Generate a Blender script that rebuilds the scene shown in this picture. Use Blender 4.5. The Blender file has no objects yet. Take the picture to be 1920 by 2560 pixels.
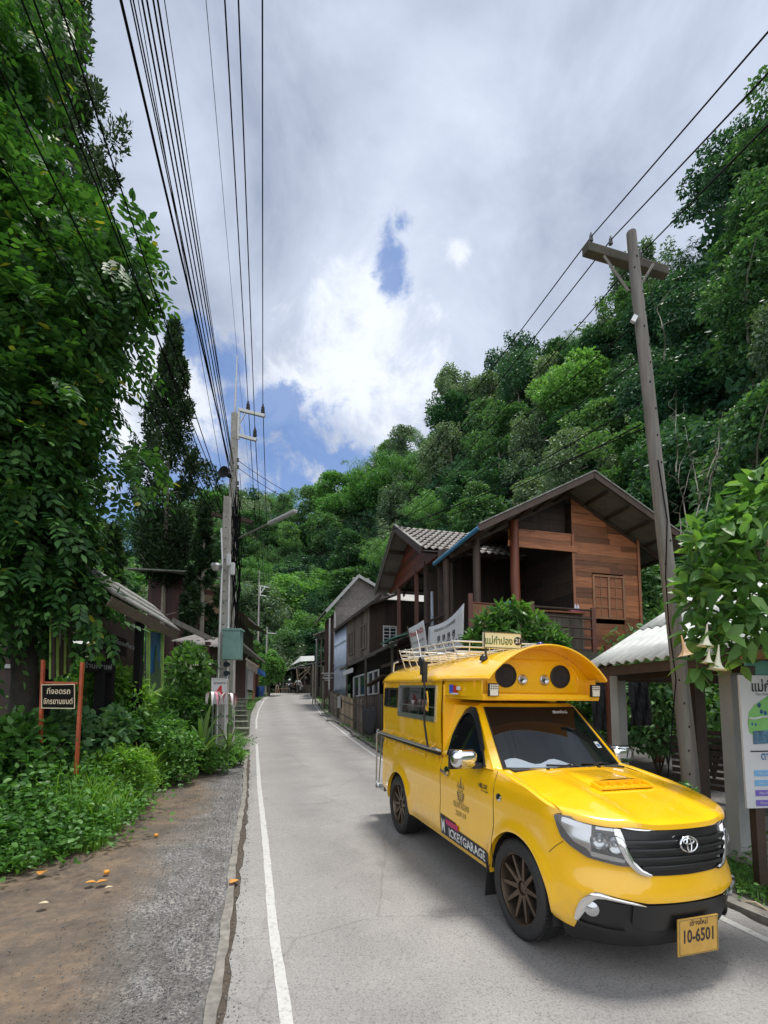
import bpy, bmesh, math, random
import numpy as np
from mathutils import Vector, Matrix, Euler
random.seed(7); np.random.seed(7)
R=math.radians; PI=math.pi
sc=bpy.context.scene; col=sc.collection
# ---------------------------------------------------------------- camera
CZ=2.1; AL=R(5); FP=1250.0; HZ=1770.0
cam=bpy.data.cameras.new('camera'); co=bpy.data.objects.new('camera',cam); col.objects.link(co)
co.location=(0,0,CZ); co.rotation_euler=(R(90)+AL,0,0)
cam.sensor_width=36; cam.lens=36*FP/2560; cam.clip_end=2000; cam.clip_start=.05
cam.shift_y=((HZ-FP*math.tan(AL))-1280)/2560
sc.camera=co
sc.cycles.max_bounces=6; sc.cycles.diffuse_bounces=3; sc.cycles.glossy_bounces=3; sc.cycles.transmission_bounces=4; sc.cycles.transparent_max_bounces=4; sc.cycles.caustics_reflective=False; sc.cycles.caustics_refractive=False
# ---------------------------------------------------------------- light
def ray(u,v):
    X=(u-960)/FP; Z=(HZ-FP*math.tan(AL)-v)/FP
    c,s=math.cos(AL),math.sin(AL)
    y=c-Z*s
    return Vector((X/y,1,(s+Z*c)/y))
def at(u,v,Y):            # point of the place seen at photo pixel u,v, Y metres ahead
    return Vector((0,0,CZ))+ray(u,v)*Y
SUN_EL,SUN_AZ=R(79),R(60)      # azimuth measured from +Y towards +X
sc.view_settings.view_transform='Standard'; sc.view_settings.look='None'
sc.view_settings.exposure=0.5; sc.view_settings.gamma=1
w=bpy.data.worlds.new('World'); sc.world=w; w.use_nodes=True
nt=w.node_tree; N=nt.nodes; L=nt.links; N.clear()
def nn(t,**k):
    n=N.new(t)
    for a,b in k.items(): setattr(n,a,b)
    return n
def mth(op,a,b=None,c=None,clamp=False):
    n=nn('ShaderNodeMath',operation=op,use_clamp=clamp)
    for i,x in enumerate((a,b,c)):
        if x is None: continue
        if isinstance(x,(int,float)): n.inputs[i].default_value=x
        else: L.new(x,n.inputs[i])
    return n.outputs[0]
out=nn('ShaderNodeOutputWorld'); bg=nn('ShaderNodeBackground'); bg.inputs[1].default_value=1.0
sky=nn('ShaderNodeTexSky',sky_type='NISHITA',sun_disc=False,sun_elevation=SUN_EL,sun_rotation=SUN_AZ,altitude=900)
skym=nn('ShaderNodeMix',data_type='RGBA',blend_type='MULTIPLY'); skym.inputs[0].default_value=1
L.new(sky.outputs[0],skym.inputs[6]); skym.inputs[7].default_value=(.070,.092,.118,1)
tc=nn('ShaderNodeTexCoord'); sp=nn('ShaderNodeSeparateXYZ'); L.new(tc.outputs['Generated'],sp.inputs[0])
dz=mth('ADD',mth('MAXIMUM',sp.outputs[2],0.0),.22)
cb=nn('ShaderNodeCombineXYZ'); L.new(mth('DIVIDE',sp.outputs[0],dz),cb.inputs[0]); L.new(mth('DIVIDE',sp.outputs[1],dz),cb.inputs[1])
def noise(scale,det,rough,vec,off=(0,0,0),dist=0.):
    mp=nn('ShaderNodeMapping'); mp.inputs['Location'].default_value=off; L.new(vec,mp.inputs[0])
    n=nn('ShaderNodeTexNoise'); n.inputs['Scale'].default_value=scale; n.inputs['Detail'].default_value=det
    n.inputs['Roughness'].default_value=rough; n.inputs['Distortion'].default_value=dist; L.new(mp.outputs[0],n.inputs['Vector']); return n
n1=noise(3.0,11,.60,tc.outputs['Generated'],(3.1,.7,.4),.55)      # billows
n2=noise(1.7,5,.5,tc.outputs['Generated'],(9.3,4.2,2.),.5)        # broad grey masses
n3=noise(9.5,10,.66,tc.outputs['Generated'],(1,2,3),.35)   # ragged cloud edges
def blob(lst,soft):
    tot=None
    for (u,v,r) in lst:
        d=ray(u,v).normalized(); dp=nn('ShaderNodeVectorMath',operation='DOT_PRODUCT'); L.new(tc.outputs['Generated'],dp.inputs[0]); dp.inputs[1].default_value=d
        ang=mth('ARCCOSINE',mth('MINIMUM',dp.outputs['Value'],.99999))
        q=mth('SUBTRACT',1.0,mth('DIVIDE',ang,R(r)))     # 1 centre, 0 edge
        tot=q if tot is None else mth('MAXIMUM',tot,q)
    q=mth('ADD',tot,mth('MULTIPLY',mth('SUBTRACT',n3.outputs[0],.46),6.0))
    sm=nn('ShaderNodeMapRange',interpolation_type='SMOOTHSTEP'); L.new(q,sm.inputs[0]); sm.inputs[1].default_value=.0-soft*.3; sm.inputs[2].default_value=soft
    return sm.outputs[0]
holes=blob([(972,585,1.5),(982,640,1.6),(992,700,1.5),(1000,560,1.0),(720,1065,3.0),(675,1140,4.2),(770,1130,3.4),(850,1170,2.8),(640,1240,4.6),(560,1190,3.4),(500,1220,3.4),(475,850,1.7),(555,915,1.9),(580,1000,1.4),(740,1250,5),(300,1330,3),(-500,1500,14),(300,1300,3)],.8)
white=blob([(1150,635,1.1),(440,960,4),(500,1060,3.4),(900,900,5.5),(930,760,4),(770,960,4.2),(300,900,4),(1000,990,4),(250,1060,5)],1.2)
ramp=nn('ShaderNodeValToRGB'); e=ramp.color_ramp.elements
e[0].position=.36; e[0].color=(.22,.265,.36,1); e[1].position=.66; e[1].color=(.52,.575,.69,1)
x=e.new(.5); x.color=(.37,.415,.52,1)
L.new(mth('ADD',mth('MULTIPLY',n1.outputs[0],.62),mth('MULTIPLY',n2.outputs[0],.40)),ramp.inputs[0])
mw=nn('ShaderNodeMix',data_type='RGBA'); L.new(mth('MULTIPLY',white,.66),mw.inputs[0]); L.new(ramp.outputs[0],mw.inputs[6]); mw.inputs[7].default_value=(.78,.81,.86,1)
mx=nn('ShaderNodeMix',data_type='RGBA'); L.new(mth('MULTIPLY',holes,.80),mx.inputs[0]); L.new(mw.outputs[2],mx.inputs[6])
# the clear sky between clouds
L.new(skym.outputs[2],mx.inputs[7])
# unseen half of the sky behind the camera, brightened as added fill light
bk=nn('ShaderNodeMapRange',interpolation_type='SMOOTHSTEP'); L.new(sp.outputs[1],bk.inputs[0]); bk.inputs[1].default_value=.15; bk.inputs[2].default_value=-.6
mb2=nn('ShaderNodeMix',data_type='RGBA'); L.new(mth('MULTIPLY',bk.outputs[0],.8),mb2.inputs[0]); L.new(mx.outputs[2],mb2.inputs[6]); mb2.inputs[7].default_value=(1.15,1.18,1.22,1)
L.new(mb2.outputs[2],bg.inputs[0]); L.new(bg.outputs[0],out.inputs[0])
sl=bpy.data.lights.new('sun','SUN'); sl.energy=3.0; sl.angle=R(11); sl.color=(1,.96,.9)
so=bpy.data.objects.new('sun',sl); col.objects.link(so); so.location=(0,0,40)
sdir=Vector((math.sin(SUN_AZ)*math.cos(SUN_EL),math.cos(SUN_AZ)*math.cos(SUN_EL),math.sin(SUN_EL)))
so.rotation_euler=sdir.to_track_quat('Z','Y').to_euler()

# ---------------------------------------------------------------- materials
MAT={}
class NT:
    def __init__(s,name):
        s.m=bpy.data.materials.new(name); s.m.use_nodes=True; s.t=s.m.node_tree; s.N=s.t.nodes; s.L=s.t.links
        s.b=s.N['Principled BSDF']; s.o=s.N['Material Output']; MAT[name]=s.m
    def n(s,t,ins=None,**k):
        x=s.N.new(t)
        for a,b in k.items(): setattr(x,a,b)
        for a,b in (ins or {}).items():
            if hasattr(b,'is_linked') or isinstance(b,bpy.types.NodeSocket): s.L.new(b,x.inputs[a])
            else: x.inputs[a].default_value=b
        return x
    def coord(s,kind='Object',scale=(1,1,1)):
        c=s.n('ShaderNodeTexCoord'); m=s.n('ShaderNodeMapping',{'Vector':c.outputs[kind],'Scale':scale}); return m.outputs[0]
    def wcoord(s,scale=(1,1,1),rot=(0,0,0)):
        g=s.n('ShaderNodeNewGeometry'); m=s.n('ShaderNodeMapping',{'Vector':g.outputs['Position'],'Scale':scale,'Rotation':rot}); return m.outputs[0]
    def noise(s,vec,scale,det=4,rough=.55,dist=0):
        return s.n('ShaderNodeTexNoise',{'Vector':vec,'Scale':scale,'Detail':det,'Roughness':rough,'Distortion':dist}).outputs[0]
    def ramp(s,fac,stops):
        r=s.n('ShaderNodeValToRGB',{'Fac':fac}); e=r.color_ramp.elements
        while len(e)<len(stops): e.new(.5)
        for el,(p,c) in zip(e,stops): el.position=p; el.color=tuple(c)+(1,)
        return r.outputs[0]
    def mix(s,f,a,b,bt='MIX'):
        m=s.n('ShaderNodeMix',data_type='RGBA',blend_type=bt)
        for i,x in ((0,f),(6,a),(7,b)):
            if isinstance(x,(int,float)): m.inputs[i].default_value=x
            elif isinstance(x,tuple): m.inputs[i].default_value=x+(1,) if len(x)==3 else x
            else: s.L.new(x,m.inputs[i])
        return m.outputs[2]
    def set(s,**k):
        for a,b in k.items():
            i=s.b.inputs[a.replace('_',' ')]
            if isinstance(b,bpy.types.NodeSocket): s.L.new(b,i)
            else: i.default_value=b+(1,) if isinstance(b,tuple) and len(b)==3 else b
        return s
    def bump(s,h,strength=.3,dist=.02):
        b=s.n('ShaderNodeBump',{'Height':h,'Strength':strength,'Distance':dist}); s.L.new(b.outputs[0],s.b.inputs['Normal']); return s
def mat(name,c,rough=.6,metal=0,var=.15,scale=6,coat=0,spec=.5,bump=0):
    t=NT(name)
    if var:
        n=t.noise(t.wcoord(),scale,5,.6)
        t.set(Base_Color=t.ramp(n,[(.3,tuple(x*(1-var) for x in c)),(.7,tuple(min(1,x*(1+var)) for x in c))]))
        if bump: t.bump(n,bump,.02)
    else: t.set(Base_Color=c)
    t.set(Roughness=rough,Metallic=metal,Coat_Weight=coat,Specular_IOR_Level=spec,Coat_Roughness=.04); return t.m
def wood(name,c1,c2,rough=.65,grain=(1.2,1.2,14),rnd=.5,wear=None):
    t=NT(name); v=t.wcoord(scale=grain)
    n=t.noise(v,1.6,6,.65,.4); base=t.ramp(n,[(.25,c1),(.75,c2)])
    g=t.n('ShaderNodeNewGeometry'); r=t.n('ShaderNodeMapRange',{'Value':g.outputs['Random Per Island'],'To Min':1-rnd,'To Max':1+rnd*.6}).outputs[0]
    rc=t.n('ShaderNodeCombineColor',{0:r,1:r,2:r}).outputs[0]
    c=t.mix(1.0,base,rc,'MULTIPLY')
    if wear: c=t.mix(t.ramp(t.noise(t.wcoord(),1.1,5,.6),[(.5,(0,0,0)),(.66,(1,1,1))]),c,wear)
    t.set(Base_Color=c,Roughness=rough); t.bump(n,.35,.01); return t.m
def leafmat(name,dark,mid,light,trans=.35,rough=.45,hue=True,spots=None):
    t=NT(name); g=t.n('ShaderNodeNewGeometry'); oi=t.n('ShaderNodeObjectInfo')
    big=t.noise(t.wcoord(),.55,3,.5)
    f=t.n('ShaderNodeMath',{0:g.outputs['Random Per Island'],1:.55},operation='MULTIPLY').outputs[0]
    f=t.n('ShaderNodeMath',{0:f,1:t.n('ShaderNodeMath',{0:big,1:.45},operation='MULTIPLY').outputs[0]},operation='ADD').outputs[0]
    if hue: f=t.n('ShaderNodeMath',{0:f,1:t.n('ShaderNodeMapRange',{'Value':oi.outputs['Random'],'To Min':-.22,'To Max':.22}).outputs[0]},operation='ADD').outputs[0]
    st=[(.12,dark),(.45,mid),(.85,light)]
    c=t.ramp(f,st)
    if spots: c=t.mix(t.ramp(g.outputs['Random Per Island'],[(.985,(0,0,0)),(.99,(1,1,1))]),c,spots)
    t.set(Base_Color=c,Roughness=rough,Specular_IOR_Level=.12 if 'hill' in name else .28)
    tr=t.n('ShaderNodeBsdfTranslucent',{'Color':t.mix(1.0,c,(1.5,1.7,.6,1),'MULTIPLY')})
    ms=t.n('ShaderNodeMixShader',{0:trans,1:t.b.outputs[0],2:tr.outputs[0]}); t.L.new(ms.outputs[0],t.o.inputs[0]); return t.m
M=MAT
wood('brown_boards',(.17,.058,.024),(.42,.165,.070),.55,grain=(1.5,1.5,16),rnd=.62)
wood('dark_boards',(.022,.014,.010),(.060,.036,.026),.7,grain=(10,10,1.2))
wood('weathered_boards',(.085,.066,.052),(.22,.18,.145),.8,grain=(10,10,1.0))
wood('grey_shingle',(.17,.155,.145),(.34,.31,.29),.85,grain=(3,3,3),rnd=.25)
wood('pale_boards',(.24,.18,.12),(.42,.33,.22),.8,grain=(10,10,1.0),rnd=.45)
wood('dark_timber',(.035,.022,.016),(.085,.05,.035),.6,grain=(2,2,2))
wood('red_timber',(.10,.028,.015),(.19,.055,.028),.5,grain=(8,8,1))
wood('maroon_boards',(.035,.009,.008),(.070,.017,.014),.6,grain=(9,9,1))
wood('frame_wood',(.19,.085,.035),(.33,.16,.072),.5,grain=(6,6,2),rnd=.2)
wood('grey_timber',(.085,.078,.07),(.23,.215,.195),.85,grain=(9,9,.6),rnd=.2)
wood('mossy_timber',(.05,.045,.035),(.12,.11,.08),.85,grain=(3,3,3))
mat('roof_white',(.44,.46,.44),.55,0,.22,3.0); mat('roof_grey',(.20,.19,.18),.8,0,.35,4); mat('roof_tile_grey',(.23,.215,.20),.8,0,.4,7)
mat('roof_lichen',(.24,.24,.225),.85,0,.5,9); mat('roof_pale',(.34,.33,.31),.7,0,.2,2)
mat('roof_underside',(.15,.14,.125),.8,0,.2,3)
mat('zinc_blue',(.36,.42,.52),.42,.35,.14,2.2); mat('concrete',(.36,.345,.32),.85,0,.22,5,bump=.2); mat('white_paint',(.62,.63,.63),.55,0,.1,3)
mat('white_post',(.40,.41,.41),.6,0,.12,3); mat('kerb_concrete',(.185,.172,.152),.9,0,.4,9,bump=.4)
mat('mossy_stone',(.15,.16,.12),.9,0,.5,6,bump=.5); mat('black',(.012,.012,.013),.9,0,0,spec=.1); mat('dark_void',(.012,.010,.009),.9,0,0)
mat('rubber',(.018,.018,.019),.65,0,.25,30); mat('steel',(.50,.51,.52),.32,.9,.1,12); mat('white_steel',(.62,.63,.63),.4,.2,.06,8)
mat('cable',(.010,.010,.012),.95,0,0,spec=.05); mat('insulator',(.028,.020,.020),.3,0,0); mat('insulator_grey',(.13,.14,.15),.3,0,.2,20)
mat('green_box',(.17,.30,.28),.5,0,.14,4); mat('orange_paint',(.38,.075,.025),.55,0,.25,9); mat('lime_paint',(.30,.47,.12),.6,0,.3,4)
mat('sign_black',(.012,.011,.011),.85,0,0,spec=.08); mat('sign_brown',(.035,.018,.012),.55,0,.2,5); mat('cream_ink',(.72,.60,.42),.6,0,0); mat('white_ink',(.78,.78,.76),.6,0,0)
mat('sign_white',(.60,.61,.63),.45,0,.04,2); mat('red_ink',(.45,.03,.03),.5,0,0); mat('red_ribbon',(.55,.02,.03),.5,0,.2,9); mat('pink_ribbon',(.62,.22,.30),.5,0,.4,14); mat('white_ribbon',(.75,.70,.70),.5,0,.1,9)
mat('blue_gutter',(.05,.22,.40),.4,0,.08,3); mat('blue_plastic',(.02,.07,.22),.4,0,0); mat('teal_roof',(.10,.28,.22),.5,0,.15,3)
mat('cloth_black',(.020,.021,.026),.85,0,.3,6); mat('tarp_grey',(.33,.35,.34),.6,0,.12,2)
mat('ink_blue',(.05,.16,.38),.5,0,0); mat('button_blue',(.17,.42,.72),.5,0,0); mat('button_purple',(.17,.12,.48),.5,0,0); mat('map_green',(.20,.48,.14),.5,0,.15,6); mat('ink_black',(.02,.02,.03),.5,0,0); mat('photo_blue',(.08,.17,.26),.4,0,.6,18)
mat('poster_blue',(.02,.10,.26),.35,0,.4,5)
mat('skin',(.40,.22,.14),.55,0,0); mat('cloth_white',(.62,.62,.64),.8,0,.1,9); mat('cloth_dark',(.03,.03,.04),.8,0,.2,9); mat('cloth_khaki',(.42,.37,.28),.8,0,.1,9); mat('helmet',(.70,.70,.70),.25,0,0); mat('hair',(.012,.01,.01),.5,0,0)
mat('bark',(.075,.055,.04),.9,0,.4,7,bump=.5); mat('pale_bark',(.30,.27,.22),.9,0,.3,9,bump=.4); mat('dark_bark',(.028,.024,.02),.9,0,.4,7)
mat('flower_white',(.72,.70,.55),.5,0,.1,8); mat('flower_peach',(.62,.40,.22),.6,0,.2,9); mat('flower_red',(.6,.09,.02),.5,0,.2,9)
mat('fruit_orange',(.62,.26,.02),.5,0,.3,14); mat('dead_leaf',(.45,.20,.03),.7,0,.35,9); mat('pale_litter',(.42,.36,.24),.8,0,.3,9); mat('stone',(.15,.145,.135),.95,0,.55,23)
mat('glass_dark',(.012,.015,.017),.05,0,0,spec=.6); mat('glass_window',(.03,.04,.05),.08,0,0,spec=.6)
mat('plastic_pink',(.45,.10,.18),.4,0,0); mat('plastic_red',(.5,.03,.04),.4,0,0); mat('plastic_teal',(.05,.30,.28),.4,0,0); mat('bottle_white',(.6,.6,.72),.3,0,0)
leafmat('leaf_hill',(0.025,0.070,0.034),(0.062,0.146,0.064),(0.147,0.259,0.109),.25)
leafmat('leaf_hill_bright',(0.049,0.132,0.046),(0.095,0.223,0.068),(0.189,0.351,0.115),.28)
leafmat('leaf_hill_grey',(0.061,0.105,0.065),(0.115,0.178,0.108),(0.223,0.297,0.189),.22)
leafmat('leaf_hill_deep',(0.016,0.052,0.032),(0.036,0.099,0.055),(0.084,0.174,0.093),.2)
leafmat('leaf_big_tree',(0.012,0.046,0.017),(0.032,0.098,0.026),(0.096,0.222,0.054),.25,.5,spots=(.35,.33,.04))
leafmat('leaf_conifer',(.012,.032,.012),(.022,.052,.018),(.045,.085,.028),.12,.6)
leafmat('leaf_weed',(0.034,0.101,0.025),(0.078,0.196,0.045),(0.179,0.347,0.090),.35,.4)
leafmat('leaf_grass',(.07,.17,.02),(.13,.28,.04),(.26,.43,.09),.4,.4)
leafmat('leaf_trumpet',(.035,.10,.028),(.085,.195,.052),(.18,.32,.095),.35,.38)
leafmat('leaf_lily',(.05,.10,.03),(.085,.16,.05),(.16,.25,.08),.3,.35)

# ground: dirt and gravel verge, wet patches, grass further out
t=NT('ground_soil'); v=t.wcoord()
a=t.noise(v,.55,5,.6,.6); b=t.noise(v,3.0,6,.65); g=t.noise(v,38,3,.7)
soil=t.ramp(b,[(.3,(.08,.058,.042)),(.5,(.15,.112,.080)),(.68,(.185,.130,.085)),(.85,(.27,.20,.14))])
grav=t.ramp(g,[(.32,(.045,.045,.048)),(.5,(.15,.147,.145)),(.66,(.33,.315,.29))])
sx=t.n('ShaderNodeSeparateXYZ',{0:v}); 
wl=t.n('ShaderNodeMath',{0:sx.outputs[0],1:t.n('ShaderNodeMath',{0:sx.outputs[1],1:.23},operation='MULTIPLY').outputs[0]},operation='ADD').outputs[0]  # distance from the kerb line
gm=t.n('ShaderNodeMapRange',{'Value':t.n('ShaderNodeMath',{0:wl,1:t.n('ShaderNodeMath',{0:a,1:1.6},operation='MULTIPLY').outputs[0]},operation='ADD').outputs[0],'From Min':-.62,'From Max':-.12}).outputs[0]
soil=t.mix(.75,soil,t.ramp(t.noise(v,15,5,.75),[(.3,(.55,.52,.50)),(.5,(1,1,1)),(.68,(1.35,1.3,1.25))]),'MULTIPLY')
c=t.mix(gm,soil,grav)
damp=t.ramp(t.noise(v,.9,5,.65,1.4),[(.44,(0,0,0)),(.58,(1,1,1))])
c=t.mix(t.n('ShaderNodeMath',{0:damp,1:.55},operation='MULTIPLY').outputs[0],c,(.075,.068,.06))
far=t.n('ShaderNodeMapRange',{'Value':t.n('ShaderNodeVectorMath',{0:v},operation='LENGTH').outputs['Value'],'From Min':16,'From Max':24}).outputs[0]
c=t.mix(far,c,(.035,.055,.018))
t.set(Base_Color=c,Roughness=.9); hh=t.n('ShaderNodeMath',{0:g,1:b},operation='ADD').outputs[0]; t.bump(hh,.7,.03)
# road: worn pale asphalt with fine aggregate and tyre polish
t=NT('road_asphalt'); v=t.wcoord()
f=t.noise(v,62,4,.8); m_=t.noise(v,1.3,5,.6); q=t.noise(v,260,2,.7)
base=t.ramp(m_,[(.25,(.205,.197,.192)),(.75,(.275,.264,.256))])
sp_=t.ramp(f,[(.30,(.30,.30,.31)),(.46,(.98,.98,.98)),(.66,(1.3,1.3,1.26))]); c=t.mix(1.0,base,sp_,'MULTIPLY')
dk=t.ramp(t.noise(v,17,3,.7),[(.27,(.3,.3,.3)),(.33,(1,1,1))]); c=t.mix(.8,c,dk,'MULTIPLY')
crk=t.n('ShaderNodeTexVoronoi',{'Vector':t.mix(.12,v,t.n('ShaderNodeTexNoise',{'Vector':v,'Scale':1.4}).outputs['Color']),'Scale':.42},feature='DISTANCE_TO_EDGE').outputs['Distance']
c=t.mix(.35,c,t.ramp(crk,[(.0,(.45,.43,.42)),(.006,(1,1,1))]),'MULTIPLY')
sx=t.n('ShaderNodeSeparateXYZ',{0:v}); wl=t.n('ShaderNodeMath',{0:sx.outputs[0],1:t.n('ShaderNodeMath',{0:sx.outputs[1],1:.245},operation='MULTIPLY').outputs[0]},operation='ADD').outputs[0]
wob=t.n('ShaderNodeMath',{0:wl,1:t.n('ShaderNodeMath',{0:m_,1:.7},operation='MULTIPLY').outputs[0]},operation='ADD').outputs[0]
trk=t.n('ShaderNodeMath',{0:t.n('ShaderNodeMath',{0:wob,1:4.1},operation='MULTIPLY').outputs[0]},operation='SINE').outputs[0]
c=t.mix(1.0,c,t.ramp(t.n('ShaderNodeMapRange',{'Value':trk,'From Min':-1.0,'From Max':1.0}).outputs[0],[(0.0,(.90,.90,.90)),(1.0,(1.04,1.04,1.035))]),'MULTIPLY')
stn=t.ramp(t.noise(v,.7,6,.7,1.6),[(.60,(1,1,1)),(.70,(.74,.73,.72))]); c=t.mix(.8,c,stn,'MULTIPLY')
t.set(Base_Color=c,Roughness=.82); t.bump(t.n('ShaderNodeMath',{0:f,1:q},operation='ADD').outputs[0],.35,.008)
t=NT('road_paint'); v=t.wcoord(); c=t.ramp(t.noise(v,24,5,.7),[(.33,(.24,.235,.225)),(.44,(.42,.42,.40)),(.7,(.48,.48,.46))]); t.set(Base_Color=c,Roughness=.7); t.bump(t.noise(v,80,3),.3,.005)

# ---------------------------------------------------------------- mesh helpers
WM={}   # world matrices of parents
class MB:
    def __init__(s): s.v=[]; s.f=[]; s.mi=[]; s.cur=0
    def add(s,vs,fs):
        o=len(s.v); s.v+= [tuple(p) for p in vs]; s.f+= [tuple(i+o for i in f) for f in fs]; s.mi+= [s.cur]*len(fs); return s
    def box(s,c,size,rot=None,taper=1.0):
        c=Vector(c); hx,hy,hz=[k/2 for k in size]; vs=[]
        for z,k in ((-hz,1),(hz,taper)):
            for x,y in ((-hx,-hy),(hx,-hy),(hx,hy),(-hx,hy)): 
                p=Vector((x*k,y*k,z)); vs.append(c+(rot@p if rot else p))
        return s.add(vs,[(3,2,1,0),(4,5,6,7),(0,1,5,4),(1,2,6,5),(2,3,7,6),(3,0,4,7)])
    def beam(s,a,b,w,h,up=(0,0,1),w2=None,h2=None):
        a,b=Vector(a),Vector(b); d=(b-a); 
        if d.length<1e-6: return s
        d=d.normalized(); u=Vector(up)
        if abs(d.dot(u))>.98: u=Vector((0,1,0)) if abs(d.y)<.9 else Vector((1,0,0))
        x=d.cross(u).normalized(); y=x.cross(d); vs=[]
        for p,ww,h_ in ((a,w,h),(b,w2 or w,h2 or h)):
            for i,j in ((-1,-1),(1,-1),(1,1),(-1,1)): vs.append(p+x*ww/2*i+y*h_/2*j)
        return s.add(vs,[(0,1,2,3),(7,6,5,4),(0,4,5,1),(1,5,6,2),(2,6,7,3),(3,7,4,0)])
    def tube(s,pts,r,n=8,closed=False,cap=True,rs=None):
        pts=[Vector(p) for p in pts]; m=len(pts); base=len(s.v); prev=None; vs=[]
        for i,p in enumerate(pts):
            a=pts[(i-1)%m] if (i>0 or closed) else p; b=pts[(i+1)%m] if (i<m-1 or closed) else p
            d=(b-a).normalized() if (b-a).length>1e-9 else Vector((0,0,1))
            if prev is None:
                u=Vector((0,0,1)) if abs(d.z)<.9 else Vector((1,0,0)); x=d.cross(u).normalized()
            else: x=(prev-d*prev.dot(d)); x=x.normalized() if x.length>1e-6 else d.orthogonal().normalized()
            prev=x; y=d.cross(x); rr=rs[i] if rs else r
            for k in range(n):
                t_=2*PI*k/n; vs.append(p+(x*math.cos(t_)+y*math.sin(t_))*rr)
        fs=[]
        for i in range(m if closed else m-1):
            j=(i+1)%m
            for k in range(n): fs.append((i*n+k,i*n+(k+1)%n,j*n+(k+1)%n,j*n+k))
        if cap and not closed: fs.append(tuple(range(n))[::-1]); fs.append(tuple((m-1)*n+k for k in range(n)))
        return s.add(vs,fs)
    def lathe(s,prof,c,axis='z',n=24,a0=0,a1=2*PI):
        c=Vector(c); full=abs(a1-a0-2*PI)<1e-6; m=len(prof); vs=[]; cnt=n if full else n+1
        for k in range(cnt):
            t_=a0+(a1-a0)*k/n; ca,sa=math.cos(t_),math.sin(t_)
            for r,h in prof:
                p={'z':(r*ca,r*sa,h),'y':(r*ca,h,r*sa),'x':(h,r*ca,r*sa)}[axis]; vs.append(c+Vector(p))
        fs=[]
        for k in range(n):
            j=(k+1)%cnt
            for i in range(m-1): fs.append((k*m+i,j*m+i,j*m+i+1,k*m+i+1))
        return s.add(vs,fs)
    def prism(s,poly,d,flip=False):
        d=Vector(d); n=len(poly); vs=[Vector(p) for p in poly]+[Vector(p)+d for p in poly]
        fs=[tuple(range(n))[::-1],tuple(range(n,2*n))]+[(i,(i+1)%n,(i+1)%n+n,i+n) for i in range(n)]
        return s.add(vs,fs)
    def grid(s,P,close=False):
        m=len(P); n=len(P[0]); vs=[p for r in P for p in r]; fs=[]
        for i in range(m-1):
            for j in range(n-1): fs.append((i*n+j,i*n+j+1,(i+1)*n+j+1,(i+1)*n+j))
        return s.add(vs,fs)
    def sphere(s,c,r,n=12,m=8,sq=(1,1,1)):
        c=Vector(c); P=[]
        for i in range(m+1):
            ph=PI*i/m; P.append([c+Vector((r*sq[0]*math.sin(ph)*math.cos(2*PI*k/n),r*sq[1]*math.sin(ph)*math.sin(2*PI*k/n),r*sq[2]*math.cos(ph))) for k in range(n+1)])
        return s.grid(P)
    def text(s,string,fn,size,align='CENTER',bold=0.0,thick=.002,xs=1.0,res=2):
        """fn(x,y,z)->point ; z is height off the surface"""
        cu=bpy.data.curves.new('t','FONT'); cu.body=string; cu.size=size; cu.align_x=align; cu.align_y='CENTER'; cu.offset=bold*size; cu.resolution_u=res
        ob=bpy.data.objects.new('t',cu); col.objects.link(ob); dg=bpy.context.evaluated_depsgraph_get()
        me=bpy.data.meshes.new_from_object(ob.evaluated_get(dg)); vs=[fn(v.co.x*xs,v.co.y,thick) for v in me.vertices]; fs=[tuple(p.vertices) for p in me.polygons]
        bpy.data.objects.remove(ob); bpy.data.curves.remove(cu); bpy.data.meshes.remove(me)
        return s.add(vs,fs)
    def build(s,name,m,parent=None,local=False,smooth=False,bevel=0,merge=False,sub=0,angle=40,solid=0):
        me=bpy.data.meshes.new(name)
        vs=s.v
        if parent is not None and not local:
            inv=WM[parent.name].inverted(); vs=[tuple(inv@Vector(p)) for p in vs]
        me.from_pydata([tuple(p) for p in vs],[],s.f)
        ms=m if isinstance(m,(list,tuple)) else [m]
        for q in ms: me.materials.append(MAT[q])
        if len(ms)>1: me.polygons.foreach_set('material_index',s.mi)
        bm=bmesh.new(); bm.from_mesh(me)
        if merge: bmesh.ops.remove_doubles(bm,verts=bm.verts,dist=1e-4)
        if merge: bmesh.ops.recalc_face_normals(bm,faces=bm.faces)
        if bevel: bmesh.ops.bevel(bm,geom=[e for e in bm.edges if len(e.link_faces)==2 and e.calc_face_angle(0)>.5],offset=bevel,segments=2,affect='EDGES',profile=.7)
        bm.to_mesh(me); bm.free()
        ob=bpy.data.objects.new(name,me); col.objects.link(ob)
        if smooth:
            me.polygons.foreach_set('use_smooth',[True]*len(me.polygons))
            try: me.set_sharp_from_angle(angle=R(angle))
            except Exception: pass
        if solid:
            md=ob.modifiers.new('thickness','SOLIDIFY'); md.thickness=solid; md.offset=0
        if sub:
            md=ob.modifiers.new('sub','SUBSURF'); md.levels=sub; md.render_levels=sub
        if parent is not None:
            ob.parent=parent; WM[ob.name]=WM[parent.name]
        else: WM[ob.name]=Matrix.Identity(4)
        return ob
def tag(o,label=None,cat=None,group=None,kind=None):
    if label: o['label']=label
    if cat: o['category']=cat
    if group: o['group']=group
    if kind: o['kind']=kind
    return o
def thing(name,label,cat,loc=(0,0,0),rot=(0,0,0),group=None):
    o=bpy.data.objects.new(name,None); col.objects.link(o); o.location=loc; o.rotation_euler=rot; o.empty_display_size=.2
    WM[o.name]=Matrix.Translation(Vector(loc))@Euler(rot).to_matrix().to_4x4(); tag(o,label,cat,group); return o
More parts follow.
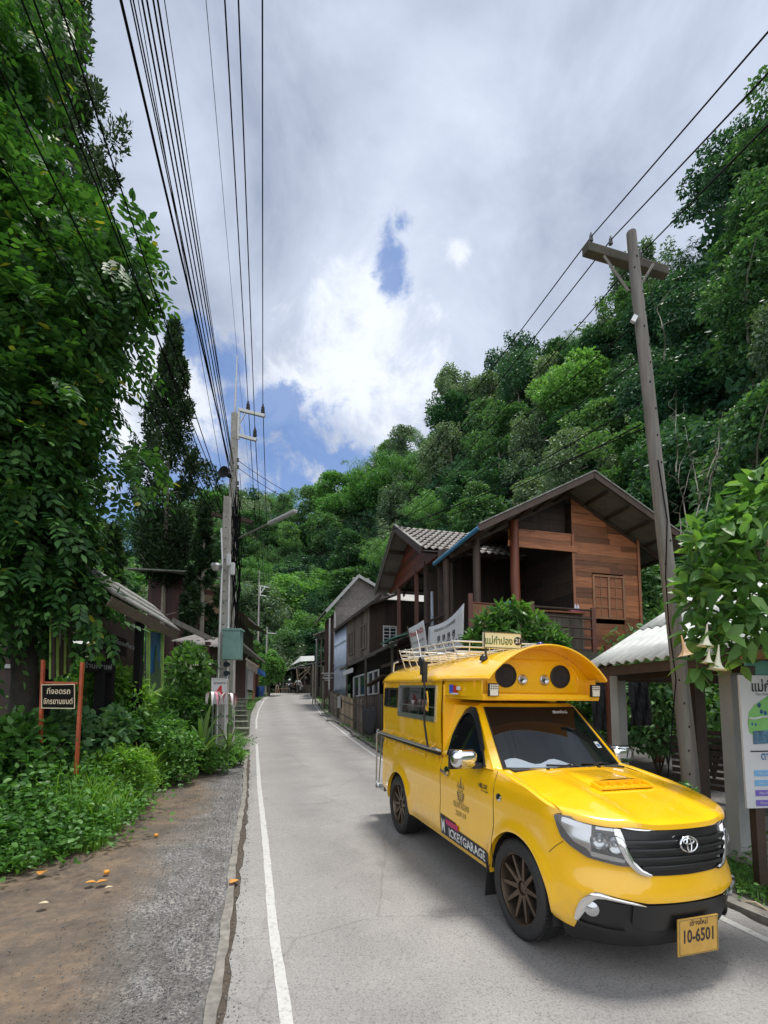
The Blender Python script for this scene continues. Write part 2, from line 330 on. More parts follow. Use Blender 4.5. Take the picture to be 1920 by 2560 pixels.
def single(name,mb,m,label,cat,group=None,**k):
    """a thing that is one mesh, its origin at its base"""
    xs=np.array(mb.v); c=Vector((float(xs[:,0].mean()),float(xs[:,1].mean()),float(xs[:,2].min())))
    mb.v=[tuple(Vector(p)-c) for p in mb.v]; o=mb.build(name,m,None,**k); o.location=c; WM[o.name]=Matrix.Translation(c); tag(o,label,cat,group); return o
def dup(o,loc=None,rot=None,scale=None,label=None,group=None):
    r=o.copy(); col.objects.link(r)
    if loc is not None: r.location=loc
    if rot is not None: r.rotation_euler=rot
    if scale is not None: r.scale=scale
    if label: r['label']=label
    if group: r['group']=group
    for ch in list(o.children):
        c=ch.copy(); col.objects.link(c); c.parent=r
        for g_ in list(ch.children):
            d=g_.copy(); col.objects.link(d); d.parent=c
    return r
def corrug(mb,O,ex,ey,width,length,amp,pitch,rows=1,lap=.012):
    """corrugated sheet: O corner, ex across the waves, ey down the slope"""
    O,ex,ey=Vector(O),Vector(ex).normalized(),Vector(ey).normalized(); n=ex.cross(ey).normalized()
    if n.z<0: n=-n
    k=max(2,int(width/pitch*6))
    for r in range(rows):
        P=[]
        for j in range(2):
            t_=length*(r+j*1.0)/rows; P.append([O+ex*(width*i/k)+ey*t_+n*(amp*math.cos(2*PI*width*i/k/pitch)+ (lap*(1-j)))-n*(lap*.5) for i in range(k+1)])
        mb.grid(P)
    return mb
# ---------------------------------------------------------------- ground
PR=[(-60,-2),(-5,-.2),(0,0),(8,.37),(14.75,.68),(20,.99),(26.5,1.46),(33,1.98),(40,2.58),(45,3.04),(50,3.5),(55,3.75),(62,3.85),(120,6)]
PRx,PRy=zip(*PR)
_ys=np.linspace(-60,120,1801); _zs=np.interp(_ys,PRx,PRy); _k=np.ones(31)/31; _zs=np.convolve(np.pad(_zs,15,mode='edge'),_k,'valid')
def rz(Y): return float(np.interp(Y,_ys,_zs))
def ground(u,v,dz=0):
    d=ray(u,v); Y=1.0
    while Y<90:
        if CZ+d.z*Y<=rz(Y)+dz: break
        Y+=.02
    return Vector((d.x*Y,Y,rz(Y)+dz))
LEDGE=[(-12,2.9),(-3,.75),(0,-.05),(3.28,-.99),(5.58,-1.55),(7.74,-2.07),(13.46,-3.56),(18.5,-4.95),(24,-6.4),(30,-7.95),(39.5,-10.05),(48.1,-11.25),(56,-12.3),(64,-14.5)]
LLINE=[(-12,3.3),(-3,1.13),(0,.33),(3.28,-.60),(4.54,-.97),(6.66,-1.53),(10.48,-2.57),(17.62,-4.44),(26.6,-6.75),(33.2,-8.27),(42.5,-10.14),(48.7,-11.04),(56,-12.0)]
RLINE=[(-12,7.9),(-3,5.4),(0,4.55),(4.28,3.15),(4.9,2.97),(9.5,1.42),(14.32,-.12),(19.1,-1.25),(22.1,-1.92),(25.2,-2.68),(30,-3.75),(36.4,-5.0),(48.1,-7.2),(56,-8.4)]
def xi(tab,Y): return float(np.interp(Y,[a for a,b in tab],[b for a,b in tab]))
HB=[(-180,90),(-100,60),(-60,34),(-40,46),(-25,56),(-10,62),(-3,64),(3,44),(8,33),(14,29),(20,26),(30,22.5),(38,18),(45,15),(60,12),(90,11),(120,30),(180,90)]
HR=[(-180,140),(-100,120),(-60,110),(-37,120),(-20,130),(-8,125),(0,105),(6,88),(20,68),(37,52),(60,45),(90,45),(130,90),(180,140)]
SIL=[(-2400,1500),(-400,1360),(0,1360),(300,1370),(400,1370),(500,1290),(600,1275),(700,1275),(760,1300),(850,1250),(870,1190),(930,1190),(960,1130),(1060,1110),(1080,1070),(1150,970),(1250,930),(1320,860),(1400,840),(1472,795),(1537,740),(1653,635),(1715,600),(1762,595),(1805,540),(1900,290),(2100,120),(2600,-300),(4000,-900)]
def hill(X,Y):
    r=math.hypot(X,Y); th=math.degrees(math.atan2(X,Y)); b=np.interp(th,*zip(*HB)); q=np.interp(th,*zip(*HR))
    if r<=b: return 0.0
    tt=max(-70.,min(70.,th)); u=960+FP*math.tan(R(tt)); v=np.interp(u,*zip(*SIL)); s=ray(u,v).z; Z=CZ+s*q*math.cos(R(tt))-11.0
    k=1.0 if abs(th)<75 else max(.25,1-(abs(th)-75)/60)
    Z=max(3,Z)*k; t_=(r-b)/(q-b)
    h=Z*(min(t_,1)**1.25) - max(0,t_-1)*6
    return h+ (math.sin(X*.31)*math.cos(Y*.27))*1.2*min(1,t_*3)
def gz(X,Y): return rz(Y)+hill(X,Y)-(max(0,Y-62)*(6-3.85)/58 if False else 0)
xs=sorted(set([round(a,3) for a in list(np.arange(-14,14.01,.35))+list(np.arange(-60,61,2.5))+list(np.arange(-150,151,8))]))
ysg=sorted(set([round(a,3) for a in list(np.arange(-6,20,.4))+list(np.arange(-60,90,2.5))+list(np.arange(90,190,6))]))
mb=MB(); P=[]
for Y in ysg:
    row=[]
    for X in xs:
        z=gz(X,Y); le,re=xi(LEDGE,Y),xi(RLINE,Y)+.35
        if le-.02<X<re: z-=.06
        elif X<=le-.02 and Y<22: z+= .02*math.sin(X*2.3)*math.sin(Y*1.7)+ -.02
        elif Y<62: z+=-.03
        row.append((X,Y,z))
    P.append(row)
mb.grid(P); o=mb.build('ground','ground_soil',smooth=True); tag(o,'sloping soil and gravel verges rising into the wooded hills',kind='structure')
# road strip
def strip(name,fa,fb,y0,y1,dz,m,step=.4,skirt=0.0,**kw):
    mb=MB(); P=[]; Y=y0
    while Y<=y1+1e-6:
        a,b=fa(Y),fb(Y); z=rz(Y)+dz; row=[(a,Y,z-skirt)] if skirt else []
        k=6
        row+=[(a+(b-a)*i/k,Y,z) for i in range(k+1)]
        if skirt: row.append((b,Y,z-skirt))
        P.append(row); Y+=step
    mb.grid(P); return mb.build(name,m,**kw)
jit=lambda Y:.018*math.sin(Y*7.3)+.012*math.sin(Y*17.1)
tag(strip('road',lambda Y:xi(LEDGE,Y)+jit(Y)*.8,lambda Y:xi(RLINE,Y)+.26+jit(Y+3),-6,60,0,'road_asphalt',step=.2,skirt=.09,smooth=True,angle=30),'pale grey village road climbing away to the left',kind='structure')
tag(strip('road_line',lambda Y:xi(LLINE,Y)-.042+jit(Y*2)*.15,lambda Y:xi(LLINE,Y)+.042+jit(Y*2+1)*.15,-6,17.9,.004,'road_paint',step=.15,smooth=True),'left white edge line near the verge',kind='structure')
tag(strip('road_line',lambda Y:xi(LLINE,Y)-.045,lambda Y:xi(LLINE,Y)+.045,22.5,52,.004,'road_paint',smooth=True),'left white edge line higher up the road',kind='structure')
tag(strip('road_line',lambda Y:xi(RLINE,Y)-.045,lambda Y:xi(RLINE,Y)+.045,-6,52,.004,'road_paint',smooth=True),'right white edge line',kind='structure')
# kerb: broken concrete edging set back from the asphalt by a dirty gutter gap
def kx(Y): return xi(LEDGE,Y)-.06-.02*math.sin(Y*1.1)
tag(strip('kerb',lambda Y:kx(Y)-.08+jit(Y*.7)*.4,lambda Y:kx(Y)+jit(Y*1.3+5)*.35,-5,15.5,.008,'kerb_concrete',step=.15,skirt=.12,smooth=True,angle=30),'worn concrete edging between gravel verge and road',kind='structure')
tag(strip('kerb',lambda Y:xi(RLINE,Y)+.34+jit(Y)*.8,lambda Y:xi(RLINE,Y)+.60+jit(Y+5),-5,46,.03,'kerb_concrete',step=.3,skirt=.15,smooth=True,angle=30),'rough concrete edging along the right side of the road',kind='structure')

mat('gutter_dirt',(.07,.055,.042),.95,0,.5,30,bump=.6)
tag(strip('gutter',lambda Y:kx(Y)-.01,lambda Y:xi(LEDGE,Y)+.03+jit(Y*3)*.6,-5,15.5,-.012,'gutter_dirt',step=.15),'dark litter filled gutter between kerb and road',kind='structure')
wood('deep_brown_boards',(.06,.022,.012),(.14,.052,.024),.6,grain=(1.5,1.5,16))
mat('vine_bark',(.15,.14,.115),.9,0,.3,9)
# ================================================================ yellow pick-up bus
t=NT('yellow_paint'); v=t.wcoord(); t.set(Base_Color=t.ramp(t.noise(v,2.1,5,.6),[(.3,(.90,.49,.004)),(.7,(.95,.54,.006))]),Roughness=.30,Coat_Weight=1.0,Coat_Roughness=.02)
dz_=t.n('ShaderNodeSeparateXYZ',{0:t.coord()}).outputs[2]; dd_=t.n('ShaderNodeMath',{0:dz_,1:t.n('ShaderNodeMath',{0:t.noise(v,9,6,.7),1:.9},operation='MULTIPLY').outputs[0]},operation='ADD').outputs[0]
t.set(Base_Color=t.mix(t.ramp(dd_,[(.62,(.42,.42,.42)),(1.0,(0,0,0))]),t.ramp(t.noise(v,2.1,5,.6),[(.3,(.90,.49,.004)),(.7,(.95,.54,.006))]),(.30,.22,.13)))
t.set(Roughness=t.n('ShaderNodeMapRange',{'Value':t.noise(v,5,5,.6),'To Min':.18,'To Max':.34}).outputs[0])
mat('chrome',(.78,.79,.80),.07,1.0,0); mat('bronze',(.14,.105,.078),.36,.8,.2,8); mat('trim_black',(.012,.012,.013),.3,0,0,spec=.5); mat('matte_black',(.015,.015,.016),.6,0,.2,9)
mat('reflector',(.55,.57,.60),.12,.9,0); mat('plate_yellow',(.56,.33,.07),.45,0,.12,14); mat('decal_grey',(.20,.16,.07),.5,0,0); mat('decal_silver',(.62,.63,.63),.4,.1,.25,30); mat('magenta',(.45,.02,.12),.5,0,0)
mat('amber',(.55,.12,.01),.2,0,0); mat('purple_lamp',(.04,.02,.20),.2,0,0); mat('sign_cream',(.66,.65,.46),.5,0,.05,4); mat('sign_green',(.06,.13,.03),.5,0,0); mat('led_panel',(.72,.72,.66),.3,0,.1,60)
mat('sky_reflection',(.20,.25,.31),.6,0,.1,5); mat('sticker_blue',(.05,.10,.5),.4,0,0); mat('sticker_red',(.5,.03,.03),.4,0,0); mat('sticker_white',(.7,.7,.7),.4,0,0)
t=NT('lens_glass'); t.set(Base_Color=(1,1,1),Roughness=.03,Transmission_Weight=.92,IOR=1.3,Coat_Weight=.5)
t=NT('tinted_glass'); t.set(Base_Color=(.006,.008,.009),Roughness=.03,Specular_IOR_Level=.5)
truck=thing('pickup_bus','yellow covered pick-up taxi with arched roof hood and numbered sign, driving downhill on the road','pick-up truck',rot=(0,.045,-1.271))
tm=Euler((0,.045,-1.271)).to_matrix(); truck.location=Vector((1.018,7.54,-1.725+CZ))+tm@Vector((0,-.085,0)); WM[truck.name]=Matrix.Translation(truck.location)@tm.to_4x4()
W_=.785; XS=3.36; XN=4.03; NE=2.45; XR=-.74
# plan outline of the body, right rear -> nose -> (mirrored) left rear, as points with arc length
ol=[]; 
for i in range(241): ol.append((XR+(XS-XR)*i/240,-W_))
for i in range(1,121):
    ph=PI/2*i/120; ol.append((XS+(XN-XS)*math.sin(ph)**(2/NE),-W_*max(0,math.cos(ph))**(2/NE)))
sl_=[0]
for a,b in zip(ol,ol[1:]): sl_.append(sl_[-1]+math.hypot(a[0]-b[0],a[1]-b[1]))
SM=sl_[-1]                      # arc length at the centre of the nose
ox=[p[0] for p in ol]; oy=[p[1] for p in ol]
def sX(x): return x-XR if x<=XS else float(np.interp(x,ox[240:],sl_[240:]))
def sY(y): return float(np.interp(-abs(y),oy[240:],sl_[240:]))     # y distance from centre line, on the nose
def base(s):
    m=1
    if s>SM: s=2*SM-s; m=-1
    x=float(np.interp(s,sl_,ox)); y=float(np.interp(s,sl_,oy)); e=.02
    x2=float(np.interp(s+e,sl_,ox)) if s+e<SM else XN; y2=float(np.interp(s+e,sl_,oy)) if s+e<SM else 0+.02*0
    x1=float(np.interp(s-e,sl_,ox)) if s>e else XR-.02; y1=float(np.interp(s-e,sl_,oy)) if s>e else -W_
    if s+e>=SM: x2,y2=x,y+e
    d=Vector((x2-x1,y2-y1,0)).normalized(); n=Vector((d.y,-d.x,0))
    return x,y*m,Vector((n.x,n.y*m,0)),(x,y)
offS=[(.20,-.07),(.33,-.035),(.42,-.012),(.60,0),(.78,-.006),(.95,0.0),(1.06,.0),(1.15,-.010),(1.22,-.03),(1.30,-.06)]
offF=[(.20,-.12),(.27,-.06),(.34,-.02),(.45,.0),(.54,.016),(.60,.024),(.66,.012),(.72,-.004),(.76,-.014),(.84,-.024),(.95,-.036),(1.05,-.058),(1.12,-.10),(1.2,-.2)]
def offs(s,z):
    if s>SM: s=2*SM-s
    a=np.interp(z,*zip(*offS)); b=np.interp(z,*zip(*offF)); k=min(1,max(0,(s-sX(3.45))/(sX(3.86)-sX(3.45)))); k=k*k*(3-2*k)
    o=a*(1-k)+b*k; x=np.interp(s,sl_,ox)
    for cx in (0,3.085):                                   # flared arches
        d=abs(math.hypot(x-cx,z-.36)-.46) if z>.33 else 9
        if s<sX(3.7): o+=.020*math.exp(-(d/.07)**2)
    return o
def S(s,z,off=0):
    x,y,n,_=base(s); p=n*(offs(s,z)+off); return Vector((x+p.x,y+p.y,z))
AR=.455
def ztop(s):
    if s>SM: s=2*SM-s
    x=np.interp(s,sl_,ox); y=np.interp(s,sl_,oy)
    return float(np.interp(s,[0,sX(1.48),sX(1.5),sX(2.66),sX(2.8),sX(3.2),sX(3.55),sX(3.8),SM],[1.235,1.235,1.275,1.275,1.265,1.21,1.135,1.095,1.105]))
def zbot(s):
    if s>SM: s=2*SM-s
    x=float(np.interp(s,sl_,ox)); z=float(np.interp(s,[0,sX(-.5),sX(-.45),sX(.5),sX(3.5),sY(.745),sY(.715),sY(.63),sY(.59),sY(.33),SM],[.50,.44,.36,.335,.335,.318,.312,.595,.618,.568,.563]))
    for cx in (0,3.085):
        if abs(x-cx)<AR and s<sY(.77): z=max(z,.36+math.sqrt(max(0,AR*AR-(x-cx)**2)))
    return z
ss=set()
for c_ in (0,3.085):
    for i in range(33): ss.add(round(sX(c_-AR*math.cos(PI*i/32)),4))
for i in range(61): ss.add(round(sX(.5+(2.6-.5)*i/60),4)) if i%2 else None
for x in (-.74,-.7,-.6,-.5,.48,.55): ss.add(round(sX(x),4))
for i in range(70): ss.add(round(sX(3.545)+(SM-sX(3.545))*i/69,4))
ss=sorted(ss); ss=[s for i,s in enumerate(ss) if i==0 or s-ss[i-1]>.002]
full=ss+[2*SM-s for s in ss[::-1][1:]]
b=MB(); P=[]
NZ=22
for s in full:
    z0,z1=zbot(s),ztop(s); x,y,n,_=base(s)
    row=[S(s,z0)-n*.05+Vector((0,0,.004)),S(s,z0)]+[S(s,z0+(z1-z0)*k/NZ) for k in range(1,NZ+1)]
    q=row[-1]; row+=[q-n*.014+Vector((0,0,.010)),q-n*.034+Vector((0,0,.014)),q-n*.07+Vector((0,0,.000))]
    P.append(row)
b.grid(P)
# tail panel and bed top rail
b.box((-.745,0,.86),(.03,1.50,.74))
body=b.build('body','yellow_paint',truck,local=True,smooth=True,merge=True,angle=38)
# bonnet
def zh(x,y):
    z=float(np.interp(x,[2.5,2.66,3.0,3.4,3.7,3.9,4.0],[1.315,1.300,1.265,1.215,1.165,1.125,1.108]))
    q=abs(y)/W_; z-=.045*q**3
    r=abs(abs(y)-.40)                          # pressed ridges either side of the centre
    z+=.014*math.exp(-(r/.09)**2)*min(1,max(0,(x-2.7)*1.2))
    return z
hb=MB(); P=[]
for i in range(31):
    row=[]
    for j in range(41):
        y=(-1+2*j/40)*.735; xf=float(np.interp(-abs(y),oy[240:],ox[240:]))-.046 -.03*(abs(y)/.735)**4
        x0=2.60+.0*abs(y); k=i/30; x=x0+(xf-x0)*k; z=zh(x,y)
        if k>.93: z-=.006*((k-.93)/.07)**2
        row.append((x,y,z))
    P.append(row)
    if i==30: P.append([(a+.030,c,z-.016) for a,c,z in row]); P.append([(a+.036,c,z-.05) for a,c,z in row])
hb.grid(P); bon=hb.build('bonnet','yellow_paint',truck,local=True,smooth=True,angle=50)
sm_=MB()
for sg in (-1,1):   # shut lines
    sm_.tube([Vector((x,sg*(.737 if x<3.35 else .737),zh(min(x,3.9),.737)+.000)) for x in np.linspace(2.66,3.44,14)],.003,5)
    for k in (0,):
        sm_.tube([S(sX(2.705)if sg<0 else 2*SM-sX(2.705),z,.0005) for z in np.linspace(.38,1.27,12)],.0035,5)
        sm_.tube([S(sX(1.50)if sg<0 else 2*SM-sX(1.50),z,.0005) for z in np.linspace(.38,1.27,12)],.0035,5)
        sm_.tube([S(sX(x) if sg<0 else 2*SM-sX(x),z,.0005) for x,z in [(3.52,.80),(3.58,.86),(3.64,.91)]],.003,5)
    sm_.tube([S(sX(x)if sg<0 else 2*SM-sX(x),.405,.0005) for x in np.linspace(1.5,2.66,8)],.003,5)
sm_.build('panel_gap','matte_black',body,local=True)
# air scoop
sb=MB(); cx,cy=3.28,.05
P=[]
for i in range(9):
    k=i/8; x=cx-.40+.44*k; w=.27-.05*(1-k); row=[]
    for j in range(13):
        q=-1+j/6; y=cy+q*w; hgt=.052*k**1.1*(1-abs(q)**6) if k>0 else 0; row.append((x,y,zh(x,y)+.002+hgt))
    P.append(row)
sb.grid(P)
x1=cx+.04; 
sb.box((x1+.06,cy,zh(x1+.05,cy)+.006),(.12,.52,.012))
for sg in(-1,1): sb.beam((x1,cy+sg*.262,zh(x1,cy)+.02),(x1+.11,cy+sg*.262,zh(x1+.1,cy)+.006),.02,.035)
scoop=sb.build('air_scoop','yellow_paint',bon,local=True,smooth=True,angle=35)
sb=MB(); sb.box((x1-.004,cy,zh(x1,cy)+.024),(.006,.49,.042)); sb.build('scoop_mouth','yellow_paint',bon,local=True)
for k in range(5): sb=MB(); sb.box((x1+.03,cy-.18+.09*k,zh(x1+.02,cy)+.018),(.05,.008,.026)); sb.build('scoop_vane','yellow_paint',bon,local=True)
for y in (-.27,.30):
    sb=MB(); sb.box((2.80,y,zh(2.8,y)+.008),(.03,.022,.014)); sb.build('washer_nozzle','matte_black',bon,local=True,bevel=.003)
# patches on the body surface ------------------------------------------------
def patch(ctl,off,name,m,parent=truck,n=24,k=8,thick=.02,mirror=False,bulge=0,rim=None,**kw):
    """ctl: list of (s,zlo,zhi) along the body surface"""
    mb=MB(); s0,s1=ctl[0][0],ctl[-1][0]; P=[]
    for i in range(n+1):
        s=s0+(s1-s0)*i/n; lo=np.interp(s,[c[0] for c in ctl],[c[1] for c in ctl]); hi=np.interp(s,[c[0] for c in ctl],[c[2] for c in ctl]); row=[]
        for j in range(k+1):
            z=lo+(hi-lo)*j/k; bu=bulge*(1-(2*j/k-1)**2)*(1-(2*i/n-1)**4); row.append(S(2*SM-s if mirror else s,z,off+bu))
        P.append(row)
    mb.grid(P)
    if thick:
        inner=[[S(2*SM-(s0+(s1-s0)*i/n) if mirror else s0+(s1-s0)*i/n, np.interp(s0+(s1-s0)*i/n,[c[0] for c in ctl],[c[e] for c in ctl]),off-thick) for i in range(n+1)] for e in (1,2)]
        mb.grid([[P[i][0] for i in range(n+1)],inner[0]]); mb.grid([[P[i][-1] for i in range(n+1)],inner[1]])
        for e in (0,-1):
            mb.grid([P[e],[S(2*SM-(s0 if e==0 else s1) if mirror else (s0 if e==0 else s1),(np.interp(s0 if e==0 else s1,[c[0] for c in ctl],[c[1] for c in ctl])*(1-j/k)+np.interp(s0 if e==0 else s1,[c[0] for c in ctl],[c[2] for c in ctl])*j/k),off-thick) for j in range(k+1)]])
    return mb.build(name,m,parent,local=True,smooth=True,merge=True,angle=40,**kw)
def edge(pts,r,mirror=False,off=0):
    return [S(2*SM-s if mirror else s,z,off) for s,z in pts]
def lerp_pts(pts,n=10):
    o=[]
    for a,b_ in zip(pts,pts[1:]):
        for i in range(n): o.append((a[0]+(b_[0]-a[0])*i/n,a[1]+(b_[1]-a[1])*i/n))
    return o+[pts[-1]]
def sy(y): return sY(y) if y<=0 else 2*SM-sY(y)
for mir in (False,True):
    HL=[(sX(3.585),1.085,1.098),(sX(3.64),.955,1.103),(sX(3.70),.905,1.104),(sY(.655),.845,1.10),(sY(.56),.825,1.092),(sY(.50),.815,1.08),(sY(.46),.812,.97),(sY(.435),.815,.86)]
    hl=patch(HL,.003,'headlight','trim_black',mirror=mir,thick=.05)
    # reflector bowls
    for yy,zz,rr in ((.60,.965,.062),(.515,.945,.07)):
        s=sY(yy); s=2*SM-s if mir else s; x,y,n,_=base(s); c=S(s,zz,.034); mb=MB(); q=n.to_track_quat('Z','Y').to_matrix()
        prof=[(rr,0.0),(rr*.8,-.012),(rr*.4,-.022),(.001,-.026)]; P=[]
        for r_,h_ in prof: P.append([c+q@Vector((r_*math.cos(2*PI*k/20),r_*math.sin(2*PI*k/20)*.95,h_-.004)) for k in range(21)])
        mb.grid(P); mb.sphere(c-n*.012,.016,8,6); mb.build('reflector','reflector',hl,local=True,smooth=True)
    A=[(s,lo+.012 if i else lo,hi-.012 if i else hi) for i,(s,lo,hi) in enumerate(HL)]
    patch([(sX(3.63),1.03,1.085),(sX(3.72),.93,1.085),(sY(.66),.90,1.08),(sY(.64),.865,1.075)],.010,'reflector','reflector',hl,mirror=mir,thick=0,n=14)
    patch([(sY(.62),1.035,1.082),(sY(.52),1.03,1.07),(sY(.485),1.02,1.05)],.012,'reflector','reflector',hl,mirror=mir,thick=0,n=10,k=2)
    patch([(sY(.64),.852,.885),(sY(.52),.835,.865),(sY(.46),.83,.85)],.012,'reflector','reflector',hl,mirror=mir,thick=0,n=10,k=2)
    patch(HL,.036,'lens','lens_glass',hl,mirror=mir,thick=.034,bulge=.004)
    mb=MB(); mb.tube(edge(lerp_pts([(s,lo) for s,lo,hi in HL]+[(s,hi) for s,lo,hi in HL[::-1]],4),0,mir,.006),.0055,5,closed=True); mb.build('seal','matte_black',hl,local=True)
# grille: upper glossy black bar, slats, chrome surround, emblem
g_=patch([(sy(-.50),1.02,1.085),(sy(-.47),.90,1.09),(sy(-.40),.775,1.098),(sy(-.28),.748,1.100),(sy(0),.742,1.100),(sy(.28),.748,1.100),(sy(.40),.775,1.098),(sy(.47),.90,1.09),(sy(.50),1.02,1.085)],.012,'grille','trim_black',thick=.05,n=40)
for k,zz in enumerate((.80,.855,.912,.968)):
    hw=.455-.02*(3-k)-(.04 if k==0 else 0); patch([(sy(-hw),zz-.012,zz+.016),(sy(hw),zz-.012,zz+.016)],.034,'grille_slat','trim_black',g_,thick=.03,n=24,k=3,bulge=.004)
ribs=[]
for mir in (False,True):
    ribs.append(mir)
def ribbon(path,off,name,m,parent,mirror=False,raise_=.012):
    n=10*(len(path)-1); ts=np.linspace(0,len(path)-1,n+1); P=[]
    def ev(t_):
        i=int(min(len(path)-2,t_)); f=t_-i; a,b_=path[i],path[i+1]; p0=path[max(0,i-1)]; p3=path[min(len(path)-1,i+2)]
        return [.5*((2*a[c])+(-p0[c]+b_[c])*f+(2*p0[c]-5*a[c]+4*b_[c]-p3[c])*f*f+(-p0[c]+3*a[c]-3*b_[c]+p3[c])*f**3) for c in range(3)]
    c_=[ev(t_) for t_ in ts]; 
    for i,(y,z,w_) in enumerate(c_):
        y2,z2,_=c_[min(n,i+1)]; y1,z1,_=c_[max(0,i-1)]; ds=-(y2-y1); dz=z2-z1; l=math.hypot(ds,dz) or 1; nx,nz=-dz/l,ds/l; row=[]
        for q in (-1,-.8,-.3,.3,.8,1):
            s=sY(y)+nx*w_/2*q; row.append(S(2*SM-s if mirror else s,z+nz*w_/2*q,off+raise_*(1-q*q)**.5 if abs(q)<1 else off-.02))
        P.append(row)
    mb=MB(); mb.grid(P); return mb.build(name,m,parent,local=True,smooth=True,angle=50)
def ring(mb,s0,z0,a,b_,r,off,n=32,a0=0,a1=2*PI):
    mb.tube([S(s0+a*math.cos(a0+(a1-a0)*k/n),z0+b_*math.sin(a0+(a1-a0)*k/n),off) for k in range(n)],r,7,closed=True)
for mir in ribs:
    ribbon([(.51,1.10,.02),(.495,1.02,.065),(.465,.92,.06),(.425,.84,.055),(.37,.782,.045),(.30,.757,.022)],.026,'chrome_surround','chrome',g_,mir)
    ribbon([(.235,1.058,.012),(.29,1.067,.045),(.39,1.074,.052),(.505,1.082,.034)],.030,'chrome_surround','chrome',g_,mir)
mb=MB(); e0=sy(.0); ez=.955; ring(mb,e0,ez,.073,.052,.0065,.055); ring(mb,e0,ez+.019,.047,.018,.0055,.056); ring(mb,e0,ez-.002,.018,.048,.0055,.057); mb.build('emblem','chrome',g_,local=True,smooth=True)
# front bumper lower part
zb=lambda s:zbot(s)
ctl=[(s,.205,zbot(s)+.004) for s in [sX(3.60)]+[sY(y) for y in (.77,.755,.745,.73,.715,.70,.68,.66,.64,.63,.61,.59,.5,.42,.33,.2,.1)]+[SM]]
ctl[0]=(ctl[0][0],.27,.33); ctl[1]=(ctl[1][0],.225,.33)
ctl=ctl+[(2*SM-s,a,c) for s,a,c in ctl[::-1][1:]]
bp=patch(ctl,-.018,'lower_bumper','matte_black',thick=.06,n=110,k=10)
patch([(sy(-.42),.42,.555),(sy(-.34),.37,.552),(sy(.34),.37,.552),(sy(.42),.42,.555)],.002,'bumper_insert','trim_black',bp,thick=.03,n=24)
for mir in (False,True):
    ribbon([(.700,.385,.035),(.683,.46,.065),(.658,.54,.068),(.615,.595,.052),(.54,.588,.034),(.43,.570,.024),(.345,.553,.008)],.006,'fog_surround','chrome',bp,mir,.014)
    patch([(sY(.70),.36,.385),(sY(.66),.352,.376),(sY(.55),.352,.366),(sY(.46),.362,.364)],.006,'bumper_blade','trim_black',bp,mirror=mir,thick=.03,n=12,k=2)
    patch([(sY(.69),.40,.47),(sY(.65),.39,.565),(sY(.60),.39,.57),(sY(.46),.42,.548)],-.008,'fog_recess','trim_black',bp,mirror=mir,thick=.01,n=16)
    s=sY(.635); s=2*SM-s if mir else s; x,y,n,_=base(s); c=S(s,.495,.0); q=n.to_track_quat('Z','Y').to_matrix(); mb=MB()
    P=[[c+q@Vector((r_*math.cos(2*PI*k/24),r_*math.sin(2*PI*k/24),h_)) for k in range(25)] for r_,h_ in ((.05,-.01),(.05,.012),(.042,.014),(.03,.020),(.012,.024),(.0005,.025))]
    mb.grid(P); mb.build('fog_lamp','reflector',bp,local=True,smooth=True,angle=50)
# number plate
pl=MB(); pc=Vector((4.06,.055,.33)); pl.box(pc,(.012,.36,.25))
plate=pl.build('number_plate','plate_yellow',truck,local=True,bevel=.003)
def pf(x,y,z): return Vector((pc.x+.0065+z,pc.y+x,pc.z+y))
mb=MB(); mb.text('10-6501',pf,.125,bold=.018,xs=.72); 
mb.text('เชียงใหม่',lambda x,y,z:pf(x,y+.088,z),.048,bold=.01)
mb.build('plate_lettering','ink_black',plate,local=True)
mb=MB()
for a,c in (((-.17,-.117),(.17,-.117)),((.17,-.117),(.17,.117)),((.17,.117),(-.17,.117)),((-.17,.117),(-.17,-.117))): mb.beam(pf(*a,.001),pf(*c,.001),.004,.003)
mb.build('plate_edge','decal_grey',plate,local=True)
# wheel wells, underside
for cx in (0,3.085):
    for sg in (-1,1):
        mb=MB(); P=[]
        for i in range(21):
            a=PI*i/20; P.append([Vector((cx+math.cos(a)*(AR+.0),sg*yy,.36+math.sin(a)*AR)) for yy in (W_-.03,W_-.42)])
        P=[[Vector((cx+AR,sg*(W_-.03),.25)),Vector((cx+AR,sg*(W_-.42),.25))]]+P+[[Vector((cx-AR,sg*(W_-.03),.25)),Vector((cx-AR,sg*(W_-.42),.25))]]; mb.grid(P)
        mb.box((cx,sg*(W_-.43),.55),(AR*2,.01,.6)); mb.build('wheel_well','matte_black',truck,local=True)
mb=MB(); mb.box((1.55,0,.42),(2.1,1.44,.12)); mb.box((1.6,0,.36),(4.2,.62,.16)); mb.box((3.6,0,.34),(.3,.9,.12)); mb.beam((-.75,-.35,.42),(3.6,-.35,.42),.08,.12); mb.beam((0,-.7,.36),(0,.7,.36),.10,.10); mb.beam((3.085,-.7,.36),(3.085,.7,.36),.08,.08); mb.box((-.4,0,.55),(.6,1.3,.08))
mb.build('chassis','matte_black',truck,local=True)
for sg in (-1,1):
    mb=MB(); mb.box((2.60,sg*.70,.27),(.012,.20,.32),Euler((0,.1,0)).to_matrix()); mb.build('mud_flap','matte_black',truck,local=True)
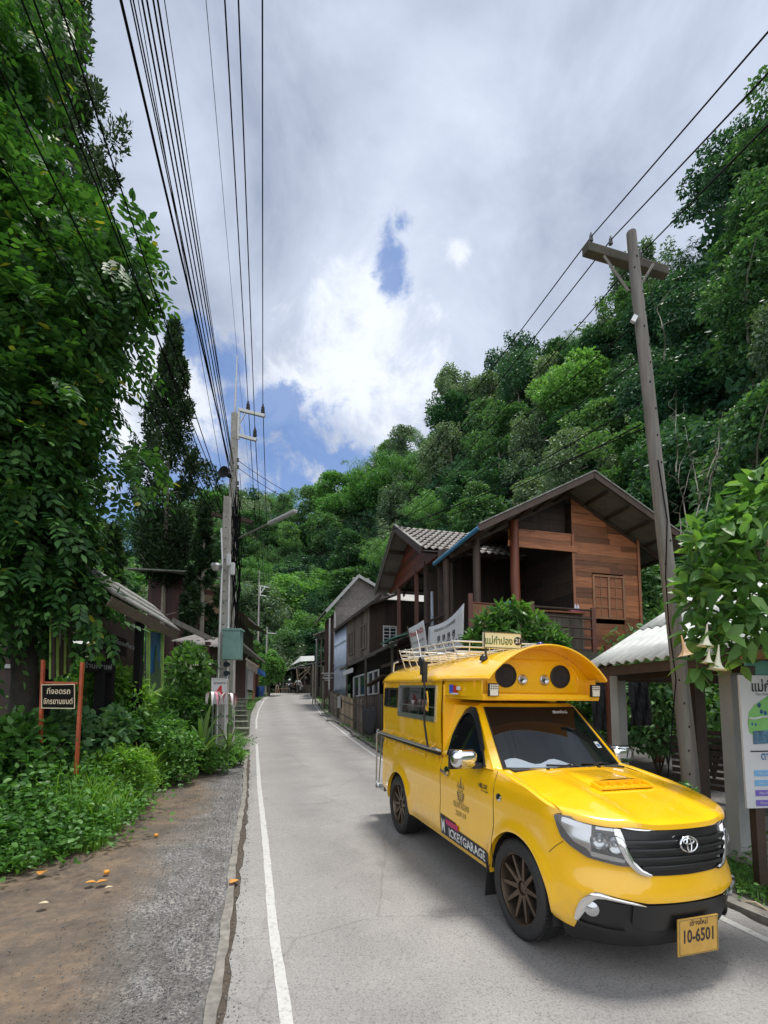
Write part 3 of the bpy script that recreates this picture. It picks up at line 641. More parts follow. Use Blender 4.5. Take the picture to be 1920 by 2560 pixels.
# wheels
def wheel(cx,sg,steer=0):
    cy=sg*(W_-.115); RT=.392; RR=.285; c=Vector((0,0,0))
    wh=bpy.data.objects.new('wheel',None); 
    mb=MB(); h=.115
    prof=[(RR-.005,-h*.9),(RR+.02,-h*.98),(RR+.06,-h*1.02),(RT-.03,-h*.98),(RT-.008,-h*.80),(RT,-h*.55),(RT+.001,0),(RT,h*.55),(RT-.008,h*.8),(RT-.03,h*.98),(RR+.06,h*1.02),(RR+.02,h*.98),(RR-.005,h*.9)]
    mb.lathe(prof,c,'y',64)
    for k in range(64):
        a=2*PI*k/64
        for hh,o in ((-.075,0),(-.03,.5),(.03,0),(.075,.5)):
            aa=a+o*2*PI/64; m_=Matrix.Rotation(-aa,3,'Y'); mb.box(m_@Vector((RT+.001,hh,0)),(.006,.034,.026),m_)
    tz=-.008
    tyre=mb
    rim=MB(); rim.lathe([(RR+.006,-h*.93),(RR+.008,-h*.86),(RR-.012,-h*.82),(RR-.022,-h*.5),(RR-.03,h*.2),(RR-.03,h*.9),(RR+.004,h*.93)],c,'y',56)
    rim.lathe([(.001,-h*.40),(.035,-h*.42),(.06,-h*.36),(.075,-h*.25),(.08,0),(.08,.06)],c,'y',28)
    for k in range(10):
        a=2*PI*k/10+.1
        for da in (-.05,.05) if False else (0,):
            p0=Vector((math.cos(a)*.06,-h*.36,math.sin(a)*.06)); p1=Vector((math.cos(a+da)*(RR-.02),-h*.60,math.sin(a+da)*(RR-.02)))
            rim.beam(p0,p1,.045,.030,up=(0,1,0),w2=.024,h2=.026)
    for k in range(6):
        a=2*PI*k/6; rim.lathe([(.0075,-h*.50),(.0075,-h*.3)],(math.cos(a)*.052,0,math.sin(a)*.052),'y',8)
    disc=MB(); disc.lathe([(.001,.0),(.16,.0),(.16,.02),(.001,.02)],c,'y',32); disc.lathe([(.17,.05),(RR-.032,.05)],c,'y',32)
    loc=Vector((cx,cy,.36)); rot=Matrix.Rotation(steer,3,'Z')
    def tr(mb): mb.v=[tuple(loc+rot@Vector((p[0],p[1]*(-sg*-1 if sg>0 else 1)*(1 if sg<0 else -1) if False else (p[1] if sg<0 else -p[1]),p[2]))) for p in mb.v]; return mb
    ty=tr(tyre).build('wheel','rubber',truck,local=True,smooth=True,angle=30)
    tr(rim).build('rim','bronze',ty,local=True,smooth=True,angle=35); tr(disc).build('brake_disc','matte_black',ty,local=True)
for cx,sg in ((0,-1),(3.085,-1),(0,1),(3.085,1)): wheel(cx,sg)
# cab -----------------------------------------------------------------------
def cabring(k,ins=0,n=13):
    """k 0 belt .. 1 roof edge ; points from rear right round the windscreen to rear left"""
    xs_=2.66+(2.075-2.66)*k; xc=2.78+(2.165-2.78)*k; hs=.765+(.615-.765)*k; hf=.665+(.56-.665)*k; zf=1.27+(1.835-1.27)*k
    rt=[Vector((1.50+(xs_-.10-1.50)*i/6,-hs,zf)) for i in range(7)]+[Vector((xs_-.03,-(hs+hf)/2-.025,zf)),Vector((xs_,-hf,zf))]
    ws=[Vector((xc+(xs_-xc)*abs(q)**2.2,q*hf,zf)) for q in [-1+2*i/n for i in range(1,n)]]
    lf=[Vector((p.x,-p.y,p.z)) for p in rt[::-1]]
    return rt+ws+lf
cb_=MB(); P=[cabring(k/10) for k in range(11)]
top=P[-1]; P.append([Vector((p.x*.97+.05,p.y*.9,p.z+.035)) for p in top]); P.append([Vector((1.8+(p.x-1.8)*.5,p.y*.5,p.z+.06)) for p in top]); P.append([Vector((1.8,0,top[0].z+.065)) for p in top])
cb_.grid(P); cab=cb_.build('cab','yellow_paint',truck,local=True,smooth=True,merge=True,angle=30)
def wsp(q,k,off=0):   # on the windscreen
    xs_=2.66+(2.075-2.66)*k; xc=2.78+(2.165-2.78)*k; hf=.665+(.56-.665)*k; z=1.27+(1.835-1.27)*k
    p=Vector((xc+(xs_-xc)*abs(q)**2.2,q*hf,z)); return p+Vector((.68,0,.73))*off
mb=MB(); mb.grid([[wsp(-.985+1.97*i/24,.015+.965*k/12,.006) for i in range(25)] for k in range(13)]); ws=mb.build('windscreen','tinted_glass',truck,local=True,smooth=True)
mb=MB(); mb.tube([wsp(q,k,.008) for q,k in [(-.985+1.97*i/16,.015) for i in range(17)]+[(.985,.015+.965*j/6) for j in range(1,7)]+[(.985-1.97*i/16,.98) for i in range(1,17)]+[(-.985,.98-.965*j/6) for j in range(1,7)]],.008,5,closed=True); mb.build('windscreen_seal','matte_black',ws,local=True)
mb=MB(); mb.grid([[wsp(-.94+1.0*i/12,.03+.10*k/2*(1-.25*i/12)+.04*math.sin(i*.9)*k/2,.009) for i in range(13)] for k in range(3)]); mb.build('screen_reflection','sky_reflection',ws,local=True,smooth=True)  # sky reflection painted as a pale wavy strip on the windscreen
for q0,q1 in ((-.45,.02),(.15,.62)):
    mb=MB(); a=wsp(q0,-.03,.015); c=wsp(q1,.055,.022); mb.beam(a,c,.012,.012); mb.beam(wsp(q0+.08,.06,.018),wsp(q1+.12,.03,.018),.016,.01); mb.build('wiper','matte_black',ws,local=True)
mb=MB(); mb.text('เชียงใหม่',lambda x,y,z:wsp(.52+x/.58,.895+y/.78,.009),.05,bold=.02,xs=1.25); mb.build('windscreen_sticker','sticker_white',ws,local=True)
mb=MB(); mb.grid([[wsp(.80+.10*i,.28+.10*k,.009) for i in range(2)] for k in range(2)]); mb.build('tax_sticker','sticker_white',ws,local=True)
mb=MB(); mb.grid([[wsp(.815+.07*i,.295+.045*k,.011) for i in range(2)] for k in range(2)]); mb.build('tax_sticker_mark','ink_blue',ws,local=True)
mb=MB(); mb.box((2.72,0,1.275),(.14,1.22,.02)); mb.build('cowl','matte_black',truck,local=True)
# side windows
def sp2(x,z,sg,off=.004):
    k=(z-1.27)/.565; hs=.765+(.615-.765)*k; return Vector((x,sg*(hs+off),z+off*.25))
for sg in (-1,1):
    poly=[(1.66,1.285),(1.68,1.50),(1.75,1.66),(1.84,1.765),(1.93,1.80),(2.02,1.80),(2.10,1.76),(2.22,1.64),(2.38,1.46),(2.52,1.285)]
    out_=[sp2(x,z,sg) for x,z in poly]; mb=MB(); mb.prism(out_,(0,sg*.006,0)); sw=mb.build('side_window','tinted_glass',truck,local=True)
    mb=MB(); mb.tube([p+Vector((0,sg*.006,0)) for p in out_],.010,6,closed=True); mb.build('window_seal','matte_black',sw,local=True)
    vis=[(1.74,1.67),(1.84,1.79),(1.94,1.83),(2.05,1.825),(2.14,1.76),(2.28,1.62),(2.44,1.44),(2.42,1.40),(2.25,1.58),(2.10,1.71),(2.02,1.755),(1.93,1.755),(1.85,1.72),(1.77,1.62)]
    mb=MB(); mb.grid([[sp2(x,z,sg,.012) for x,z in vis[:7]],[sp2(x,z,sg,.030) for x,z in vis[7:][::-1]]]); mb.build('wind_deflector','trim_black',sw,local=True,solid=.004)
    # mirror
    mb=MB(); mc=Vector((2.40,sg*.93,1.345)); P=[]
    pw=lambda v_,e_: (abs(v_)**e_)*(1 if v_>=0 else -1)
    for i in range(17):
        ph=PI*i/16
        P.append([mc+Vector((.075*pw(math.sin(ph),.8)*pw(math.cos(2*PI*j/32),.8),.135*pw(math.sin(ph),.6)*pw(math.sin(2*PI*j/32),.6),.092*pw(math.cos(ph),.6))) for j in range(33)])
    mb.grid(P); mi=mb.build('door_mirror','chrome',truck,local=True,smooth=True,angle=60)
    mb=MB(); mb.beam((2.43,sg*.755,1.285),(2.40,sg*.85,1.275),.10,.05); mb.box((mc.x-.06,mc.y,mc.z-.01),(.03,.27,.19)); mb.build('mirror_bracket','matte_black',mi,local=True,bevel=.008)
    # handle, badges
    mb=MB(); s=sX(1.665); s=s if sg<0 else 2*SM-s
    mb.grid([[S(s+.075*math.cos(2*PI*j/20)*r_,1.10+.055*math.sin(2*PI*j/20)*r_,.004+.004*(1-r_)) for j in range(21)] for r_ in (1,.9,.72)]); mb.beam(S(s-.085,1.10,.030),S(s+.085,1.095,.030),.026,.034); hd=mb.build('door_handle','chrome',truck,local=True,smooth=True,angle=50)
    mb=MB(); mb.grid([[S(s+.055*math.cos(2*PI*j/20)*r_,1.10+.042*math.sin(2*PI*j/20)*r_,.006) for j in range(21)] for r_ in (1,.01)]); mb.build('handle_recess','trim_black',hd,local=True)
    s=sX(2.80); s=s if sg<0 else 2*SM-s; mb=MB(); mb.grid([[S(s+.048*math.cos(2*PI*j/20)*r_,1.055+.034*math.sin(2*PI*j/20)*r_,.004+.012*(1-r_)) for j in range(21)] for r_ in (1,.8,.5)]); ind=mb.build('side_indicator','chrome',truck,local=True,smooth=True)
    mb=MB(); mb.grid([[S(s+.026*math.cos(2*PI*j/20)*r_,1.055+.017*math.sin(2*PI*j/20)*r_,.0135) for j in range(21)] for r_ in (1,.01)]); mb.build('indicator_lens','trim_black',ind,local=True)
    # lettering on the door
    fl=1 if sg<0 else -1
    def df(cx,cz,shear=0): return lambda x,y,z:S((lambda q:q if sg<0 else 2*SM-q)(sX(cx+x*fl+shear*y)),cz+y,z+.0012)
    dk=MB(); dk.text('HILUX',df(2.50,1.095),.060,bold=.03,xs=1.0); dk.text('VIGO CHAMP',df(2.54,1.055),.022,bold=.02); dk.build('model_lettering','ink_black',truck,local=True)
    dk=MB(); dk.text('แม่กำปอง',df(2.03,.80),.105,bold=.006,xs=.9); dk.text('2509-59',df(2.03,.71),.075,bold=.004); dk.build('door_lettering','decal_grey',truck,local=True)
    dk=MB(); dk.grid([[df(0,0)(x*fl,float(np.interp(x,[1.52,1.92,1.93,2.64],[.385,.38,.38,.378]))+k/6*float(np.interp(x,[1.52,1.92,1.93,2.64],[.225,.215,.155,.135])),.003) for x in list(np.linspace(1.52,1.92,8))+list(np.linspace(1.93,2.64,12))] for k in range(7)]); pn=dk.build('sponsor_panel','ink_black',truck,local=True)
    dk=MB(); dk.text('M',df(1.595,.482),.20,bold=.03,xs=.62,thick=.008); dk.text('ICKEYGARAGE',df(2.155,.45),.128,bold=.03,xs=.98,thick=.008); dk.build('sponsor_lettering','decal_silver',pn,local=True)
    dk=MB(); dk.grid([[df(0,0)(x*fl,.528+.058*k-.02*(x-1.7),.010) for x in np.linspace(1.68,1.99,6)] for k in range(2)]); dk.build('sponsor_flash','magenta',pn,local=True)
    # tiered spire crest
    dk=MB()
    def tri(pts): dk.prism([df(2.03,.98)(x,y,.0) for x,y in pts],(0,sg*.0008,0))
    tri([(-.006,.10),(.006,.10),(.0,.30)]); tri([(-.016,.05),(.016,.05),(.006,.12),(-.006,.12)]); tri([(-.03,.0),(.03,.0),(.02,.05),(-.02,.05)])
    for q in (-1,1):
        for k in range(3): tri([(q*(.036+.018*k),-.02+.012*k),(q*(.046+.018*k),-.02+.012*k),(q*(.041+.018*k),.08-.01*k)])
    for k in range(5): tri([(-.055+.004*k,-.03-.022*k),(.055-.004*k,-.03-.022*k),(.055-.004*k,-.018-.022*k),(-.055+.004*k,-.018-.022*k)])
    dk.tube([df(2.03,.98)(.075*math.cos(a),-.04+.105*math.sin(a),.002) for a in np.linspace(PI,2*PI,16)],.005,5); dk.tube([df(2.03,.98)(.06*math.cos(a),-.04+.085*math.sin(a),.002) for a in np.linspace(PI,2*PI,16)],.003,5)
    dk.build('door_crest','decal_grey',truck,local=True)
# passenger box ---------------------------------------------------------------
HWB=.765
for sg in (-1,1):
    xs_=[-.74,-.70,-.66,-.07,-.03,.0,1.30,1.34,1.50]; zs_=[1.235,1.60,1.66,1.74,1.78,2.0,2.04,2.10]
    def hole(x,z): return (-.66<x<-.07 and 1.74<z<2.0) or (.0<x<1.34 and 1.66<z<2.04)
    mb=MB(); xs2=sorted(set(xs_+[-.66,-.07,0,1.34])); zs2=sorted(set(zs_))
    vs={}
    for yy in (HWB,HWB-.03):
        for x in xs2:
            for z in zs2: 
                bulge=.018*math.sin(PI*(z-1.235)/.9); vs[(yy,x,z)]=len(mb.v); mb.v.append((x,sg*(yy+bulge),z))
    for yy in (HWB,HWB-.03):
        for i in range(len(xs2)-1):
            for j in range(len(zs2)-1):
                if not hole((xs2[i]+xs2[i+1])/2,(zs2[j]+zs2[j+1])/2): mb.f.append(tuple(vs[(yy,xs2[a],zs2[c])] for a,c in ((i,j),(i+1,j),(i+1,j+1),(i,j+1)))); mb.mi.append(0)
    bw=mb.build('box_wall','yellow_paint',truck,local=True,smooth=True,angle=30)
    for x0,x1_,z0,z1_ in ((-.66,-.07,1.74,2.0),(.0,1.34,1.66,2.04)):
        big=x1_>1
        def bu(z): return .018*math.sin(PI*(z-1.235)/.9)
        mb=MB(); mb.grid([[(x,sg*(HWB-.012+bu(z)),z) for x in (x0-.01,x1_+.01)] for z in (z0-.01,z1_+.01)]); wd=mb.build('box_window','tinted_glass',bw,local=True)  # dark pane stands in for the shaded inside of the big open window
        mb=MB(); o_=[(x0,z0),(x1_,z0),(x1_,z1_),(x0,z1_)]
        for i in range(4):
            a,c=o_[i],o_[(i+1)%4]; mb.beam((a[0],sg*(HWB+.002+bu(a[1])),a[1]),(c[0],sg*(HWB+.002+bu(c[1])),c[1]),.02,.03)
        if big: mb.beam((x0,sg*(HWB+.006+bu(z0)),z0-.01),(x1_,sg*(HWB+.006+bu(z0)),z0-.01),.025,.06); mb.beam((x0+.02,sg*(HWB-.0+bu(1.75)),1.79),(x1_-.02,sg*(HWB-.0+bu(1.75)),1.79),.012,.012)
        mb.build('window_frame','steel' if big else 'trim_black',bw,local=True)
    # gutter, side rail, brackets, rivets
    mb=MB(); mb.beam((-.76,sg*(HWB+.012),2.105),(1.50,sg*(HWB+.012),2.105),.022,.022); mb.build('gutter','yellow_paint',bw,local=True)
    mb=MB(); mb.tube([(-.98,sg*.79,1.33),(-.80,sg*.865,1.325),(.2,sg*.875,1.325),(1.30,sg*.87,1.325),(1.47,sg*.82,1.32),(1.48,sg*.775,1.30)],.017,8); rl=mb.build('side_rail','steel',truck,local=True,smooth=True)
    mb=MB(); mb.beam((-.74,sg*(W_+.005),1.27),(1.50,sg*(W_+.005),1.27),.035,.03); mb.build('bed_cap','trim_black',truck,local=True)
    for k in range(6):
        mb=MB(); x=-.62+.4*k; mb.beam((x,sg*.870,1.325),(x,sg*.79,1.37),.02,.008); mb.beam((x+.05,sg*.795,1.25),(x+.05,sg*.795,1.16),.008,.01)
        mb.build('rail_bracket','yellow_paint',rl,local=True)
    mb=MB()
    for k in range(34): mb.sphere((-.70+.065*k,sg*(HWB+.010),2.15+.006*math.sin(k)),.006,6,4)
    mb.build('rivet','yellow_paint',bw,local=True)
# box front bulkhead and rear frame, dark inside
mb=MB(); mb.box((1.497,0,1.66),(.03,2*HWB-.02,.82)); mb.build('bulkhead','yellow_paint',truck,local=True,bevel=.01)
mb=MB(); mb.box((.38,0,1.24),(2.2,1.46,.03)); 
for sg in (-1,1): mb.box((.4,sg*.52,1.42),(2.1,.34,.08)); mb.box((.4,sg*.70,1.60),(2.1,.04,.12))
mb.build('bench_seat','matte_black',truck,local=True,bevel=.01)
mb=MB()
for sg in (-1,1): mb.beam((-.73,sg*(HWB-.01),1.23),(-.73,sg*(HWB-.01),2.12),.05,.05)
mb.beam((-.73,-.75,2.11),(-.73,.75,2.11),.05,.05); mb.build('rear_frame','yellow_paint',truck,local=True)
# roof
def roofp(x,q,off=0):
    hw=float(np.interp(x,[-.78,1.50,1.62,2.0,2.45],[.80,.80,.775,.745,.70])); zc=float(np.interp(x,[-.78,-.6,.8,1.8,2.45],[2.34,2.37,2.40,2.45,2.485])); ze=float(np.interp(x,[-.78,1.45,1.6,2.45],[2.12,2.12,2.13,2.125])); n_=float(np.interp(x,[-.78,1.4,2.45],[3.4,3.0,2.05]))
    a=abs(q); z=ze+(zc-ze)*max(0,(1-a**n_))**(1/ (1.35 if x<1.4 else 1.12)); return Vector((x,hw*q,z+off))
qs=[math.sin(PI/2*(-1+2*i/48)) for i in range(49)]
rx=[-.78,-.76,-.70,-.5,-.2,.2,.6,1.0,1.3,1.45,1.52,1.6,1.7,1.85,2.0,2.15,2.3,2.4,2.45]
mb=MB(); mb.grid([[roofp(x,q,-.05*(1-i/2) if i<2 else 0) for q in qs] for i,x in enumerate(rx)])
mb.grid([[roofp(x,q,-.018) for q in qs] for x in rx[2:]]); mb.grid([[roofp(2.45,q,0) for q in qs],[roofp(2.455,q,-.009) for q in qs],[roofp(2.45,q,-.018) for q in qs]])
P=[[roofp(-.77,q,-.05) for q in qs],[Vector((-.77,.78*q,2.10)) for q in qs]]; mb.grid(P)
roof=mb.build('roof','yellow_paint',truck,local=True,smooth=True,merge=True,angle=45)
mb=MB(); mb.tube([roofp(2.452,q,-.006) for q in qs],.011,7); 
for sg in (-1,1): mb.tube([roofp(x,sg*.998,.0) for x in rx[10:]],.010,6)
mb.build('roof_lip','yellow_paint',roof,local=True,smooth=True)
# hood box over the cab: floor, sides, speaker panel
mb=MB(); mb.box((1.91,0,1.925),(.84,1.40,.035)); mb.box((2.33,0,1.945),(.02,1.40,.05)); 
for sg in (-1,1): mb.prism([(1.50,sg*.745,1.94),(2.30,sg*.69,1.94),(2.30,sg*.69,2.13),(1.50,sg*.745,2.13)],(0,-sg*.02,0))
mb.build('hood_shelf','yellow_paint',truck,local=True,bevel=.006)
XP=2.16
mb=MB(); mb.grid([[Vector((XP+.0,.69*q,1.94)) for q in qs],[roofp(XP,q*.985,-.02) for q in qs]])
sp_o=mb.build('speaker_panel','yellow_paint',truck,local=True,smooth=True,angle=30)
mb=MB()
rr_=[(-.56,1.99),(.56,1.99),(.56,2.16),(.47,2.28),(.32,2.335),(-.32,2.335),(-.47,2.28),(-.56,2.16)]
mb.tube([Vector((XP+.006,y,z)) for y,z in rr_],.007,5,closed=True); mb.build('panel_bead','yellow_paint',sp_o,local=True)
for y in (-.335,.335):
    mb=MB(); mb.lathe([(.125,0),(.125,.012),(.112,.016),(.108,.004)],(XP,y,2.165),'x',32); rg=mb.build('speaker','matte_black',sp_o,local=True,smooth=True,angle=40)
    mb=MB(); mb.lathe([(.11,.006),(.08,.010),(.05,.004),(.03,.010),(.001,.018)],(XP,y,2.165),'x',28); mb.build('speaker_cone','cloth_black',rg,local=True,smooth=True)
for y in (-.135,.135):
    mb=MB(); mb.lathe([(.055,.0),(.055,.014),(.046,.02),(.034,.012)],(XP,y,2.125),'x',28); rg=mb.build('tweeter','steel',sp_o,local=True,smooth=True,angle=40)
    mb=MB(); mb.lathe([(.034,.010),(.012,.006)],(XP,y,2.125),'x',20); mb.build('tweeter_horn','reflector',rg,local=True); mb=MB(); mb.lathe([(.013,.008),(.001,.016)],(XP,y,2.125),'x',12); mb.build('tweeter_core','trim_black',rg,local=True)
for y in (-.60,.62):
    mb=MB(); c=Vector((2.37,y,2.015)); mb.box(c,(.035,.11,.13)); lp=mb.build('work_lamp','matte_black',truck,local=True,bevel=.008)
    mb=MB()
    for r_ in range(3):
        for k in range(5): mb.box(c+Vector((.0185,-.04+.02*k,.045-.02*r_)),(.003,.015,.014))
    mb.box(c+Vector((.0185,0,-.03)),(.003,.088,.055)); mb.build('lamp_lens','led_panel',lp,local=True)
# side sticker by the hood
mb=MB(); mb.box((1.72,-.755,2.015),(.09,.012,.10)); mb.build('sticker','sticker_blue',truck,local=True)
mb=MB(); mb.box((1.80,-.751,2.01),(.06,.012,.09)); mb.build('sticker','sticker_red',truck,local=True)
mb=MB(); mb.box((1.88,-.746,2.025),(.08,.012,.04)); mb.box((1.80,-.757,1.965),(.18,.008,.018)); mb.build('sticker','sticker_white',truck,local=True)
for x,q,m_ in ((2.05,-.72,'trim_black'),(2.18,.10,'purple_lamp'),(2.18,.62,'purple_lamp')):
    mb=MB(); p=roofp(x,q); mb.lathe([(.045,0),(.045,.02),(.038,.045),(.02,.062),(.001,.066)],p,'z',16); mb.build('roof_beacon',m_,roof,local=True,smooth=True,angle=50)
# roof rack
def loop(x0,x1_,y,z,r=.10):
    pts=[]
    for cx,cy,a0 in ((x1_-r,-y+r,-90),(x1_-r,y-r,0),(x0+r,y-r,90),(x0+r,-y+r,180)):
        for k in range(6): a=R(a0+18*k); pts.append(Vector((cx+r*math.cos(a),cy+r*math.sin(a),z)))
    return pts
mb=MB()
zr=lambda x,y:roofp(x,y/.8).z
for dz,gr in ((.07,0),(.135,.02),(.20,.045)): mb.tube(loop(-.62,1.45,.55+gr,2.38+dz),.010,7,closed=True)
for x in np.linspace(-.55,1.38,8):
    for sg in (-1,1): mb.tube([(x,sg*.50,zr(x,.5)),(x,sg*.55,2.47),(x,sg*.60,2.60)],.008,6)
    if abs(x-.5)<3: mb.tube([(x,-.55,2.47),(x,.55,2.47)],.007,6)
for y in np.linspace(-.4,.4,4): mb.tube([(-.62,y,2.47),(1.45,y,2.47)],.006,6); mb.tube([(-.62,y,2.40),(-.64,y,2.60)],.007,6); mb.tube([(1.44,y,2.40),(1.46,y,2.58)],.007,6)
mb.tube([(-.60,-.60,2.42),(-.72,-.62,2.40),(-.76,-.62,2.30),(-.74,-.62,2.22)],.012,7)
mb.build('roof_rack','white_steel',truck,local=True,smooth=True)
# destination sign on the roof
sc_=Vector((1.90,-.23,2.56)); mb=MB(); mb.box(sc_,(.05,.46,.17)); dsg=mb.build('route_sign','sign_cream',truck,local=True,bevel=.006)
mb=MB(); 
for a,c in (((-.23,-.085),(.23,-.085)),((.23,-.085),(.23,.085)),((.23,.085),(-.23,.085)),((-.23,.085),(-.23,-.085))): mb.beam(sc_+Vector((.026,a[0],a[1])),sc_+Vector((.026,c[0],c[1])),.012,.008)
mb.beam(sc_+Vector((-.0,-.2,-.09)),sc_+Vector((-.0,-.2,-.2)),.02,.02); mb.beam(sc_+Vector((-.0,.2,-.09)),sc_+Vector((0,.2,-.2)),.02,.02); mb.build('sign_frame','mossy_timber',dsg,local=True)
rf=lambda x,y,z:Vector((sc_.x+.0255+z,sc_.y+x,sc_.z+y))
mb=MB(); mb.text('แม่กำปอง',lambda x,y,z:rf(x-.052,y-.012,z),.112,bold=.022,xs=.80); mb.build('route_lettering','sign_green',dsg,local=True)
mb=MB(); mb.lathe([(.048,.0),(.048,.003),(.001,.003)],rf(.185,-.002,0),'x',28); mb.build('route_disc','ink_black',dsg,local=True)
mb=MB(); mb.text('21',lambda x,y,z:rf(x+.185,y-.002,z+.004),.068,bold=.025); mb.build('route_number','sign_white',dsg,local=True)
# folding aerial, tow gear, ropes on the side
mb=MB(); mb.tube([(1.30,-.86,1.33),(1.29,-.90,1.6),(1.28,-.90,2.05),(1.20,-.89,2.22)],.013,7); mb.box((1.20,-.88,2.26),(.10,.06,.16)); mb.lathe([(.001,-.02),(.06,-.02),(.06,.02),(.001,.02)],(1.12,-.88,2.34),'y',16); mb.box((1.25,-.89,2.14),(.06,.05,.10)); mb.build('lamp_mast','matte_black',truck,local=True,smooth=True,angle=35)
mb=MB(); mb.tube([(1.12,-.88,2.34),(.85,-.80,2.55),(.45,-.70,2.80)],.004,5); mb.build('aerial','white_steel',truck,local=True)
mb=MB(); mb.tube([(1.18,-.83,1.76),(1.15,-.85,1.86),(1.17,-.85,1.96),(1.24,-.85,1.98),(1.27,-.85,1.86),(1.24,-.84,1.75)],.010,6,closed=True); mb.build('rope_coil','yellow_paint',truck,local=True)
# rear step and ladder rails
mb=MB()
for sg in (-1,1): mb.tube([(-.98,sg*.79,1.33),(-1.06,sg*.79,1.25),(-1.07,sg*.79,.50),(-.95,sg*.79,.42)],.014,7); mb.tube([(-1.07,sg*.79,.95),(-.78,sg*.78,.95)],.010,6); mb.tube([(-.80,sg*.78,1.30),(-.95,sg*.78,.50)],.010,6)
mb.build('rear_ladder','steel',truck,local=True,smooth=True)
mb=MB(); mb.box((-.90,0,.42),(.28,1.50,.07)); mb.tube([(-1.06,-.80,.42),(-1.06,.80,.42)],.035,8); mb.build('rear_step','steel',truck,local=True,smooth=True,angle=40,bevel=.0)
for y in (-.70,.70):
    mb=MB(); mb.box((-.765,y,.95),(.03,.12,.30)); mb.build('tail_lamp','amber',truck,local=True,bevel=.01)
# ================================================================ foliage
def rot_frames(n,up=.5,out=None):
    """random leaf frames (axis, side, normal)"""
    a=np.random.normal(size=(n,3)); 
    if out is not None: a=a*.8+out
    a/=np.linalg.norm(a,axis=1,keepdims=True)
    nrm=np.random.normal(size=(n,3)); nrm[:,2]=np.abs(nrm[:,2])+up
    nrm-= (nrm*a).sum(1,keepdims=True)*a; nrm/=np.linalg.norm(nrm,axis=1,keepdims=True)
    return a,np.cross(nrm,a),nrm
def leafmesh(name,C,A,B,Nn,ln,wd,fold=.18,m=None,droop=.0):
    """C base points, A axis, B side, Nn normal, ln/wd arrays: one pointed leaf of two faces each, or one if fold==0"""
    n=len(C); ln=np.broadcast_to(np.asarray(ln,float),(n,))[:,None]; wd=np.broadcast_to(np.asarray(wd,float),(n,))[:,None]
    mid=C+A*ln*.45; tip=C+A*ln-np.array([0,0,1])*ln*droop
    if fold==0:
        V=np.stack([C,mid+B*wd/2,tip,mid-B*wd/2],1).reshape(-1,3); k=4; F=np.arange(4*n).reshape(n,4)
        return V,F
    z_=np.array([0,0,1.]); m1=C+A*ln*.32-z_*ln*droop*.08; m2=C+A*ln*.70-z_*ln*droop*.45
    V=np.stack([C,m1+B*wd*.48+Nn*wd*fold,m1,m1-B*wd*.48+Nn*wd*fold,m2+B*wd*.36+Nn*wd*fold*.8,m2,m2-B*wd*.36+Nn*wd*fold*.8,tip],1).reshape(-1,3); b=np.arange(n)[:,None]*8
    F=np.concatenate([b+np.array([q]) for q in ([0,3,2,1],[1,2,5,4],[2,3,6,5],[4,5,6,7])],1).reshape(-1,4); return V,F
def mesh_from(name,V,F,mats,mi=None,smooth=False):
    me=bpy.data.meshes.new(name); me.vertices.add(len(V)); me.vertices.foreach_set('co',V.astype(np.float32).ravel()); nf=len(F); me.loops.add(nf*4); me.loops.foreach_set('vertex_index',F.astype(np.int32).ravel())
    me.polygons.add(nf); me.polygons.foreach_set('loop_start',np.arange(0,nf*4,4,dtype=np.int32)); 
    for q in (mats if isinstance(mats,(list,tuple)) else [mats]): me.materials.append(MAT[q])
    if mi is not None: me.polygons.foreach_set('material_index',mi.astype(np.int32))
    me.update(calc_edges=True); me.validate(); return me
def obj(name,me,parent=None,loc=None):
    o=bpy.data.objects.new(name,me); col.objects.link(o)
    if parent is not None: o.parent=parent; WM[o.name]=WM[parent.name]
    else: WM[o.name]=Matrix.Identity(4)
    if loc is not None: o.location=loc; WM[o.name]=Matrix.Translation(Vector(loc))
    return o
def merge_vf(lst):
    V=[];F=[];o=0
    for v,f in lst: V.append(v); F.append(f+o); o+=len(v)
    return np.concatenate(V),np.concatenate(F)
def ball_leaves(c,r,n,ln,wd,up=.5,shell=.55,fold=0,flat=1.0,hang=0,outw=.9):
    d=np.random.normal(size=(n,3)); d/=np.linalg.norm(d,axis=1,keepdims=True); rr=(shell+(1-shell)*np.random.rand(n,1)**.6); rr[np.random.rand(n)<.12]*=.6
    P=np.array(c)+d*rr*np.array([r,r,r*flat]); a,b,nn_=rot_frames(n,up,out=d*outw+np.array([0,0,-hang])); s=np.random.uniform(.7,1.3,n)
    return leafmesh('',P,a,b,nn_,ln*s,wd*s,fold,droop=.12)
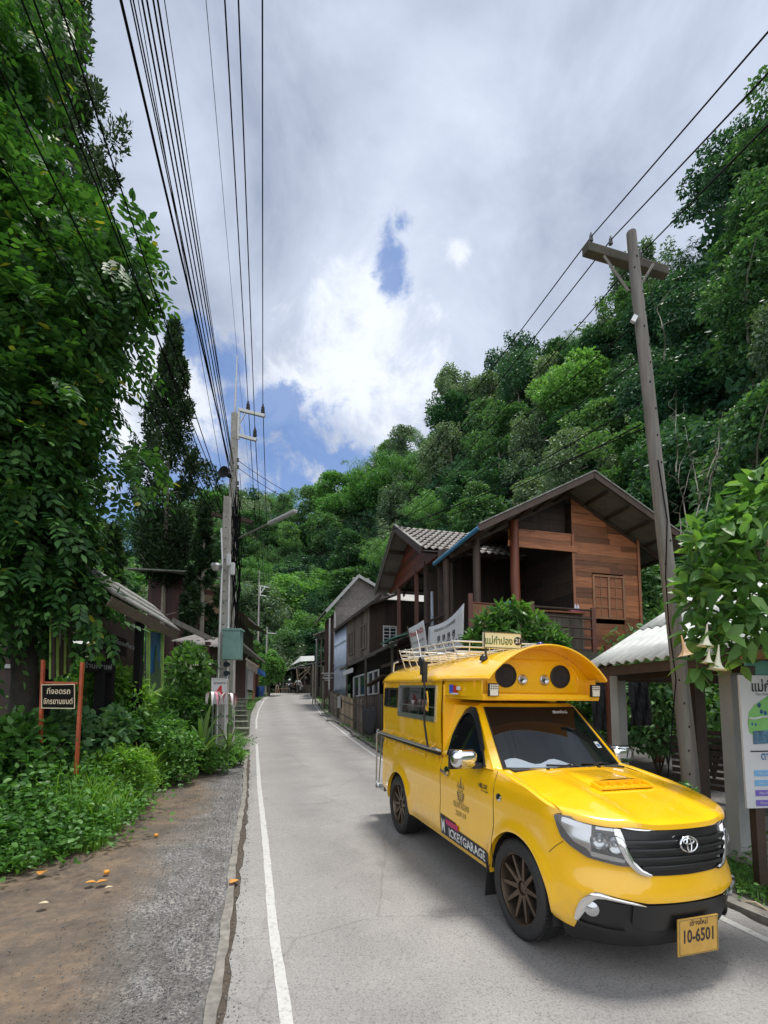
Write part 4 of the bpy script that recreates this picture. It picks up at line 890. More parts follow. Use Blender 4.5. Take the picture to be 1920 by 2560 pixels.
# --- prototypes for the hillside trees, unit: metres, about 8-10 m tall
def crown_proto(kind,seed):
    rs=np.random.RandomState(seed); np.random.seed(seed); parts=[]; 
    if kind=='round':
        H=9; cl=[]
        for k in range(34):
            z=rs.uniform(3.2,8.6); rad=3.0*math.sqrt(max(.05,1-((z-5.6)/3.6)**2)); a=rs.uniform(0,2*PI); q=rs.uniform(.35,1)**.5*rad; cl.append(((math.cos(a)*q,math.sin(a)*q,z),rs.uniform(.75,1.35)))
        for c,r in cl: parts.append(ball_leaves(c,r,int(235*r*r),.33,.18,.6,.6,flat=.75))
    elif kind=='tall':
        cl=[]
        for k in range(40):
            z=rs.uniform(2.2,11.5); rad=2.0*math.sqrt(max(.04,1-((z-6.2)/5.6)**2)); a=rs.uniform(0,2*PI); q=rs.uniform(.3,1)*rad; cl.append(((math.cos(a)*q,math.sin(a)*q,z),rs.uniform(.6,1.15)))
        for c,r in cl: parts.append(ball_leaves(c,r,int(240*r*r),.32,.16,.5,.5,flat=.85,hang=.5))
    elif kind=='feathery':   # arching bamboo-like culms
        for k in range(30):
            a=rs.uniform(0,2*PI); h=rs.uniform(6,10); lean=rs.uniform(1.2,3.6); 
            for t_ in np.linspace(.35,1,9):
                c=(math.cos(a)*lean*t_**2.2,math.sin(a)*lean*t_**2.2,h*(t_-.28*t_**4)); parts.append(ball_leaves(c,.55*(1.25-.5*t_),26,.42,.07,.2,.2,hang=1.2))
    elif kind=='vine':     # drapes of creeper
        for k in range(26):
            a=rs.uniform(0,2*PI); q=rs.uniform(.6,2.6); zt=rs.uniform(5,9.5)*(1-.05*q); L_=rs.uniform(2,5)
            for j in range(int(L_/.5)):
                c=(math.cos(a)*q*(1+.03*j)+rs.uniform(-.2,.2),math.sin(a)*q*(1+.03*j)+rs.uniform(-.2,.2),zt-j*.5); parts.append(ball_leaves(c,.62,42,.28,.18,.3,.4,hang=.9))
    return merge_vf(parts)
def trunk_mesh(h,r,seed,lean=.3,limbs=5,mat_='bark',hl=.5):
    rs=np.random.RandomState(seed); mb=MB(); pts=[]; x=y=0
    for i in range(8):
        k=i/7; pts.append((lean*h*.12*k*k+rs.uniform(-.06,.06)*h*.1,rs.uniform(-.05,.05)*h*.1,h*k))
    mb.tube(pts,r,8,rs=[r*(1.15-.85*i/7) for i in range(8)])
    for j in range(limbs):
        k=rs.uniform(hl,.92); p=Vector(pts[int(k*7)]); a=rs.uniform(0,2*PI); l=h*rs.uniform(.18,.34); q=[p+Vector((math.cos(a)*l*t_,math.sin(a)*l*t_,l*.7*t_**.8)) for t_ in (0,.35,.7,1)]
        mb.tube(q,r*.4,6,rs=[r*.42,r*.3,r*.2,r*.08])
    return mb
KIND={'round':('leaf_hill','rounded','broadleaf tree'),'tall':('leaf_hill_deep','tall narrow','broadleaf tree'),'feathery':('leaf_hill_bright','feathery arching','bamboo clump'),'vine':('leaf_hill_grey','creeper draped','tree')}
protos={}
def make_tree_proto(kind,seed,leaf,nm):
    V,F=crown_proto(kind,seed); e=bpy.data.objects.new(nm,None)
    me=mesh_from('crown',V,F,leaf); tb=trunk_mesh({'round':6,'tall':9,'feathery':5,'vine':7}[kind],.16,seed,limbs=6,mat_='pale_bark',hl=.35)
    tm_=bpy.data.meshes.new('trunk'); tm_.from_pydata([tuple(p) for p in tb.v],[],tb.f); tm_.materials.append(MAT['pale_bark']); return me,tm_
TP=[]
for kind,seed,leaf in (('round',1,'leaf_hill'),('round',2,'leaf_hill_bright'),('round',3,'leaf_hill_deep'),('tall',4,'leaf_hill'),('tall',5,'leaf_hill_grey'),('feathery',6,'leaf_hill_bright'),('feathery',7,'leaf_hill'),('vine',8,'leaf_hill_grey'),('vine',9,'leaf_hill_deep')):
    TP.append((kind,leaf)+make_tree_proto(kind,seed,leaf,'t'))
NAMEK={'round':'broadleaf_tree','tall':'broadleaf_tree','feathery':'bamboo_clump','vine':'creeper_draped_tree'}
LEAFN={'leaf_hill':'mid green','leaf_hill_bright':'bright green','leaf_hill_deep':'deep green','leaf_hill_grey':'grey green'}
SHAPE={'round':'rounded broadleaf tree','tall':'tall narrow tree','feathery':'feathery arching clump','vine':'creeper draped tree'}
def place_tree(i,loc,s,rz_,region):
    kind,leaf,me,tm_=TP[i]; nm=NAMEK[kind]
    t_=bpy.data.objects.new(nm,None); col.objects.link(t_); t_.location=loc; t_.rotation_euler=(0,0,rz_); t_.scale=s; t_.empty_display_size=.5
    lab='%s %s among trees on %s'%(LEAFN[leaf],SHAPE[kind],region)
    tag(t_,lab,'bamboo' if kind=='feathery' else 'tree','%s %ss on %s'%(LEAFN[leaf],SHAPE[kind],region))
    for n_,mm in (('crown',me),('trunk',tm_)):
        o=bpy.data.objects.new(n_,mm); col.objects.link(o); o.parent=t_
    return t_
rs=np.random.RandomState(11); placed=[]; cnt=0; tries=0
while cnt<285 and tries<30000:
    tries+=1
    th=rs.uniform(-44,52) if rs.rand()<.45 else rs.uniform(-6,46); b_=np.interp(th,*zip(*HB)); q_=np.interp(th,*zip(*HR))
    f=rs.uniform(0.0,1.05)**.85; r=b_+(q_-b_)*f; X,Y=r*math.sin(R(th)),r*math.cos(R(th))
    if Y<9 and X<14: continue
    gap=2.0+.032*r
    if any((X-a)**2+(Y-c)**2<((gap+g2)/2)**2 for a,c,g2 in placed): continue
    if th<-6 and f<.3 and rs.rand()<.3: continue
    placed.append((X,Y,gap)); s=(.50+.0062*r)*rs.uniform(.8,1.2)
    s=min(s,1.35)
    w=[3,2,2,2,2,2,2,2,2]
    if th>28: w=[2,1,3,2,1,1,2,3,6]
    elif th>8: w=[3,2,2,3,4,1,1,3,2]
    elif th>-8: w=[3,4,2,1,1,4,3,1,1]
    w=np.array(w)/sum(w); i=rs.choice(9,p=w)
    region='the steep right hillside' if th>22 else ('the slope behind the houses' if th>6 else ('the hill beyond the road' if th>-12 else 'the left hillside'))
    place_tree(i,(X,Y,gz(X,Y)-.6*s),(s*rs.uniform(1.15,1.55),s*rs.uniform(1.15,1.55),s*rs.uniform(.85,1.15)),rs.uniform(0,6.28),region); cnt+=1
# understorey covering the hills
def undergrowth():
    rs=np.random.RandomState(5); C=[];N_=[]
    while len(C)<7000:
        th=rs.uniform(-50,60) if rs.rand()<.4 else rs.uniform(-8,52); b_=np.interp(th,*zip(*HB)); q_=np.interp(th,*zip(*HR)); r=b_-3+(q_-b_+10)*rs.rand()**.9; X,Y=r*math.sin(R(th)),r*math.cos(R(th))
        if Y<7: continue
        C.append((X,Y,gz(X,Y)+rs.uniform(-.1,.9),r))
    C=np.array(C); n=16; P=np.repeat(C[:,:3],n,0); sc_=np.repeat(.6+C[:,3]*.018,n)
    d=np.random.normal(size=P.shape); d/=np.linalg.norm(d,axis=1,keepdims=True); d[:,2]=np.abs(d[:,2]); P=P+d*sc_[:,None]*np.random.uniform(.5,1.1,(len(P),1))
    a,b,nn_=rot_frames(len(P),.6,out=d); s=np.random.uniform(.7,1.3,len(P))*sc_*.46
    return leafmesh('',P,a,b,nn_,s,s*.5,0)
V,F=undergrowth(); o=obj('undergrowth',mesh_from('undergrowth',V,F,'leaf_hill_deep')); tag(o,'dense shrubs and creepers covering the hill slopes','undergrowth',kind='stuff')
# --- foreground left: big tree with compound leaves
def sprays(cl,seed,nspray,ln,wd,m,leaflets=9,hang=.5):
    """cl: clumps (centre,r). each spray: a drooping stalk with paired leaflets"""
    rs=np.random.RandomState(seed); out_=[]
    vol=np.array([r*r for c,r in cl]); vol/=vol.sum()
    idx=rs.choice(len(cl),nspray,p=vol); c=np.array([cl[i][0] for i in idx]); r=np.array([cl[i][1] for i in idx])[:,None]
    d=rs.normal(size=(nspray,3)); d/=np.linalg.norm(d,axis=1,keepdims=True); q=rs.uniform(.45,1.02,(nspray,1))
    st=c+d*r*q; ax=d*.8+rs.normal(size=d.shape)*.5; ax[:,2]-=hang; ax/=np.linalg.norm(ax,axis=1,keepdims=True)
    L_=rs.uniform(.25,.5,(nspray,1))*(ln/.13); up=np.array([0,0,1.])+rs.normal(size=d.shape)*.25; side=np.cross(ax,up); side/=np.linalg.norm(side,axis=1,keepdims=True); nrm=np.cross(side,ax)
    V=[]
    for k in range(leaflets):
        t_=(k//2+1)/(leaflets//2+1); sg=(-1 if k%2 else 1); last=(k==leaflets-1)
        base_=st+ax*L_*t_-np.array([0,0,1])*L_*.25*t_*t_
        a=(ax*.45+side*sg*.85 if not last else ax); a=a-np.array([0,0,.35]); a=a/np.linalg.norm(a,axis=1,keepdims=True)
        b=np.cross(nrm,a); b/=np.linalg.norm(b,axis=1,keepdims=True); n_=np.cross(a,b); s=rs.uniform(.8,1.2,nspray)*ln
        out_.append(leafmesh('',base_,a,b,n_,s,s*wd/ln,.12))
    return merge_vf(out_)
# ================================================================ left foreground
bt=thing('large_broadleaf_tree','huge leafy tree overhanging the left verge, glossy compound leaves drooping beside the wires','tree',(-5.9,8.2,rz(8.2)))
cl=[]; rsx=np.random.RandomState(3)
def cp(u,v,Y,r): cl.append((np.array(at(u,v,Y)),r))
for u,v,Y,r in [(-110,60,8.2,1.15),(-70,170,8.4,1.0),(-100,330,8,1.3),(0,330,8.4,.8),(10,470,8,1.15),(105,520,8.4,.7),(-80,640,8,1.3),(90,640,8,1.1),(210,600,8.2,.7),(280,640,8.0,.55),(180,720,7.8,.9),(300,740,8,.45),(20,820,7.6,1.2),(160,860,7.8,.9),(240,800,7.8,.45),(-80,950,7.6,1.3),(80,1000,7.5,1.0),(140,980,7.6,.55),(190,940,7.6,.35),(10,1130,7.4,1.1),(90,1130,7.5,.7),(150,1120,7.6,.42),(175,1180,7.6,.3),(-60,1280,7.4,1.1),(90,1280,7.5,.8),(130,1290,7.8,.5),(180,1330,8,.33),(205,1420,8,.3),(60,1400,7.6,.7),(170,1420,8,.5),(-60,1480,7.6,.9),(210,1500,8,.4),(260,1550,8.1,.22),(330,690,8,.3),(345,640,8.0,.22),(-180,150,8.5,1.4),(-200,500,8.5,1.5),(-220,900,8.5,1.5),(-200,1250,8.5,1.4),(-120,-80,8.4,1.0)]:
    cp(u,v,Y,r)
    for k in range(2):
        j=rsx.normal(size=3)*r*.55; cl.append((np.array(at(u,v,Y))+j+np.array([-.1,0.3,0]),r*.55))
V,F=sprays(cl,4,6800,.16,.075,'leaf_big_tree'); obj('crown',mesh_from('crown',V-np.array(bt.location),F,'leaf_big_tree'),bt)
cl2=[(c+np.array([-.5,1.1,0]),r*1.15) for c,r in cl if r>.55]; P=[ball_leaves(c,r,int(70*r*r),.30,.16,.4,.3) for c,r in cl2]; V,F=merge_vf(P)
obj('inner_foliage',mesh_from('inner_foliage',V-np.array(bt.location),F,'leaf_big_tree'),bt)
mb=MB(); b0=Vector((-5.9,8.2,rz(8.2)-.2)); tp=[b0,at(62,1700,8.2),at(58,1450,8.2),at(70,1100,8.2),at(90,700,8.3),at(60,300,8.4)]; mb.tube(tp,.2,14,rs=[.26,.19,.18,.15,.11,.06])
for a,c in (((62,1300),(190,1150)),((66,1150),(-120,950)),((75,950),(220,830)),((85,750),(300,690)),((80,700),(-80,500)),((85,600),(160,430)),((62,1420),(170,1400))):
    p,q=at(*a,8.2),at(*c,7.9); mb.tube([p,p.lerp(q,.5)+Vector((0,0,.12)),q],.06,7,rs=[.085,.05,.02])
mb.build('trunk','dark_bark',bt,smooth=True)
# conifers
def conifer(name,base_,h,rw,label,seed,n=15000,clumps=120,gap=.0,tp=1.0,group=None,stems=True,PF=([0,.2,.4,.6,.8,.92,1],[.6,.95,1,.85,.55,.25,.08])):
    rs=np.random.RandomState(seed); np.random.seed(seed); t_=thing(name,label,'conifer',base_,group=group); P=[]
    for k in range(clumps):
        z=gap+(1-gap)*(k/(clumps-1))**1.15; prof=float(np.interp(z,*PF)) ; rad=rw*prof*rs.uniform(.55,1.15); a=k*2.4+rs.uniform(-.5,.5)
        q=rad*rs.uniform(.3,.9)**.7; c=(math.cos(a)*q,math.sin(a)*q,z*h); r=max(.15,rw*.30*(1-.55*z)*rs.uniform(.7,1.2))
        P.append(ball_leaves(c,r,int(1.5*n/clumps),.20,.085,.1,.25,flat=1.5,hang=-1.2))
        if rs.rand()<.5: P.append(ball_leaves((c[0]*1.15,c[1]*1.15,c[2]+r*1.2),r*.5,int(n/clumps*.35),.19,.08,.1,.2,flat=1.9,hang=-1.5))
    V,F=merge_vf(P); obj('crown',mesh_from('crown',V,F,'leaf_conifer'),t_)
    mb=MB(); mb.tube([(0,0,-.2),(0.03,0,h*.3),(-.02,0,h*.7),(0,0,h*.97)],.1,8,rs=[.15,.11,.06,.015])
    for k in range(16):
        z=h*(.12+.05*k); a=k*2.1; l=rw*.8*(1-.04*k); mb.tube([(0,0,z),(math.cos(a)*l*.6,math.sin(a)*l*.6,z+l*.15),(math.cos(a)*l,math.sin(a)*l,z+l*.5)],.02,5,rs=[.035,.02,.008])
    o=mb.build('trunk','pale_bark',t_,local=True,smooth=True); return t_
def zbase(u,Y): p=at(u,1700,Y); return Vector((p.x,p.y,gz(p.x,p.y)))
b_=zbase(400,22); conifer('cypress_tree',b_,at(415,820,22).z-b_.z,1.95,'tall dark cypress with a spire top standing behind the power pole',21,17000,112,gap=.36,PF=([.35,.42,.5,.6,.66,.70,.78,.85,.92,1],[.35,.62,.9,1.0,.97,.72,.5,.36,.2,.04]))
b_=zbase(500,19.5); conifer('cypress_tree',b_,at(510,1268,19.5).z-b_.z,1.05,'short dark cypress bush right against the concrete poles',22,7000,60,gap=.1)
b_=zbase(40,15); conifer('cypress_tree',b_,at(50,-260,15).z-b_.z,2.15,'very tall dark cypress half hidden behind the big leafy tree',23,42000,300,gap=.1,PF=([0,.4,.68,.78,.88,1],[.9,1,1,.66,.34,.06]))
b_=zbase(270,17); conifer('cypress_tree',b_,at(290,1330,17).z-b_.z,.9,'low dark cypress between the big tree and the red house',24,5000,50,gap=.1)
# ---- verge vegetation
def kerbX(Y): return xi(LEDGE,Y)
def veg_edge(Y):   # right border of the weeds, world x as a function of depth (from the photo)
    pts=[(0,2150),(60,2140),(130,2120),(230,2110),(300,2070),(330,2010),(400,1950),(450,1900),(520,1880),(590,1860),(600,1835)]
    return pts
VE=[ground(u,v) for u,v in [(-200,2260),(0,2185),(90,2165),(230,2118),(300,2060),(350,1985),(420,1935),(480,1922),(572,1892),(602,1862)]]
VEY=[p.y for p in VE]; VEX=[p.x for p in VE]
def vx(Y): return (float(np.interp(Y,VEY,VEX)) if Y>VEY[0] else VEX[0]-(VEY[0]-Y)*.9)+.10*math.sin(Y*3.1)+.07*math.sin(Y*7.7+1)
def lump(x,y): return .62+.38*np.sin(x*2.3+1.1*np.sin(y*1.7))*np.sin(y*2.1+np.sin(x*3.1))+.25*np.sin(x*6.1+y*4.3)*np.sin(y*7.3-x*2.2)
def scatter(n,y0,y1,depth,seed,pw=1.0):
    rs=np.random.RandomState(seed); o=[]
    while len(o)<n:
        Y=y0+(y1-y0)*rs.rand(); d=depth*rs.rand()**pw; X=vx(Y)-d
        o.append((X,Y,rz(Y),d))
    return np.array(o)
# leafy weeds
def weeds(S_,hmax,nl,ln,wd,seed,spread=.22,up=.9,fold=.15):
    rs=np.random.RandomState(seed); n=len(S_); P=np.repeat(S_[:,:3],nl,0); d=np.repeat(S_[:,3],nl); hh=hmax*(.42+.58*np.clip(d/.8,0,1))*np.repeat(rs.uniform(.6,1.15,n),nl)
    hh=hh*np.clip(lump(P[:,0],P[:,1]),.25,1.4); t_=rs.rand(len(P))**.7; P=P+np.stack([rs.normal(size=len(P))*spread*(.4+t_),rs.normal(size=len(P))*spread*(.4+t_),hh*t_],1)
    a,b,nn_=rot_frames(len(P),up); a[:,2]*=.4; a/=np.linalg.norm(a,axis=1,keepdims=True); s=rs.uniform(.6,1.3,len(P)); return leafmesh('',P,a,b,np.cross(a,b),ln*s,wd*s,fold,droop=.15)
V1=weeds(scatter(4200,3.0,18.5,2.6,31,.85),.78,24,.066,.038,41,.17); V2=weeds(scatter(1500,4.5,12,3.5,32,1.2),1.4,22,.085,.05,42,.28); V,F=merge_vf([V1,V2])
o=obj('weeds',mesh_from('weeds',V,F,'leaf_weed')); tag(o,'tangle of leafy green weeds covering the left verge','weeds',kind='stuff')
def blades(S_,nl,ln,wd,seed,lean=.6,hs=1):
    rs=np.random.RandomState(seed); n=len(S_)*nl; P=np.repeat(S_[:,:3],nl,0)+np.stack([rs.normal(size=n)*.07,rs.normal(size=n)*.07,np.zeros(n)],1); a=rs.uniform(0,2*PI,n); dr=np.stack([np.cos(a),np.sin(a),np.zeros(n)],1); L_=(ln*rs.uniform(.35,1.25,n)*np.clip(lump(P[:,0]*1.7,P[:,1]*1.7),.4,1.3))[:,None]; W2=(wd*rs.uniform(.7,1.2,n))[:,None]; side=np.cross(dr,[0,0,1.]); le=rs.uniform(.2,1,n)[:,None]*lean; V=[];F=[]
    pts=[]
    for k,t_ in enumerate((0,.4,.75,1)):
        c=P+dr*L_*le*t_**2+np.array([0,0,1])*L_*(t_-.35*le*t_**3)*hs; w_=W2*(1,.9,.55,.05)[k]/2; pts+= [c-side*w_,c+side*w_]
    V=np.stack(pts,1).reshape(-1,3); b=np.arange(n)[:,None]*8; F=np.concatenate([b+np.array([[2*k,2*k+1,2*k+3,2*k+2]]) for k in range(3)],1).reshape(-1,4); return V,F
g1=[ground(*p) for p in ((240,2070),(300,2020),(350,1975),(395,1935),(300,1965),(340,1915),(255,1990),(380,1890),(425,1890),(200,1960),(290,1900),(440,1860),(230,1900))]
gs=[]; rsg=np.random.RandomState(8)
for p in g1:
    for k in range(40): X=p.x+rsg.normal()*.32-.12; Y=p.y+rsg.normal()*.5; gs.append((min(X,vx(Y)+.02),Y,rz(Y),1))
V,F=merge_vf([blades(np.array(gs),30,.98,.020,51,.85),blades(scatter(900,3,13,.5,33),12,.22,.010,52,.9)])
o=obj('tall_grass',mesh_from('tall_grass',V,F,'leaf_grass')); tag(o,'long bright green grass tufts spilling onto the gravel','grass',kind='stuff')
# shrubs: each its own plant
def shrub(name,label,u,v,Y,h,w_,leaf,seed,ln=.12,wd=.055,n=3500,cat='shrub',clumps=14,group=None,zb=None,fold=.12):
    rs=np.random.RandomState(seed); np.random.seed(seed); p=at(u,v,Y); zb=gz(p.x,p.y) if zb is None else zb; t_=thing(name,label,cat,(p.x,p.y,zb),group=group); P=[]
    for k in range(clumps):
        a=rs.uniform(0,2*PI); q=w_*.5*rs.uniform(.1,.9); z=h*rs.uniform(.3,.92); r=rs.uniform(.16,.30)*min(w_,h); P.append(ball_leaves((math.cos(a)*q,math.sin(a)*q,z),r,n//clumps,ln,wd,.7,.3,fold=fold))
    V,F=merge_vf(P); obj('foliage',mesh_from('foliage',V,F,leaf),t_); mb=MB()
    for k in range(7): a=k*.9; mb.tube([(0,0,0),(math.cos(a)*w_*.12,math.sin(a)*w_*.12,h*.4),(math.cos(a)*w_*.3,math.sin(a)*w_*.3,h*.8)],.012,5,rs=[.02,.014,.006])
    mb.build('stem','bark',t_,local=True); return t_
shrub('leafy_shrub','broad leafy bush in shade left of the red post sign',40,1850,7.6,1.5,2.2,'leaf_weed',61,.16,.09,4200)
shrub('leafy_shrub','bushy shrub between the sign posts and the notice board',285,1780,10.2,1.7,1.5,'leaf_weed',62,.13,.06,5200)
shrub('leafy_shrub','fresh green fern bush below the left end of the notice board roof',300,1700,10.2,2.6,1.2,'leaf_grass',63,.15,.05,3800)
shrub('leafy_shrub','dense bush in front of the notice board post',385,1780,11.2,1.3,1.3,'leaf_weed',64,.11,.055,5200)
shrub('leafy_shrub','bush of small leaves beside the red figured sign',450,1770,12.3,1.9,1.3,'leaf_weed',65,.11,.05,4600)
shrub('leafy_shrub','dark shrub under the concrete pole left of the number sign',505,1740,13.2,1.7,1.1,'leaf_hill',66,.11,.05,3000)
shrub('leafy_shrub','bush with orange blooms under the porch roof of the red house',430,1700,14,2.6,2.6,'leaf_weed',67,.14,.07,4200)
shrub('leafy_shrub','low weedy bush by the road edge behind the lily clump',583,1840,13.2,.45,.8,'leaf_weed',68,.07,.04,1600)
shrub('leafy_shrub','pale green vine climbing under the big tree canopy',215,1600,9.6,2.6,1.0,'leaf_weed',69,.13,.08,2600)
shrub('leafy_shrub','tangled shrub behind the parking sign',150,1780,9.0,1.7,2.4,'leaf_hill',70,.16,.09,4200)
shrub('leafy_shrub','bright leafy bush spilling over the gravel edge left of the strap leaved lily',425,1850,11.0,1.25,1.3,'leaf_weed',111,.085,.045,4200)
shrub('leafy_shrub','low bright bush at the foot of the concrete pole beside the lily',535,1870,12.3,.8,1.1,'leaf_weed',112,.08,.042,2600)
shrub('leafy_shrub','bright bush of fine leaves just right of the parking sign post',300,1920,8.6,1.0,1.1,'leaf_grass',113,.09,.035,3000)
# trumpet flower bush behind notice board (left)
lt=shrub('trumpet_flower_bush','left trumpet flower bush with hanging white blooms beside the notice board',462,1640,13,3.4,1.5,'leaf_trumpet',71,.18,.09,2600,cat='flowering bush')
def trumpet(parent,p,s=1.0,m='flower_white',tilt=0):
    mb=MB(); q=Matrix.Rotation(tilt,3,'Y'); prof=[(.006,0),(.010,-.05),(.016,-.11),(.024,-.16),(.038,-.20),(.062,-.232),(.078,-.240)]; P=[]
    for r,h in prof: P.append([Vector(p)+q@Vector((r*s*(1+.18*math.cos(5*a)*(r>.03))*math.cos(a),r*s*(1+.18*math.cos(5*a)*(r>.03))*math.sin(a),h*s)) for a in np.linspace(0,2*PI,21)])
    mb.grid(P); mb.build('flower',m,parent,smooth=True)
for u,v in ((465,1645),(452,1655),(477,1650),(490,1640)): trumpet(lt,at(u,v,12.6),1.0)
# lily-like strap plant
def strap_plant(label,u,v,Y,L_,W2,n,seed,leaf='leaf_lily'):
    rs=np.random.RandomState(seed); p=at(u,v,Y); t_=thing('strap_leaf_lily',label,'plant',p); 
    for k in range(n):
        a=rs.uniform(0,2*PI); l=L_*rs.uniform(.7,1.1); le=rs.uniform(.15,.95); mb=MB(); P=[]
        for i in range(9):
            q=i/8; r=l*le*q**1.3; z=l*(q*(1.15-le*.55)-.55*le*q**2.6); w_=W2*math.sin(PI*min(.98,q*.86+.12))**.6*(1 if q<.99 else .1); c=Vector((math.cos(a)*r,math.sin(a)*r,z)); s_=Vector((-math.sin(a),math.cos(a),0)); P.append([c-s_*w_/2+Vector((0,0,w_*.15)),c,c+s_*w_/2+Vector((0,0,w_*.15))])
        mb.grid(P); mb.build('leaf',leaf,t_,local=True,smooth=True)
    return t_
strap_plant('large spider lily with long arching strap leaves at the bend of the verge',505,1890,11.6,1.25,.10,24,81)
strap_plant('smaller strap leaved lily leaning out beside the road edge',572,1880,12.1,.95,.065,18,82)
# litter on the verge
def fruit(label,u,v,r,seed):
    rs=np.random.RandomState(seed); p=ground(u,v); mb=MB(); P=[]
    for i in range(8):
        ph=PI*i/7; P.append([Vector((r*math.sin(ph)*math.cos(a)*(1+.08*math.sin(3*a)),r*math.sin(ph)*math.sin(a),r*.8+r*.8*math.cos(ph))) for a in np.linspace(0,2*PI,15)])
    mb.grid(P); mb.v=[tuple(Vector(q)+p) for q in mb.v]; single('fallen_fruit',mb,'fruit_orange',label,'fruit',smooth=True)
fruit('orange fruit on the gravel farthest up the verge, away from the weeds',390,2093,.030,1); fruit('round orange fruit on bare dirt at the edge of the weeds',266,2187,.032,2)
def fleaf(label,u,v,s,rot,m='dead_leaf'):
    p=ground(u,v)+Vector((0,0,.02)); mb=MB(); P=[]
    for i in range(7):
        q=i/6; w_=s*.42*math.sin(PI*min(.97,q*.9+.06)); c=Vector((math.cos(rot),math.sin(rot),0))*s*(q-.5)+Vector((0,0,.03*s+.25*s*(q-.5)**2)); sd=Vector((-math.sin(rot),math.cos(rot),0)); P.append([p+c-sd*w_+Vector((0,0,w_*.5)),p+c,p+c+sd*w_+Vector((0,0,w_*.4))])
    mb.grid(P); single('fallen_leaf',mb,m,label,'leaf')
fleaf('folded orange leaf lying just below the round fruit',255,2212,.11,.8); fleaf('curled orange leaf left of the fallen fruits',226,2214,.10,.2)
fleaf('yellow orange leaf caught low in the weeds, nearest the dirt',105,2190,.14,1.9); fleaf('large orange leaf lying on the weeds at far left',55,2130,.16,.3); fleaf('small orange leaf among the weeds between two larger ones',80,2165,.12,.6)
fleaf('brown leaf in the gutter beside the kerb',585,2212,.12,1.2); fleaf('pale thin leaf lying below the orange fruits',272,2226,.07,.7,'pale_litter'); fleaf('dry pale leaf on the red soil',108,2268,.09,.2,'pale_litter')
rs=np.random.RandomState(77); mb=MB()
for k in range(6500):
    Y=2.4+rs.rand()**1.6*9.5; X=kx(Y)-.14-abs(rs.normal())*(.55 if rs.rand()<.93 else 1.6) if rs.rand()<.93 else kx(Y)+.06+rs.uniform(-.05,.08)
    if X<vx(Y)-.1: continue
    s=rs.uniform(.006,.015)*(1.5 if rs.rand()<.04 else 1); q=Euler(rs.uniform(0,6,3)).to_matrix(); c0=Vector((X,Y,rz(Y)+.002)); dd=[q@Vector(d) for d in ((s*.8,0,0),(-s*.7,s*.1,0),(0,s*.6,.1*s),(0,-s*.55,0),(0,0,s*.5),(0,.1*s,-s*.45))]; mb.add([c0+d for d in dd],[(0,2,4),(2,1,4),(1,3,4),(3,0,4),(2,0,5),(1,2,5),(3,1,5),(0,3,5)])
o=mb.build('gravel','stone'); tag(o,'loose gravel stones scattered over the left verge','gravel',kind='stuff')
# grass on the right verge
S2=[]; rs=np.random.RandomState(14)
for k in range(900):
    Y=3.6+rs.rand()*7; X=xi(RLINE,Y)+.75+abs(rs.normal())*1.2; S2.append((X,Y,rz(Y),rs.rand()))
V,F=merge_vf([blades(np.array(S2),14,.16,.010,53,.9),weeds(np.array(S2),.25,10,.06,.035,54,.12)])
o=obj('verge_grass',mesh_from('verge_grass',V,F,'leaf_weed')); tag(o,'short weeds and grass along the right verge','grass',kind='stuff')
S2=[]
for k in range(500):
    Y=14+rs.rand()*38; X=xi(RLINE,Y)+.45+abs(rs.normal())*.2; S2.append((X,Y,rz(Y),rs.rand()*.3)) if k%4==0 else (S2.append((kerbX(Y)-.15-abs(rs.normal())*.4,Y,rz(Y),rs.rand()*.3)) if Y>33 or Y<16 else None)
V,F=weeds(np.array(S2),.35,12,.09,.05,55,.14); o=obj('roadside_weeds',mesh_from('roadside_weeds',V,F,'leaf_weed')); tag(o,'small weeds growing along both road edges uphill','weeds',kind='stuff')
